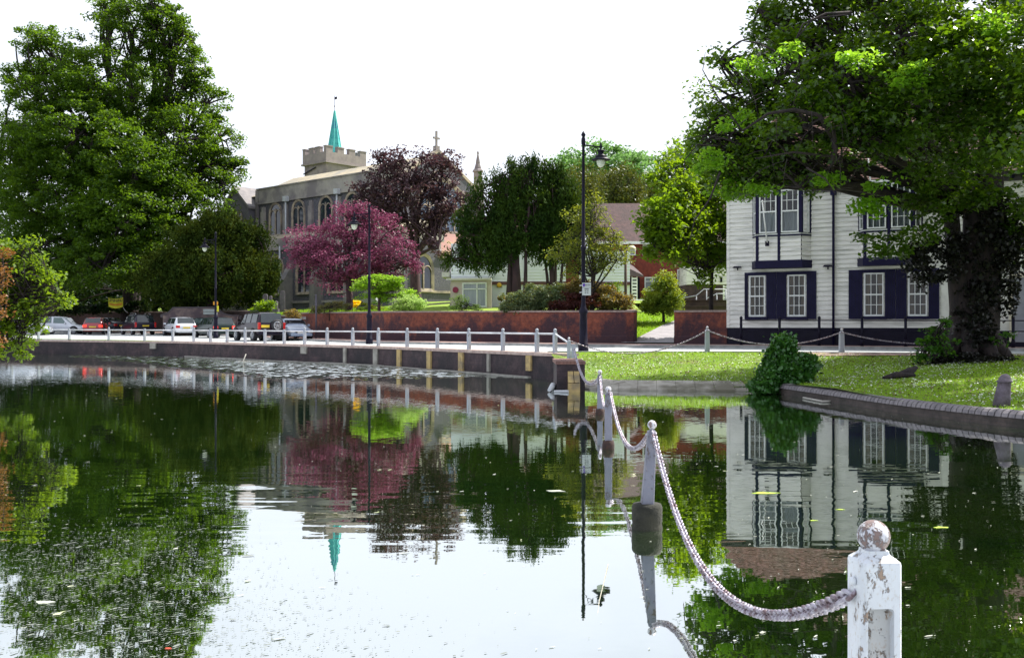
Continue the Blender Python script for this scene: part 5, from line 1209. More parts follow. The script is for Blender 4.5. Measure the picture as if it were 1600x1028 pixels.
# stone bollard leaning on the lawn, root and wood debris
t = thing('stone_bollard', 'weathered leaning stone bollard with domed cap on the shaded lawn', 'bollard', (GX(1564, 19.0), 19.0, ZP(635, 19.0) - .04))
s = 19.0 / F
b = MB(); ws = [(-13.5, -3), (-11.5, 20), (-9.5, 40), (-9.3, 40.5), (-11.5, 41), (-11.5, 43.5), (-9.5, 44.5), (-8.6, 48), (-6, 52), (-2.5, 54), (-.1, 54.4)]
b.lathe([(-a * s, z * s) for a, z in ws], (0, 0, 0), 12); b.v = [(x + .13 * z, y, z) for x, y, z in b.v]; b.build('bollard_body', mat('weathered_stone', (.13, .11, .14), .9, (.07, .055, .07), 7, bump=.02, bsc=9), t)
b = MB(); b.box(GX(555, 58) - .2, GX(555, 58), 0, 1, 0, 1) if False else None

# ================================================================= CARS
tyre_m = rubber; rim_m = mat('alloy', (.5, .52, .56), .3, metal=.8)
red_l = mat('tail_red', (.55, .02, .02), .25, (.4, .01, .01), 5, coat=.5); amber_l = mat('amber_lamp', (.7, .3, .05), .3)
def lit(name, col, st):
    m, t, b, L = nodes(name); b.inputs['Base Color'].default_value = c4(col); b.inputs['Emission Color'].default_value = c4(col); b.inputs['Emission Strength'].default_value = st; return m
brake_m = lit('lit_brake_lamp', (1, .04, .02), .8)
plate_y = mat('plate_yellow', (.72, .52, .04), .5); plate_w = mat('plate_white2', (.7, .7, .7), .5)
car_glass = mat('car_glass', (.015, .02, .025), .04, (.02, .03, .03), 2, spec=1.0)
car_glass_l = mat('car_glass_light', (.10, .17, .16), .05, (.07, .12, .12), 1, spec=1.0)
head_m = mat('headlamp', (.65, .68, .72), .12, (.5, .5, .55), 20, spec=1)
def paint(name, c, c2=None): return mat(name, c, .3, c2 or tuple(x * .85 for x in c), 1, metal=.15, coat=1 if max(c) > .1 else .25, spec=.5 if max(c) > .1 else .25)
def car(lab, loc, rz, paintm, L_=4.2, W=1.72, H=1.45, kind='hatch', light_glass=False, brakes=False, name='parked_car', rails=False, spare=False, grp='cars on the quayside road'):
    """local frame: +y = front of the car, x across"""
    t = thing(name, lab, 'car', loc, rz, grp)
    # stations along y: (y, z_bottom, z_shoulder, half width, roof z (or None), roof half width)
    h = L_ / 2
    P_ = {'hatch': [(-1, .36, .62, .80, None), (-.985, .27, .80, .90, None), (-.94, .24, .88, .95, .03), (-.80, .22, .90, .985, .93), (-.55, .22, .90, 1, .985), (-.15, .22, .89, 1, 1), (.12, .22, .87, 1, .965), (.24, .22, .85, .99, .83), (.52, .22, .80, .975, .02), (.78, .22, .72, .95, .02), (.93, .25, .62, .88, .015), (1, .33, .50, .78, None)],
          'saloon': [(-1, .36, .62, .80, None), (-.985, .27, .84, .90, None), (-.86, .24, .90, .95, .02), (-.62, .22, .92, .98, .05), (-.42, .22, .90, .99, .93), (-.12, .22, .89, 1, 1), (.14, .22, .87, 1, .95), (.26, .22, .85, .99, .80), (.50, .22, .80, .975, .02), (.78, .22, .73, .95, .02), (.93, .25, .62, .88, .015), (1, .33, .50, .78, None)],
          'estate': [(-1, .36, .64, .82, None), (-.985, .27, .82, .92, None), (-.96, .24, .88, .96, .04), (-.84, .22, .90, .985, .93), (-.55, .22, .90, 1, .985), (-.15, .22, .89, 1, 1), (.14, .22, .87, 1, .965), (.26, .22, .85, .99, .82), (.50, .22, .80, .975, .02), (.78, .22, .72, .95, .02), (.93, .25, .62, .88, .015), (1, .33, .50, .78, None)],
          'mpv': [(-1, .34, .70, .84, None), (-.99, .26, .9, .93, None), (-.965, .24, .95, .97, .05), (-.86, .22, .96, .99, .93), (-.55, .22, .95, 1, .99), (-.15, .22, .94, 1, 1), (.2, .22, .92, 1, .96), (.33, .22, .90, .99, .80), (.60, .22, .82, .975, .02), (.80, .22, .76, .95, .02), (.94, .25, .66, .88, .015), (1, .33, .52, .78, None)],
          'suv': [(-1, .42, .78, .88, None), (-.99, .38, 1.0, .95, None), (-.97, .36, 1.05, .975, .06), (-.90, .34, 1.06, .99, .95), (-.55, .34, 1.06, 1, .99), (-.15, .34, 1.05, 1, 1), (.12, .34, 1.03, 1, .975), (.22, .34, 1.02, .99, .84), (.42, .34, .98, .98, .02), (.78, .34, .94, .96, .02), (.94, .36, .84, .9, .015), (1, .42, .70, .82, None)]}[kind]
    hw = W / 2; rings = []; 
    for (fy, zb, zs, fw, rf) in P_:
        w = hw * fw; y = fy * h
        cab = rf is not None and rf > .5
        zr = zs + ((H - zs) * (rf if rf is not None else 0)) if cab else zs + .05 + (rf or 0)
        rw = w * (.80 if cab else .82); rw2 = w * (.62 if cab else .5)
        rings.append([(0, y, zb), (w * .85, y, zb), (w * .97, y, zb + .1), (w, y, zb + (zs - zb) * .55), (w * .965, y, zs), (rw, y, zr - (.05 if cab else .012)), (rw2, y, zr), (0, y, zr + .004)])
    b = MB(); n = 8; vs = []
    for r in rings: vs += r + [(-x, y, z) for x, y, z in r[1:-1][::-1]]
    m_ = 14; fs = [(i * m_ + k, i * m_ + (k + 1) % m_, (i + 1) * m_ + (k + 1) % m_, (i + 1) * m_ + k) for i in range(len(rings) - 1) for k in range(m_)]
    b.add(vs, fs, True); k_ = len(rings) - 1; b.f += [tuple(range(m_))[::-1], tuple(k_ * m_ + q for q in range(m_))]; b.sm += [False] * 2
    body = b.build('body', paintm, t)
    sf = body.modifiers.new('sub', 'SUBSURF'); sf.levels = sf.render_levels = 1
    gm = car_glass_l if light_glass else car_glass
    # glass panels a few mm proud of the cabin
    cabi = [i for i, p in enumerate(P_) if p[4] is not None and p[4] > .5]; i0, i1 = cabi[0], cabi[-1]
    def lerp3(a, c, u): return tuple(a[k] + (c[k] - a[k]) * u for k in range(3))
    def patch(name, q, off, mm, par=t, inset=(.08, .08)):
        p = [Vector(v) for v in q]; nrm_ = (p[1] - p[0]).cross(p[3] - p[0]).normalized(); c = sum(p, Vector()) / 4
        if nrm_.dot(c - Vector((0, 0, .75))) < 0: nrm_ = -nrm_
        # bilinear inset
        def bl(u, v): return (p[0].lerp(p[1], u)).lerp(p[3].lerp(p[2], u), v)
        a_, b_ = inset; c4_ = [bl(a_, b_), bl(1 - a_, b_), bl(1 - a_, 1 - b_), bl(a_, 1 - b_)]
        mbb = MB(); mbb.prism(c4_, nrm_ * -.03, nrm_ * off); return mbb.build(name, mm, par)
    a, c = rings[i0 - 1], rings[i0]
    patch('rear_window', [(-a[4][0] * .86, a[4][1], a[4][2] + .03), (a[4][0] * .86, a[4][1], a[4][2] + .03), (c[5][0] * .92, c[5][1], c[6][2] - .01), (-c[5][0] * .92, c[5][1], c[6][2] - .01)], .035, gm, inset=(.03, .06))
    a, c = rings[i1 + 1], rings[i1]; dcol = gm
    c2 = rings[i1 - 1]
    patch('windscreen', [(-a[4][0] * .88, a[4][1], a[4][2] + .03), (a[4][0] * .88, a[4][1], a[4][2] + .03), (c[5][0] * .95, c[5][1], c[6][2]), (-c[5][0] * .95, c[5][1], c[6][2])], .03, gm, inset=(.03, .05))
    ya, yb_ = rings[i0][4][1] + (.02 if kind != 'saloon' else -.1), rings[i1][4][1] + .25
    cuts = [0, .36, .68, 1] if kind in ('estate', 'mpv', 'suv') else [0, .45, 1]
    for s_ in (-1, 1):
        for u0, u1 in zip(cuts, cuts[1:]):
            def pt(u, top):
                y = ya + (yb_ - ya) * u
                # interpolate rings
                for i in range(len(rings) - 1):
                    if rings[i][0][1] <= y <= rings[i + 1][0][1]:
                        v = (y - rings[i][0][1]) / (rings[i + 1][0][1] - rings[i][0][1]); p4 = lerp3(rings[i][4], rings[i + 1][4], v); p5 = lerp3(rings[i][5], rings[i + 1][5], v); break
                return (s_ * (p5[0] if top else p4[0]), y, (p5[2] - .02 if top else p4[2] + .02))
            ue = min(u1, .80) if u1 == 1 else u1
            patch('side_window', [pt(u0 + .03, False), pt(u1 - .03 if u1 < 1 else .98, False), pt(ue - .03, True), pt(u0 + .03 if u0 > 0 else .05, True)], .012, gm, inset=(.01, .06))
        # wheels
        wr = .31 if kind != 'suv' else .36
        for fy in (-.62, .62):
            x = s_ * (hw - .10)
            wa = MB(); wa.lathe([(wr * .93, -.12), (wr, -.09), (wr, .09), (wr * .93, .12)], (0, 0, 0), 20, True, 'x'); wa.xform(Matrix.Translation((x + s_ * .0, fy * h, wr)))
            wh = wa.build('wheel', tyre_m, t)
            rm = MB(); rm.lathe([(wr * .66, .0), (wr * .64, .012), (wr * .56, .0)], (0, 0, 0), 20, True, 'x')
            for q in range(5):
                an = 2 * math.pi * q / 5; rm.bar((.006, .03 * math.cos(an), .03 * math.sin(an)), (.006, wr * .6 * math.cos(an), wr * .6 * math.sin(an)), .055, .02)
            rm.lathe([(.06, 0), (.05, .02), (.01, .022)], (0, 0, 0), 10, True, 'x')
            rm.xform(Matrix.Translation((x + s_ * .123, fy * h, wr)) @ Matrix.Diagonal((s_, 1, 1, 1))); rm.build('rim', rim_m, wh)
            ar = MB(); ar.lathe([(wr * 1.18, -.02), (wr * 1.18, .012), (wr * .9, .012)], (0, 0, 0), 20, True, 'x'); ar.xform(Matrix.Translation((s_ * (hw - .012), fy * h, wr + .02)) @ Matrix.Diagonal((s_, 1, 1, 1))); ar.build('wheel_arch', mat('arch_black', (.01, .01, .012), .9), t)
        mm_ = MB(); mm_.box(s_ * hw, s_ * (hw + .18), .26 * h, .30 * h, P_[7][2] + .02, P_[7][2] + .16); mm_.build('mirror', paintm, t, bevel=.02)
        zl = P_[1][2]
        tl = MB(); yb0 = -h - .012
        if kind in ('mpv', 'suv'): tl.box(s_ * hw * .97, s_ * hw * .80, yb0 - .0, yb0 + .12, zl - .28, zl + .12)
        else: tl.box(s_ * hw * .93, s_ * hw * .58, yb0 - .0, yb0 + .10, zl - .19, zl - .0)
        tl.build('tail_lamp', brake_m if brakes else red_l, t, bevel=.015)
        hl = MB(); zf = P_[-2][2]; hl.box(s_ * hw * .86, s_ * hw * .52, h * .93, h + .004, zf - .14, zf + .02); hl.build('headlamp', head_m, t, bevel=.03)
    nb = MB(); nb.box(-.26, .26, -h - .03, -h + .05, P_[1][2] - .22 if not spare else P_[1][2] - .18, P_[1][2] - .11 if not spare else P_[1][2] - .02)
    if spare: nb.xform(Matrix.Translation((-.42, 0, .0)))
    nb.build('number_plate', plate_y, t)
    nb = MB(); nb.box(-.26, .26, h - .05, h + .02, .42, .53); nb.build('number_plate', plate_w, t)
    bp = MB(); bp.box(-hw * .93, hw * .93, -h - .05, -h + .2, .30 if kind != 'suv' else .42, .50 if kind != 'suv' else .62); bp.build('bumper', paintm if kind not in ('suv',) else black_paint, t, bevel=.04)
    bp = MB(); bp.box(-hw * .80, hw * .80, h - .18, h + .04, .26, .42); bp.build('bumper', black_paint if kind == 'suv' else paintm, t, bevel=.04)
    gr = MB(); gr.box(-hw * .45, hw * .45, h * .95, h + .012, P_[-1][2] - .02, P_[-1][2] + .1); gr.build('grille', black_paint, t)
    if brakes:
        bb = MB(); yy = rings[i0][6][1]; bb.box(-.14, .14, yy - .03, yy + .03, H - .12, H - .07); bb.build('high_brake_lamp', brake_m, t)
    if rails:
        rr = MB()
        for s_ in (-1, 1): rr.tube([(s_ * hw * .66, -.7 * h, H - .02), (s_ * hw * .66, -.66 * h, H + .06), (s_ * hw * .66, .0 * h, H + .07), (s_ * hw * .66, .05 * h, H)], .022, 6)
        rr.build('roof_rail', chrome if kind != 'suv' else black_paint, t)
    if spare:
        x, z = .28, .95; sw_ = MB(); sw_.lathe([(.30, -.16), (.36, -.14), (.37, -.02), (.34, .02)], (0, 0, 0), 24, True, 'y'); sw_.xform(Matrix.Translation((x, -h - .03, z))); s1_ = sw_.build('spare_wheel', tyre_m, t)
        rm = MB(); rm.lathe([(.25, 0), (.245, -.02), (.20, .0)], (0, 0, 0), 24, True, 'y')
        for q in range(5): an = 2 * math.pi * q / 5 + .3; rm.bar((.03 * math.cos(an), -.012, .03 * math.sin(an)), (.23 * math.cos(an), -.012, .23 * math.sin(an)), .02, .07)
        rm.lathe([(.05, -.02), (.01, -.03)], (0, 0, 0), 10, True, 'y'); rm.xform(Matrix.Translation((x, -h - .195, z))); rm.build('rim', chrome, s1_)
    return t
silver = paint('silver_paint', (.55, .58, .66)); silver2 = paint('pale_silver_paint', (.66, .69, .76)); redp = paint('red_paint', (.28, .01, .02)); blackp = paint('black_car_paint', (.018, .016, .03)); greenp = paint('dark_green_paint', (.02, .035, .035)); plum = paint('plum_paint', (.02, .012, .022)); bluegrey = paint('blue_grey_paint', (.25, .32, .45))
def cl(px, D): return (GX(px, D), D, zroad(GX(px, D), D) + .014)
car('silver hatchback seen from the side at the left end of the road', cl(97, 83), R(-84), silver2, 3.95, 1.7, 1.52, 'hatch', light_glass=True)
car('small red hatchback with lit brake lamps', cl(151, 81), R(14), redp, 3.8, 1.64, 1.42, 'hatch', brakes=True)
car('dark saloon showing beyond the red hatchback', cl(166, 87), R(60), blackp, 4.3, 1.7, 1.42, 'saloon')
car('tall black people carrier with roof rails seen from behind', cl(215, 80), R(38), blackp, 4.3, 1.75, 1.68, 'mpv', rails=True)
car('pale silver hatchback in the middle of the queue, glinting in the sun', cl(280, 75.5), R(34), silver2, 4.2, 1.72, 1.46, 'hatch')
car('dark green hatchback half hidden behind the pale silver one', cl(322, 76), R(215), greenp, 4.2, 1.7, 1.42, 'hatch', light_glass=True)
car('dark green estate car with lit tail lamps behind the off-roader', cl(334, 69), R(37), greenp, 4.5, 1.75, 1.44, 'estate', brakes=True)
car('black off-roader with spare wheel on its tailgate', cl(403, 60), R(37), plum, 4.35, 1.8, 1.76, 'suv', rails=True, spare=True, brakes=False)
car('pale blue-silver saloon facing the camera beside the brick wall', cl(455, 61.5), R(210), bluegrey, 4.3, 1.72, 1.40, 'saloon')
car('silver car mostly hidden by the leaves of the left bush', cl(36, 77), R(-70), silver, 4.2, 1.7, 1.45, 'hatch')
car('white car at the far left edge behind the bush', cl(2, 80), R(-75), silver2, 4.2, 1.7, 1.45, 'estate')
# ================================================================= VEGETATION
def leafquads(cen, size, up=.5, asp=.62, jit=.35, droop=0):
    n = len(cen); r = RNG
    nr = r.normal(size=(n, 3)); nr[:, 2] = np.abs(nr[:, 2]) + up; nr /= np.linalg.norm(nr, axis=1)[:, None]
    t = r.normal(size=(n, 3)); t[:, 2] -= droop; t -= nr * (t * nr).sum(1)[:, None]; t /= np.linalg.norm(t, axis=1)[:, None]
    b = np.cross(nr, t); L_ = size * (1 + r.uniform(-jit, jit, n))[:, None] / 2; W_ = L_ * asp
    k = nr * L_ * .25
    V = np.stack([cen - t * L_, cen + b * W_ - t * L_ * .1 + k, cen + t * L_, cen - b * W_ - t * L_ * .1 + k], 1).reshape(-1, 3)
    return V, np.arange(4 * n).reshape(-1, 4)

def clumps(blobs, D, cr, per, cover=1.0, flat=.55, shell=.55, gap=0, zmin=-9):
    """blobs in picture units at depth D: (px,py,rx,ry,dD=0,rd=None) -> leaf centres, clump centres, blob centres"""
    LC = []; CC = []; BC = []
    for bl in blobs:
        px, py, rx, ry = bl[:4]; dD = bl[4] if len(bl) > 4 else 0; Dd = D + dD
        c = np.array(P(px, py, Dd)); RX = rx * Dd / F; RZ = ry * Dd / F; RY = bl[5] if len(bl) > 5 else (RX + RZ) / 2 * .8
        area = 4 * math.pi * (((RX * RY) ** 1.6 + (RX * RZ) ** 1.6 + (RY * RZ) ** 1.6) / 3) ** (1 / 1.6)
        n = max(3, int(area / (cr * cr) * .55 * cover))
        d = RNG.normal(size=(n, 3)); d /= np.linalg.norm(d, axis=1)[:, None]
        rad = RNG.uniform(shell, 1.0, n) ** .7
        cc = c + d * rad[:, None] * np.array([RX, RY, RZ]) * (1 + RNG.uniform(-.12, .16, n))[:, None]
        s = cr * RNG.uniform(.6, 1.3, n)
        m = per
        g = RNG.normal(size=(n, m, 3)); g /= np.linalg.norm(g, axis=2)[:, :, None]; g *= (RNG.uniform(0, 1, (n, m)) ** .45)[:, :, None]
        out_ = d * 1.0; 
        pts = cc[:, None, :] + g * (s[:, None, None]) * np.array([1, 1, flat])
        LC.append(pts.reshape(-1, 3)); CC.append(cc); BC.append(c)
    A = np.vstack(LC); B = np.vstack(CC)
    return A[A[:, 2] > zmin], B, BC

def limbs(mb, base, fork, BC, CC, r0, seed=1, twig=.35, tn=.012, wob=.06):
    rnd = random.Random(seed); base = Vector(base); fork = Vector(fork)
    mid = base.lerp(fork, .5) + Vector((rnd.uniform(-1, 1), rnd.uniform(-1, 1), 0)) * (fork - base).length * .04
    mb.tube([base - Vector((0, 0, .3)), base + Vector((0, 0, .02)), base + (fork - base) * .12, mid, fork], [r0 * 1.6, r0 * 1.35, r0 * 1.05, r0 * .92, r0 * .8], 10)
    def curve(a, b, ra, rb, n=5, w=.1):
        pts = []; l = (b - a).length; o1 = Vector((rnd.uniform(-1, 1), rnd.uniform(-1, 1), rnd.uniform(-.3, .8))) * l * w
        for i in range(n + 1):
            t = i / n; pts.append(a.lerp(b, t) + o1 * math.sin(math.pi * t) + Vector((rnd.uniform(-1, 1), rnd.uniform(-1, 1), rnd.uniform(-1, 1))) * l * wob * .3 * (0 < i < n))
        mb.tube(pts, [ra + (rb - ra) * i / n for i in range(n + 1)], 6, cap=False); return pts
    CC = [Vector(c) for c in CC]
    for c in BC:
        c = Vector(c); st = fork if c.z > fork.z - 1 else base.lerp(fork, .75); rr = r0 * .45
        pts = curve(st, c, rr, rr * .35)
        near = sorted(CC, key=lambda q: (q - c).length)[:60]; rnd.shuffle(near)
        for q in near[:int(14 * twig / .35)]: curve(pts[rnd.choice((3, 4, 5))], q, rr * .28, tn, 4, .15)

def tree(name, lab, cat, base, fork, blobs, D, r0, lm, bm_, cr, per, size, group=None, cover=1, flat=.55, up=.5, shell=.5, asp=.62, seed=1, twig=.35, zmin=-9, droop=0, extra=None, pre='crown', tn=.012, bare=False):
    t = thing(name, lab, cat, tuple(base), 0, group)
    lc, cc, bc = clumps(blobs, D, cr, per, cover, flat, shell, zmin=zmin)
    V, Q = leafquads(lc, size, up, asp, droop=droop)
    o = np_mesh(pre, V, Q, lm, t)
    if bm_:
        mb = MB(); limbs(mb, base, fork, [c for c, bl in zip(bc, blobs) if not (bare and ((len(bl) > 4 and bl[4] < -3.5) or bl[0] > 1560 or abs(bl[0] - 1500) < 100))], cc, r0, seed, twig, tn)
        if extra: extra(mb)
        mb.build('trunk', bm_, t, world=True, fix=False)
    return t, lc, cc

bark = mat('bark', (.035, .024, .024), .95, (.012, .009, .012), 8, stretch=(1, 1, .3), bump=.03, bsc=10)
bark_p = mat('bark_purple', (.07, .035, .04), .9, (.03, .015, .02), 8, stretch=(1, 1, .3))
bark_y = mat('bark_yew', (.055, .028, .032), .9, (.02, .011, .014), 6, stretch=(1, 1, .25), bump=.02)
lime_l = leafmat('lime_leaves', (.013, .042, .010), (.056, .110, .007), .42, .35, tcol=(.17, .29, .009))
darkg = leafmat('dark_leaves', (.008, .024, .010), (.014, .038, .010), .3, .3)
yew_l = leafmat('yew_leaves', (.008, .024, .006), (.042, .062, .008), .16, .9, rough=.8, spec=.05)
yew2_l = leafmat('yew_leaves_green', (.010, .032, .010), (.038, .075, .010), .22, .9, rough=.7, spec=.08)
pink_l = leafmat('pink_leaves', (.11, .02, .055), (.22, .06, .12), .30, .6, tcol=(.34, .07, .16))
copper_l = leafmat('copper_leaves', (.030, .017, .030), (.090, .055, .062), .22, .6, tcol=(.13, .05, .06))
lightg = leafmat('light_leaves', (.06, .10, .02), (.13, .18, .035), .4, .8)
farg = leafmat('far_leaves', (.08, .17, .045), (.14, .26, .07), .35, .12, tcol=(.25, .44, .12))
farc = leafmat('far_conifer_leaves', (.035, .06, .018), (.08, .10, .02), .25, .3)
brightg = leafmat('bright_leaves', (.024, .066, .005), (.080, .145, .006), .42, .6, tcol=(.32, .48, .01))
chest_l = leafmat('plane_leaves', (.012, .040, .006), (.042, .092, .005), .38, .45, tcol=(.18, .31, .005), rough=.32, spec=.6)
acer_l = leafmat('acer_leaves', (.14, .28, .01), (.24, .38, .02), .4, .8, tcol=(.4, .65, .04))
pale_l = leafmat('pale_shrub_leaves', (.24, .34, .07), (.34, .42, .12), .4, 1, tcol=(.5, .7, .2))
cot_l = leafmat('cotoneaster_leaves', (.06, .11, .045), (.14, .18, .10), .25, 1)
maroon_l = leafmat('maroon_leaves', (.05, .015, .02), (.09, .03, .03), .25, 1)
brown_l = leafmat('olive_brown_leaves', (.10, .10, .03), (.16, .13, .06), .3, 1)
ivy_l = leafmat('ivy_leaves', (.016, .07, .014), (.045, .14, .024), .24, 2.2, spec=.5, rough=.3)
orange_l = leafmat('orange_leaves', (.13, .055, .015), (.20, .09, .02), .3, 1, tcol=(.3, .12, .02))
bush_l = leafmat('left_bush_leaves', (.03, .075, .005), (.085, .145, .006), .40, .8, tcol=(.28, .40, .01))

def gz(x, y): return zup(x, y) if y > ywall(x) and x < 5.9 else (zramp(x, y) if y > 46 else zlow(x, y))
def at(px, D, dz=0): x = GX(px, D); return Vector((x, D, gz(x, D) + dz))

# -- big lime on the left
D = 92
tree('lime_tree', 'huge spreading lime tree towering over the parked cars on the left', 'tree', at(205, D), P(212, 300, D),
     [(205, 52, 62, 52), (262, 40, 34, 30), (95, 105, 60, 50), (60, 150, 45, 40, -3), (150, 130, 62, 60, -3), (215, 150, 50, 60, 4), (270, 130, 45, 55), (285, 215, 60, 55, -3), (325, 262, 52, 42), (120, 215, 95, 62, -5), (45, 235, 60, 48, -2), (210, 260, 80, 60, -6),
      (90, 310, 105, 60, -5), (190, 345, 95, 60, -7), (300, 330, 62, 50, -3), (20, 330, 50, 60, 0), (60, 400, 80, 50, -6), (160, 420, 90, 42, -8), (232, 400, 60, 45, -6), (175, 20, 30, 26), (235, 5, 28, 20), (10, 190, 22, 16), (30, 270, 30, 20), (350, 290, 28, 24, -2), (288, 48, 24, 22), (300, 105, 32, 34), (322, 165, 32, 36), (342, 215, 30, 34), (365, 265, 24, 20), (55, 62, 34, 24), (32, 120, 26, 26), (12, 240, 26, 24),
     (140, 180, 60, 60, -2), (180, 300, 80, 60, -3), (260, 300, 60, 60, -4), (110, 380, 90, 60, -2), (240, 380, 60, 50, -2), (80, 270, 60, 50, -4), (240, 200, 50, 50, 0)],
     D, .8, lime_l, bark, .85, 72, .27, cover=.95, flat=.6, up=.5, seed=3, twig=.6, droop=.3, tn=.05)
# second darker tree low on the left
D = 96
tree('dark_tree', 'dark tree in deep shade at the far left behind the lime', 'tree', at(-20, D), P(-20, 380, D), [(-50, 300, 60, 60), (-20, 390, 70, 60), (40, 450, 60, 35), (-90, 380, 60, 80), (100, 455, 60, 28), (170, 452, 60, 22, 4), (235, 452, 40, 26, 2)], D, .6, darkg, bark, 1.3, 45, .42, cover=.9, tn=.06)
D = 80
tree('yew_tree', 'broad dark yew in front of the church\'s left gable', 'tree', at(335, D), P(338, 430, D), [(340, 380, 52, 42), (295, 400, 48, 46), (380, 400, 50, 44), (345, 430, 70, 38, -2), (290, 445, 50, 30, -1), (405, 432, 34, 34), (345, 352, 34, 24), (250, 435, 40, 40, 1), (400, 370, 22, 16), (330, 400, 60, 50, 2), (300, 460, 60, 24, 1), (370, 455, 50, 24, 1)], D, .5, yew_l, bark_y, .6, 66, .30, cover=1.0, flat=1.7, up=-.2, asp=.35, seed=5, tn=.04, droop=-1.4)
D = 63
t_, lc, cc = tree('plum_tree', 'rounded purple-pink leaved plum tree behind the brick wall', 'tree', at(545, D), P(545, 440, D), [(545, 372, 55, 42), (500, 385, 45, 40), (595, 375, 42, 42), (545, 345, 45, 26), (480, 405, 30, 30), (620, 405, 36, 32), (540, 405, 60, 30, -1), (510, 440, 28, 22), (590, 430, 36, 22), (640, 415, 22, 18), (570, 330, 26, 14), (468, 378, 22, 24)], D, .24, pink_l, bark_p, .55, 46, .145, cover=.9, flat=.7, seed=6, twig=.8, tn=.015)
D = 74
tree('copper_maple', 'dark copper leaved maple covering the church gable', 'tree', at(650, D), P(650, 400, D), [(640, 262, 48, 34), (605, 285, 42, 34), (675, 275, 46, 34), (640, 310, 70, 40, -1), (590, 320, 34, 30), (700, 318, 34, 30), (655, 350, 50, 24), (600, 345, 34, 22), (700, 345, 26, 18), (607, 250, 22, 18), (690, 250, 24, 16), (685, 388, 20, 12, -2), (565, 300, 18, 16)], D, .42, copper_l, bark_p, .8, 42, .26, cover=.85, flat=.6, seed=8, twig=.5, tn=.03)
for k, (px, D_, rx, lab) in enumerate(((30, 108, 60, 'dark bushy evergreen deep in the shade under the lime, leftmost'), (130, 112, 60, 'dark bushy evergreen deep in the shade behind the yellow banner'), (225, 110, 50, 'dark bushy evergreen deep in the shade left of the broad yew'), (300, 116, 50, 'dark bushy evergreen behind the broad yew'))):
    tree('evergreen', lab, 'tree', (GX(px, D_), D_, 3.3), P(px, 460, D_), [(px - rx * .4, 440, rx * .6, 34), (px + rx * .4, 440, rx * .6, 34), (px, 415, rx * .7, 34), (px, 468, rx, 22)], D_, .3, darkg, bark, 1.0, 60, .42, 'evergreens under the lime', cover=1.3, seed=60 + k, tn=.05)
# -- the two tall yews behind the hedge
D = 56
def stems(xs, D, y0, y1, r):
    def f(mb):
        for a, b in xs: mb.tube([P(a, y0, D) , P((a + b) / 2 + 1, (y0 + y1) / 2, D + .1), P(b, y1, D)], [r, r * .9, r * .6], 8)
    return f
tree('yew_tree', 'tall ragged yew with fluted trunk in front of the white boarded cottage', 'tree', at(806, D), P(806, 400, D), [(815, 290, 19, 42), (788, 312, 20, 36), (838, 314, 20, 36), (762, 347, 20, 22), (740, 372, 32, 22), (800, 360, 46, 36), (836, 360, 18, 30), (775, 390, 40, 22), (722, 395, 26, 16), (760, 412, 40, 9), (722, 345, 16, 12), (822, 262, 14, 14), (770, 285, 8, 16), (743, 320, 14, 22), (705, 405, 16, 10), (752, 300, 6, 20), (782, 275, 7, 18), (803, 262, 7, 18), (838, 268, 7, 20), (812, 330, 22, 60), (778, 345, 20, 46), (735, 350, 14, 26), (780, 372, 34, 26)], D, .26, yew2_l, bark_y, .42, 56, .24, cover=.72, flat=1.6, up=-.3, asp=.3, seed=9, twig=.5, tn=.02, droop=-1.6, extra=stems([(797, 795), (803, 800), (812, 808), (818, 822), (791, 797)], D - .1, 492, 392, .13))
tree('yew_tree', 'second tall yew with several bare stems, just right of the fluted one', 'tree', at(862, D + .5), P(862, 405, D + .5), [(865, 300, 24, 36), (885, 320, 24, 34), (850, 345, 24, 34), (880, 365, 30, 30), (860, 392, 34, 20), (850, 285, 14, 24), (905, 340, 18, 26), (858, 270, 6, 18), (872, 275, 7, 20), (888, 295, 7, 18), (870, 340, 26, 46), (895, 385, 18, 16)], D + .5, .16, yew2_l, bark_y, .42, 60, .24, cover=.9, flat=1.5, up=-.3, asp=.3, seed=10, twig=.5, tn=.02, droop=-1.6, extra=stems([(858, 850), (862, 858), (866, 868), (873, 880)], D + .4, 470, 395, .10))
D = 50
tree('cherry_tree', 'small vase shaped tree with light green leaves beside the tall street lamp', 'tree', at(925, D), P(926, 432, D), [(920, 385, 42, 38), (890, 400, 32, 28), (955, 392, 30, 26), (925, 350, 28, 26), (905, 340, 20, 22), (945, 415, 30, 18), (895, 425, 22, 12), (975, 400, 14, 10), (930, 320, 14, 20), (872, 395, 16, 10)], D, .11, lightg, bark, .5, 48, .13, cover=.85, flat=.7, seed=11, twig=.6, tn=.012, extra=stems([(924, 900), (926, 950), (927, 930), (928, 965)], D, 455, 405, .05))
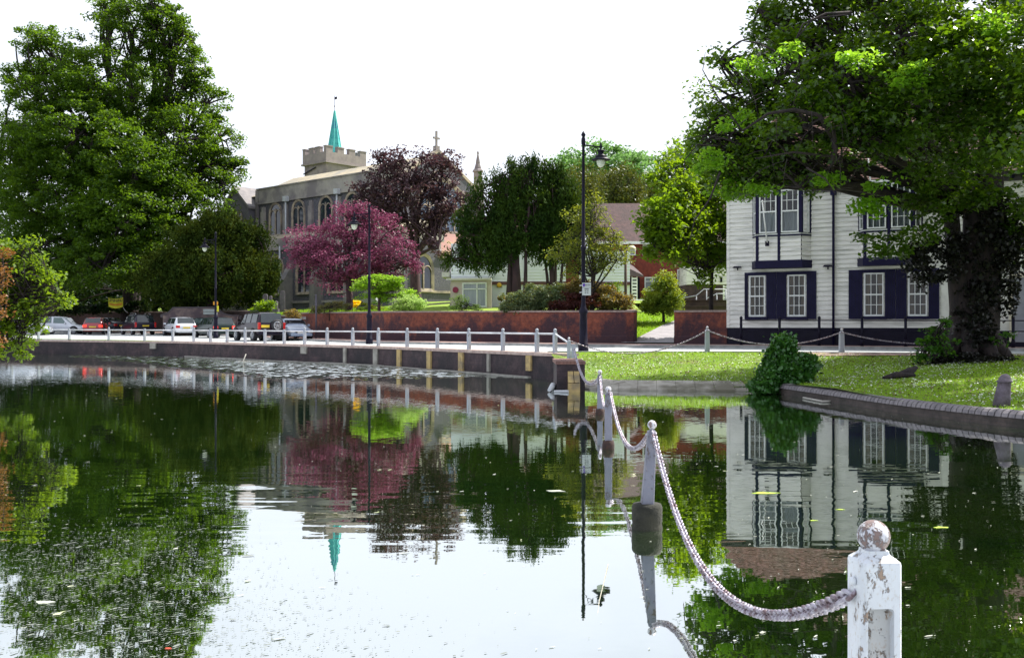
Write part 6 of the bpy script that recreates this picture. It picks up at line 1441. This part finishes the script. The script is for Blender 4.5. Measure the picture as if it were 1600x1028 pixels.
# -- distance
for k, (px, py, rx, ry, dd, lab) in enumerate(((945, 262, 70, 42, 0, 'pale rounded tree on the skyline behind the tall street lamp'), (893, 282, 40, 40, 8, 'pale rounded tree on the skyline left of the tall street lamp'), (1005, 280, 45, 36, 6, 'pale rounded tree on the skyline right of the tall street lamp'))):
    D = 190 + dd; tree('far_tree', lab, 'tree', (GX(px, D), D, 4), P(px, 330, D), [(px, py, rx, ry), (px - rx * .4, py + 25, rx * .7, ry * .9), (px + rx * .4, py + 25, rx * .7, ry * .9), (px, py + 45, rx, ry)], D, .6, farg, bark, 2.2, 46, .75, 'trees on the skyline', cover=1.3, seed=20 + k, tn=.1)
D = 105
for k, (px, py, rx, ry, dd, lab) in enumerate(((975, 300, 36, 38, 0, 'dark ragged conifer directly above the brown tiled roof'), (905, 305, 34, 44, -6, 'dark ragged conifer behind the top of the small light green tree'), (940, 310, 30, 46, 3, 'dark ragged conifer between its two taller neighbours'), (1030, 310, 34, 40, 5, 'dark conifer mostly hidden by the bright green tree'))):
    Dd = D + dd; tree('conifer', lab, 'tree', (GX(px, Dd), Dd, 4), P(px, 330, Dd), [(px, py, rx, ry), (px - rx * .5, py + 10, rx * .5, ry), (px + rx * .5, py + 14, rx * .5, ry * .9), (px, py + 40, rx, 30)], Dd, .5, farc, bark, 1.0, 55, .36, 'conifers behind the brick house', cover=1.2, flat=1.3, up=0, asp=.35, seed=30 + k, tn=.06)
tree('far_tree', 'trees seen dimly behind the roof of the white house', 'tree', (GX(1090, 120), 120, 4), P(1090, 300, 120), [(1090, 260, 60, 60), (1150, 240, 60, 70), (1060, 330, 40, 50)], 120, .6, lime_l, bark, 1.8, 46, .6, 'trees on the skyline', seed=41, tn=.1)

# -- bright green tree at the left edge of the big tree, with slim trunk by the planter
D = 48
tree('magnolia_tree', 'bright green large leaved tree on a slim trunk left of the white house', 'tree', at(1111, D), P(1112, 425, D), [(1060, 290, 32, 46, -2), (1045, 345, 32, 44, -3), (1085, 340, 40, 60), (1120, 370, 40, 46), (1040, 300, 16, 30), (1030, 385, 24, 24, -3), (1080, 395, 50, 24), (1125, 405, 26, 22), (1090, 435, 16, 14, -1), (1065, 245, 20, 24), (1030, 345, 26, 40, -3), (1075, 350, 44, 50, -1), (1055, 385, 40, 30, -2), (1100, 300, 36, 50), (1075, 270, 34, 34), (1030, 280, 16, 24), (1135, 330, 30, 44), (1018, 335, 16, 40, -3), (1022, 388, 18, 20, -3)], D, .12, brightg, bark, .55, 38, .22, cover=1.0, flat=.7, seed=12, twig=.8, tn=.015)
tree('round_bush', 'dense rounded laurel bush beside the tarmac path', 'bush', at(1037, 52), P(1037, 470, 52), [(1037, 460, 27, 27), (1020, 472, 18, 18), (1052, 472, 18, 18), (1040, 437, 15, 15), (1036, 482, 24, 10), (1010, 478, 8, 10)], 52, .08, leafmat('laurel_leaves', (.09, .17, .02), (.20, .28, .05), .35, 1.2), bark, .3, 60, .11, cover=1.3, flat=.8, seed=13)

# -- hedge shrubs on top of the wall
hd = (('cotoneaster_shrub', 'grey-green arching shrub at the left end of the wall-top hedge', 'shrub', [(805, 474, 24, 15), (832, 464, 26, 18), (815, 480, 32, 12)], cot_l),
      ('cotoneaster_shrub', 'grey-green dense shrub in the middle left of the wall-top hedge', 'shrub', [(865, 463, 30, 19), (850, 476, 30, 14)], cot_l),
      ('maroon_shrub', 'low dark maroon shrub on the wall top under the tall lamp\'s sign', 'shrub', [(905, 472, 30, 15, -.6), (880, 478, 22, 12, -.6)], maroon_l),
      ('broom_shrub', 'yellowish twiggy shrub rising above the hedge left of the tall lamp', 'shrub', [(908, 452, 30, 13), (890, 460, 22, 14), (930, 456, 18, 12)], brown_l),
      ('broom_shrub', 'brown wispy shrub at the right end of the wall-top hedge', 'shrub', [(948, 468, 28, 19), (972, 474, 20, 15), (930, 476, 24, 12)], brown_l),
      ('green_shrub', 'small fresh green bush in the hedge right of the tall lamp', 'shrub', [(956, 455, 11, 11, 1)], brightg))
for nm, lab, cat, bl, lm in hd:
    D = 50.5; px = bl[0][0]; tree(nm, lab, cat, (GX(px, D), D, 2.45), P(px, 480, D), bl, D, .05, lm, bark, .3, 60, .11, 'shrubs on the brick wall', cover=1.4, flat=.7, seed=int(px))
D = 58
tree('acer_shrub', 'spreading lime green acer with tiered branches behind the wall', 'shrub', at(592, D), P(594, 460, D), [(590, 442, 34, 12), (615, 455, 36, 12), (575, 450, 22, 12), (610, 438, 22, 9), (640, 468, 22, 10), (585, 465, 26, 9)], D, .09, acer_l, bark_p, .4, 55, .13, cover=1.2, flat=.4, up=1.5, seed=14, twig=.7)
tree('pale_shrub', 'pale yellow-green rounded shrub on the wall top right of the acer', 'shrub', at(640, 57), P(640, 482, 57), [(642, 476, 26, 13), (625, 482, 16, 7)], 57, .05, pale_l, bark, .3, 60, .1, cover=1.4, seed=15)
tree('pale_shrub', 'pale green shrub in front of the cottage\'s curtained window', 'shrub', at(722, 55), P(722, 480, 55), [(720, 473, 13, 13), (738, 482, 12, 7), (712, 482, 9, 8)], 55, .04, pale_l, bark, .25, 40, .09, cover=.9, seed=16, twig=.7)
tree('palm_shrub', 'thin spiky topped shrub against the white rendered wall', 'shrub', at(782, 60), P(783, 470, 60), [(783, 466, 5, 4)], 60, .03, brown_l, bark, .14, 30, .12, cover=1.4, seed=17)
tree('flower_bed_shrub', 'leafy border shrub with pink flowers left of the plum trunk', 'shrub', at(515, 62), P(515, 482, 62), [(512, 481, 16, 7), (530, 478, 14, 7), (495, 484, 14, 5)], 62, .04, leafmat('border_leaves', (.10, .14, .05), (.20, .18, .10), .3, 1.2), bark, .3, 45, .1, cover=1.2, seed=18)
tree('yellow_shrub', 'shrub of bright yellow flowers just right of the plum trunk', 'shrub', at(560, 64), P(558, 478, 64), [(555, 474, 7, 5)], 64, .04, leafmat('yellow_flowers', (.70, .62, .02), (.6, .55, .05), .3, 1), bark, .25, 60, .1, cover=1.6, seed=19)
tree('border_shrub', 'mid green border shrub at the foot of the street lamp by the plum tree', 'shrub', at(575, 61), P(575, 482, 61), [(570, 481, 16, 7), (590, 484, 14, 5)], 61, .04, lightg, bark, .3, 50, .1, cover=1.3, seed=21)
tree('churchyard_shrub', 'bright leafy shrub growing over the wall behind the off-roader', 'shrub', (GX(412, 72), 72, 2.6), P(412, 480, 72), [(415, 480, 16, 9), (405, 484, 12, 7)], 72, .04, brightg, bark, .35, 50, .16, cover=1.2, seed=22)
tree('trailing_shrub', 'dark olive shrub trailing down the brick wall above the silver saloon', 'shrub', (GX(457, 64.6), 64.6, 2.5), P(457, 488, 64.6), [(457, 492, 11, 8, 0, .5)], 64.6, .04, brown_l, bark, .25, 50, .11, cover=1.5, seed=23)
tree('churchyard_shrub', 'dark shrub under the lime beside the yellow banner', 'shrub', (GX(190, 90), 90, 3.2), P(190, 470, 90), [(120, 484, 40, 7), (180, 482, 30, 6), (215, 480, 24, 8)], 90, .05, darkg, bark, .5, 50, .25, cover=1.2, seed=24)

# -- ivy covered mound at the waterline
def mound():
    t = thing('ivy_mound', 'tall ivy covered stump spilling down to the water beside the grass bank', 'ivy', (GX(1222, 27), 27, 0))
    blobs = [(1223, 556, 17, 30, 0, .5), (1212, 578, 18, 34, -.2, .5), (1203, 592, 17, 22, -.3, .5), (1192, 604, 20, 13, -.4, .5), (1228, 585, 26, 32, -.2, .6), (1250, 570, 22, 16, 0, .5), (1264, 570, 12, 13, .1, .3), (1245, 585, 22, 22, -.2, .5), (1235, 604, 18, 14, -.4, .5), (1222, 535, 10, 10, 0, .2), (1234, 538, 8, 10, 0, .2)]
    mb = MB()
    for px, py, rx, ry, dD, rd in blobs:
        c = P(px, py, 27 + dD); s_ = (27 + dD) / F
        prf = [(math.sin(math.pi * k / 8), -math.cos(math.pi * k / 8)) for k in range(9)]
        q = MB(); q.lathe(prf, (0, 0, 0), 12); q.xform(Matrix.Translation(c) @ Matrix.Diagonal((rx * s_ * .8, rd * .8, ry * s_ * .8, 1))); mb.add(q.v, q.f, True)
    mb.build('stump', mat('mound_earth', (.02, .03, .012), .95), t, world=True)
    C_ = []
    for px, py, rx, ry, dD, rd in blobs:
        n = int(rx * ry * 8); d = RNG.normal(size=(n, 3)); d /= np.linalg.norm(d, axis=1)[:, None]; s_ = (27 + dD) / F
        d[:, 1] = -np.abs(d[:, 1]) * 1 + .0 if False else d[:, 1]
        C_.append(np.array(P(px, py, 27 + dD)) + d * np.array([rx * s_, rd, ry * s_]) * (RNG.uniform(.88, 1.05, n) + np.abs(RNG.normal(0, .07, n)) * (RNG.uniform(0, 1, n) < .25))[:, None])
    A = np.vstack(C_); A = A + RNG.normal(0, 1, A.shape) * np.array([.028, .028, .025]) * (1 + 2.5 * (RNG.uniform(0, 1, len(A)) < .12))[:, None]; A = A[A[:, 2] > .02]
    V, Q = leafquads(A, .10, .3, .85, jit=.6, droop=1.2); np_mesh('foliage', V, Q, ivy_l, t)
mound()

# -- big tree on the right
D = 30.5
bx = at(1518, 31)
bigblobs = [(1180, 190, 70, 60, 0), (1140, 150, 50, 45, 1), (1230, 110, 75, 60, -1), (1200, 235, 60, 40, -1), (1150, 250, 50, 34, 1), (1260, 200, 80, 60, -3), (1330, 130, 90, 70, -3), (1290, 40, 90, 50, 0), (1400, 60, 90, 60, -3), (1350, 210, 80, 45, -3), (1430, 180, 90, 70, -4),
            (1500, 100, 80, 80, -4), (1560, 200, 80, 90, -4), (1590, 60, 70, 70, -3), (1480, 260, 70, 30, -3), (1150, 282, 44, 22, 0), (1195, 272, 50, 22, -1), (1125, 250, 34, 30, 0), (1095, 225, 22, 24, 0), (1250, 292, 36, 14, -2), (1240, 275, 60, 22, 0), (1560, 320, 55, 28, -1), (1205, 45, 26, 20, 0), (1110, 190, 28, 34, 0), (1125, 95, 22, 12, 0),
            (1340, -40, 120, 60, 0), (1480, -60, 120, 70, -2), (1600, -40, 90, 80, 0), (1700, 100, 110, 110, 0), (1720, 260, 100, 70, 0), (1400, -140, 120, 60, 0), (1540, -150, 120, 60, 0), (1250, -60, 60, 46, 1), (1660, -150, 80, 50, 1), (1480, -220, 90, 40, 1), (1185, 15, 20, 14, 0), (1235, 62, 55, 40, 1), (1205, 30, 32, 26, 1), (1420, 235, 70, 40, 0), (1450, 120, 90, 60, 2), (1390, 180, 80, 60, 2), (1520, 230, 80, 60, 3), (1560, 130, 80, 70, 3),
            (1800, 60, 120, 110, 1), (1820, 220, 100, 80, 2), (1900, 120, 110, 110, 4), (1760, -80, 120, 80, 2), (1920, -20, 110, 90, 5), (1650, 330, 50, 60, 0), (1400, 0, 100, 80, 3), (1600, 80, 100, 90, 5), (1700, 0, 110, 90, 7), (1820, 100, 110, 100, 9), (1700, 130, 110, 70, -7), (1790, 60, 110, 80, -7), (1660, -20, 100, 60, -7), (1860, 160, 110, 70, -8), (1960, 60, 100, 80, -9), (1760, -70, 110, 70, -6), (1700, 40, 90, 70, -10), (1860, 0, 110, 90, -11), (1560, 215, 60, 46, -5), (1600, 150, 80, 70, -5), (1640, 40, 90, 60, -5), (1530, 110, 60, 50, -5), (1665, 250, 60, 60, -5), (1480, 60, 60, 50, -4), (1620, 230, 50, 40, -8), (1700, 180, 70, 60, -10)]
def bigextra(mb):
    rnd = random.Random(4)
    def br(pts, r0, r1, D_=29.0):
        q = [P(x, y, D_ + dd) for x, y, dd in pts]; n = len(q); mb.tube(q, [r0 + (r1 - r0) * i / (n - 1) for i in range(n)], 7)
    # the two great stems
    mb.tube([bx + Vector((-.1, 0, 0)), P(1505, 480, 31), P(1490, 380, 31), P(1480, 260, 30.6), P(1430, 160, 30)], [.62, .42, .25, .23, .16], 12)
    mb.tube([bx + Vector((.1, 0, 0)), P(1532, 480, 31), P(1542, 360, 31), P(1548, 240, 31), P(1570, 100, 31.5)], [.72, .60, .46, .42, .28], 12)
    br([(1480, 240, 1), (1440, 215, 0), (1380, 200, 0), (1310, 175, 0), (1250, 170, 0)], .15, .05)
    # arching bare boughs
    br([(1300, 215, -2), (1280, 180, -2.3), (1240, 172, -2.4), (1200, 178, -2.5), (1160, 205, -2.6)], .075, .03)
    br([(1330, 20, -2), (1290, 22, -2.2), (1255, 38, -2.4), (1235, 80, -2.5)], .05, .015); br([(1330, 22, -2), (1270, 30, -2.3), (1245, 60, -2.4), (1250, 110, -2.4)], .035, .012)
    br([(1300, 200, -2), (1305, 235, -2), (1300, 250, -2)], .09, .08); br([(1300, 245, -2), (1240, 238, -2.2), (1180, 248, -2.4)], .045, .015)
    br([(1160, 205, -2), (1120, 150, -2), (1098, 110, -2), (1102, 82, -2)], .025, .008); br([(1135, 165, -2), (1105, 150, -2)], .02, .01)
    br([(1210, 80, -2), (1185, 68, -2), (1160, 64, -2), (1150, 72, -2)], .03, .01)
    br([(1260, 262, -2.5), (1290, 280, -2.7), (1306, 305, -2.8)], .03, .012)
    br([(1120, 228, -1), (1090, 226, -1), (1070, 250, -1), (1068, 275, -1)], .025, .01); br([(1125, 270, -1), (1110, 310, -1), (1085, 345, -1), (1075, 390, -1)], .035, .01)
    br([(1125, 215, -1), (1100, 212, -1), (1072, 218, -1)], .02, .008)
    for _ in range(46):
        x, y = rnd.uniform(1160, 1330), rnd.uniform(60, 260); dx, dy = rnd.uniform(-50, 20), rnd.uniform(10, 55)
        br([(x, y, -2.6), (x + dx * .5, y + dy * .3, -2.7), (x + dx, y + dy, -2.7)], .012, .005)
    # root flare
    for k in range(9):
        a = k * .7; d = Vector((math.cos(a), math.sin(a), 0)); mb.tube([bx + Vector((0, 0, 1.1)) + d * .35, bx + Vector((0, 0, .35)) + d * .75, bx + d * 1.25 + Vector((0, 0, -.1))], [.35, .28, .1], 7)
bt, lc, cc = tree('plane_tree', 'huge broad tree with twin ivy clad trunk overhanging the white house and lawn', 'tree', bx, P(1520, 330, 31), bigblobs, D, .36, chest_l, bark, .60, 62, .165, cover=1.1, flat=.55, up=.7, shell=.45, seed=7, twig=.6, droop=.3, tn=.012, extra=bigextra, bare=True)
# yellow-green outer sprays of the same tree
lc2, c2, _ = clumps([(1180, 105, 30, 20, -3), (1240, 90, 26, 16, -4), (1150, 190, 24, 22, -2), (1115, 240, 26, 24, -2), (1190, 300, 30, 14, -2), (1295, 285, 30, 16, -3), (1375, 300, 26, 30, -3), (1350, 330, 22, 16, -3), (1340, 95, 40, 18, -5), (1430, 120, 40, 20, -5), (1560, 40, 34, 20, -5), (1160, 300, 26, 24, 0), (1130, 288, 30, 26, 0), (1100, 255, 24, 22, 0)], D, .4, 40, .9, .5, .3)
V, Q = leafquads(lc2, .15, .7, .62, droop=.3); np_mesh('young_leaves', V, Q, leafmat('young_leaves', (.06, .16, .008), (.11, .24, .012), .5, .8, tcol=(.36, .62, .03)), bt)
# low sprays hanging before the house front
lc2, c2, _ = clumps([(1375, 385, 28, 16, -2), (1400, 400, 26, 14, -2), (1410, 370, 26, 20, -2), (1350, 372, 16, 10, -2), (1470, 300, 60, 40, -1), (1590, 350, 30, 60, 0), (1450, 340, 30, 50, -1)], D, .35, 34, .8, .5, .3)
V, Q = leafquads(lc2, .15, .7, .62, droop=.3); np_mesh('hanging_sprays', V, Q, chest_l, bt)
# ivy and epicormic shoots round the stems
lc2, c2, _ = clumps([(1450, 410, 26, 56, 0, .5), (1488, 360, 14, 80, 0, .5), (1545, 390, 24, 95, 0, .8), (1528, 470, 20, 34, 0, .8), (1575, 400, 20, 50, 0, .6), (1430, 400, 14, 30, 0, .6), (1580, 350, 24, 40, 0, .6), (1518, 510, 28, 34, 0, .8), (1570, 460, 12, 30, 0, .5)], D, .3, 26, 1.0, .9, .5)
V, Q = leafquads(lc2, .13, .1, .8, droop=1.0); np_mesh('ivy', V, Q, leafmat('dark_ivy', (.006, .008, .007), (.013, .014, .011), .12, 1, rough=.35), bt)
# saplings at its foot
tree('sapling', 'young leafy sapling at the left foot of the big twin trunk', 'sapling', at(1462, 29.6), P(1462, 540, 29.6), [(1462, 525, 26, 16), (1450, 545, 24, 14), (1478, 540, 20, 16), (1440, 555, 14, 8), (1470, 506, 14, 10)], 29.6, .03, leafmat('sapling_leaves', (.03, .10, .012), (.06, .17, .02), .4, 1), bark, .22, 22, .12, cover=.75, seed=51, twig=.7)
tree('sapling', 'small leafy shoot at the right foot of the big twin trunk', 'sapling', at(1572, 29.8), P(1572, 530, 29.8), [(1572, 524, 14, 8), (1560, 532, 10, 6)], 29.8, .02, MATS['sapling_leaves'], bark, .2, 18, .1, cover=.7, seed=52)
tree('ground_ivy', 'dark ivy spreading over the root flare of the big tree', 'ivy', at(1510, 30), P(1510, 560, 30), [(1500, 566, 46, 12, -.3), (1545, 566, 46, 10, -.5), (1460, 570, 30, 7, -.3)], 30, .03, MATS['dark_ivy'], None, .25, 40, .1, cover=1.2, seed=53)
# fallen dark root on the lawn
b = MB(); b.tube([P(1395, 588, 26) , P(1420, 582, 26.4), P(1432, 574, 26.6)], [.05, .14, .05], 7); b.tube([P(1380, 590, 25.8), P(1400, 586, 26), P(1430, 586, 26)], [.04, .10, .04], 7); tag(b.build('fallen_wood', bark), 'dark lump of old root lying on the lawn left of the big trunk', 'wood')

# -- bushes overhanging the left edge
D = 29
lb_ = Vector((-18.6, 29.5, .95))
tree('overhanging_bush', 'bright green bush overhanging the water at the left edge', 'bush', lb_, P(-40, 480, 29), [(30, 425, 42, 34), (55, 455, 40, 30), (20, 480, 44, 34), (75, 442, 22, 20), (92, 468, 18, 8), (10, 530, 44, 28), (40, 515, 26, 26), (28, 548, 22, 12), (0, 400, 26, 26), (40, 385, 14, 10), (-40, 460, 50, 60), (-60, 540, 40, 30), (100, 470, 14, 5), (55, 490, 22, 18)], D, .10, bush_l, bark, .42, 46, .13, cover=.85, flat=.6, seed=54, twig=.9)
tree('orange_bush', 'orange-brown leaved bush at the extreme left edge', 'bush', (GX(-30, 27.5), 27.5, .8), P(-25, 470, 27.5), [(-6, 420, 16, 40), (-8, 480, 12, 40), (-8, 530, 10, 22), (-30, 450, 26, 60)], 27.5, .08, orange_l, bark, .35, 40, .1, cover=.9, seed=55)

# -- grass tufts, clover flowers, floating scum: uncountable stuff
def tufts(name, lab, region, n, h, wdt, m_, zf, seed=1):
    r = np.random.default_rng(seed); pts = []
    while len(pts) < n:
        x, y = region(r)
        if x is None: continue
        pts.append((x, y, zf(x, y)))
    A = np.array(pts); k = len(A); an = r.uniform(0, math.pi * 2, k); dx = np.stack([np.cos(an), np.sin(an), 0 * an], 1) * wdt * r.uniform(.6, 1.3, k)[:, None]
    tip = A + np.stack([r.normal(0, h * .4, k), r.normal(0, h * .4, k), h * r.uniform(.5, 1.3, k)], 1)
    V = np.stack([A - dx, A + dx, tip], 1).reshape(-1, 3)
    o = np_mesh(name, V, np.arange(3 * k).reshape(-1, 3), m_); return tag(o, lab, 'grass', kind='stuff')
def reg_lawn(r):
    while True:
        x, y = r.uniform(2, 19), r.uniform(14, 34.6)
        if x / y > .56: continue
        if inpoly(x, y, POND) : continue
        if segd(x, y, EDGE) < .32 and y < 27: continue
        if x < 6.9 and segd(x, y, SHORE) < .5: continue
        if y > 34.7 - max(0, x - 9.5) * .42: continue
        if r.uniform() < .5 and y < 20: pass
        return x, y
gm = leafmat('grass_blades', (.16, .30, .02), (.28, .42, .03), .4, .8, rough=.6, tcol=(.45, .7, .04))
tufts('grass', 'short rough grass of the lawn and bank', reg_lawn, 60000, .05, .009, gm, zlow, 3)
def reg_cl(r):
    while True:
        x, y = reg_lawn(r); v = math.sin(x * 1.1 + 1) * math.sin(y * .9 + .5) + .7 * math.sin(x * 2.3 - y * 1.7)
        if y > 33.6 and x < 9: continue
        if v > -.25 or r.uniform() < .25: return x, y
r = np.random.default_rng(5); A = []
for _ in range(6000): x, y = reg_cl(r); A.append((x, y, zlow(x, y) + .045 + r.uniform(0, .02)))
V, Q = leafquads(np.array(A), .042, 2.5, .95); o = np_mesh('clover_flowers', V, Q, mat('petal_white', (.62, .64, .58), .7, (.45, .5, .36), 5)); tag(o, 'white clover and daisies scattered through the lawn', 'flowers', kind='stuff')
A = []
for _ in range(5000):
    x, y = reg_lawn(r); A.append((x, y, zlow(x, y) + .02))
V, Q = leafquads(np.array(A), .07, 2.5, .6); o = np_mesh('fallen_leaves', V, Q, mat('dead_leaf', (.16, .09, .04), .8, (.10, .07, .03), 5)); tag(o, 'dead leaves littering the lawn', 'leaf litter', kind='stuff')
def reg_yard(r):
    while True:
        x, y = r.uniform(-24, -8), r.uniform(56, 80)
        if y > ywall(x) + .3 and y < ywall(x) + 3 + 6 * r.uniform(): return x, y
tufts('long_grass', 'long grass along the churchyard wall', reg_yard, 16000, .28, .03, gm, zup, 6)
def reg_path(r):
    while True:
        x, y = r.uniform(5.9, 14), r.uniform(46.3, 57)
        if inpoly(x, y, [(5.2, 46.0), (8.0, 45.0), (8.1, 46.5), (10.2, 51), (12.0, 55), (13, 58), (11.6, 58), (10.4, 55), (8.0, 51), (6.3, 47.5), (5.75, 46.3)]): continue
        return x, y
tufts('sloping_grass', 'sunlit grass beside the tarmac path', reg_path, 14000, .12, .02, gm, zramp, 8)

# floating scum, petals and leaf fragments on the pond
r = np.random.default_rng(9)
def debris(n, size, zone, asp=.5):
    A = []
    while len(A) < n:
        x, y = zone()
        if inpoly(x, y, POND): A.append((x, y, .004))
    A = np.array(A); k = len(A); m_ = 7; s_ = size * np.exp(r.normal(0, .55, k)); V = []; 
    a0 = r.uniform(0, 6.28, k); ax = r.uniform(1, 2.6, k)
    for j in range(m_):
        a = 2 * math.pi * j / m_; rr = s_ * r.uniform(.45, 1.2, k); ux = np.cos(a) * rr * ax; uy = np.sin(a) * rr * .55
        V.append(np.stack([A[:, 0] + ux * np.cos(a0 * .2) - uy * np.sin(a0 * .2), A[:, 1] + ux * np.sin(a0 * .2) + uy * np.cos(a0 * .2), A[:, 2] + r.uniform(0, .004, k)], 1))
    return np.stack(V, 1).reshape(-1, 3), np.arange(m_ * k).reshape(-1, m_)
def z_wide():
    y = 3 + 26 * r.uniform() ** 1.5; return (r.uniform(-.56, .56) * y, y)
def z_near():
    c = [(-3.2, 7.2), (-2.8, 6.2), (-3.6, 8.0), (-2.2, 5.8), (-1.6, 5.2)][r.integers(5)]; return r.normal(c[0], .6), r.normal(c[1], .7)
def z_right():
    y = r.uniform(4, 16); return (r.uniform(.12, .55) * y, y)
scum_m = mat('scum', (.46, .48, .43), .7, (.24, .26, .2), 8)
V, Q = debris(420, .008, z_wide); tag(np_mesh('floating_debris', V, Q, scum_m), 'pale specks and petals floating across the pond', 'debris', kind='stuff')
V, Q = debris(6500, .0045, z_near); tag(np_mesh('floating_scum', V, Q, mat('scum_dull', (.20, .22, .20), .8, (.10, .12, .10), 8)), 'fine drifting scum near the front left of the pond', 'scum', kind='stuff')
V, Q = debris(200, .006, z_right); tag(np_mesh('floating_petals', V, Q, scum_m), 'petals floating in front of the white house reflection', 'petals', kind='stuff')
V, Q = debris(40, .016, z_wide); tag(np_mesh('floating_leaf_rafts', V, Q, mat('scum_pale', (.55, .58, .42), .7, (.3, .36, .14), 10)), 'small drifting rafts of pale leaves and scum', 'debris', kind='stuff')
def raft(px, py, w, lab, m_, nm='floating_leaf', cat='leaf'):
    D_ = CAMZ * F / (py - HY); x = GX(px, D_); s_ = w * D_ / F / 2; q = []
    for j in range(11): a = 2 * math.pi * j / 11; rr = s_ * random.uniform(.45, 1.15); q.append((x + rr * math.cos(a), D_ + rr * .38 * math.sin(a), 0.002))
    b = MB(); b.prism(q, (0, 0, 0), (0, 0, .002)); tag(b.build(nm, m_), lab, cat)
lily = mat('lily_green', (.45, .62, .06), .5, (.30, .42, .05), 12)
raft(1196, 770, 44, 'long pale green floating leaf in the reflection of the house bay', lily); raft(1271, 813, 16, 'small bright green floating leaf right below the long pale one', lily)
raft(1472, 824, 34, 'pale green floating leaf right of the near post\'s ball', lily); raft(1312, 796, 18, 'small green floating leaf just above the near post', lily)
raft(68, 941, 48, 'pale grey floating raft at the lower left', scum_m, 'floating_raft', 'debris'); raft(866, 767, 40, 'pale floating raft left of the leaning post', scum_m, 'floating_raft', 'debris')
raft(262, 1013, 13, 'small red leaf floating near the bottom left', mat('red_leaf', (.6, .08, .04), .5))
b = MB(); b.tube([(GX(380, 56.2 - 6), 50.0, -.2), (GX(380, 50), 50.0, .05), (GX(384, 50), 50.05, .40)], [.04, .035, .03], 6); b.bar((GX(372, 50.3), 50.3, .01), (GX(412, 49.6), 49.6, .01), .08, .03)
tag(b.build('mooring_stick', mat('pale_wood', (.42, .40, .36), .8)), 'short pale stick poking up beside a floating lath at the quay wall', 'stick')
b = MB(); b.tube([(GX(867, 28.4), 28.4, .03), (GX(864, 27.8), 27.8, .16), (GX(858, 27.2), 27.2, .06)], [.07, .09, .05], 7); b.tube([(GX(866, 27.2), 27.2, .02), (GX(888, 27), 27, .04)], .04, 6)
tag(b.build('floating_wrapper', mat('dull_plastic', (.5, .52, .55), .4)), 'pale litter floating against the brick pier', 'litter')
b = MB(); q = [(GX(px, CAMZ * F / (py - HY)), CAMZ * F / (py - HY), .03) for px, py in ((1255, 623), (1285, 629), (1312, 628), (1308, 624.5))]; b.tube(q, .025, 5); tag(b.build('floating_branch', MATS['pale_wood']), 'bent pale twig frame floating below the curved edging', 'branch')
b = MB(); b.tube([(GX(909, 4.4), 4.4, -.02), (GX(936, 6.6), 6.6, .0), (GX(950, 7.6), 7.6, .01)], .003, 5); tag(b.build('floating_cane', mat('cane', (.4, .38, .30), .6)), 'thin pale cane in the water near the bottom edge left of the near post', 'cane')
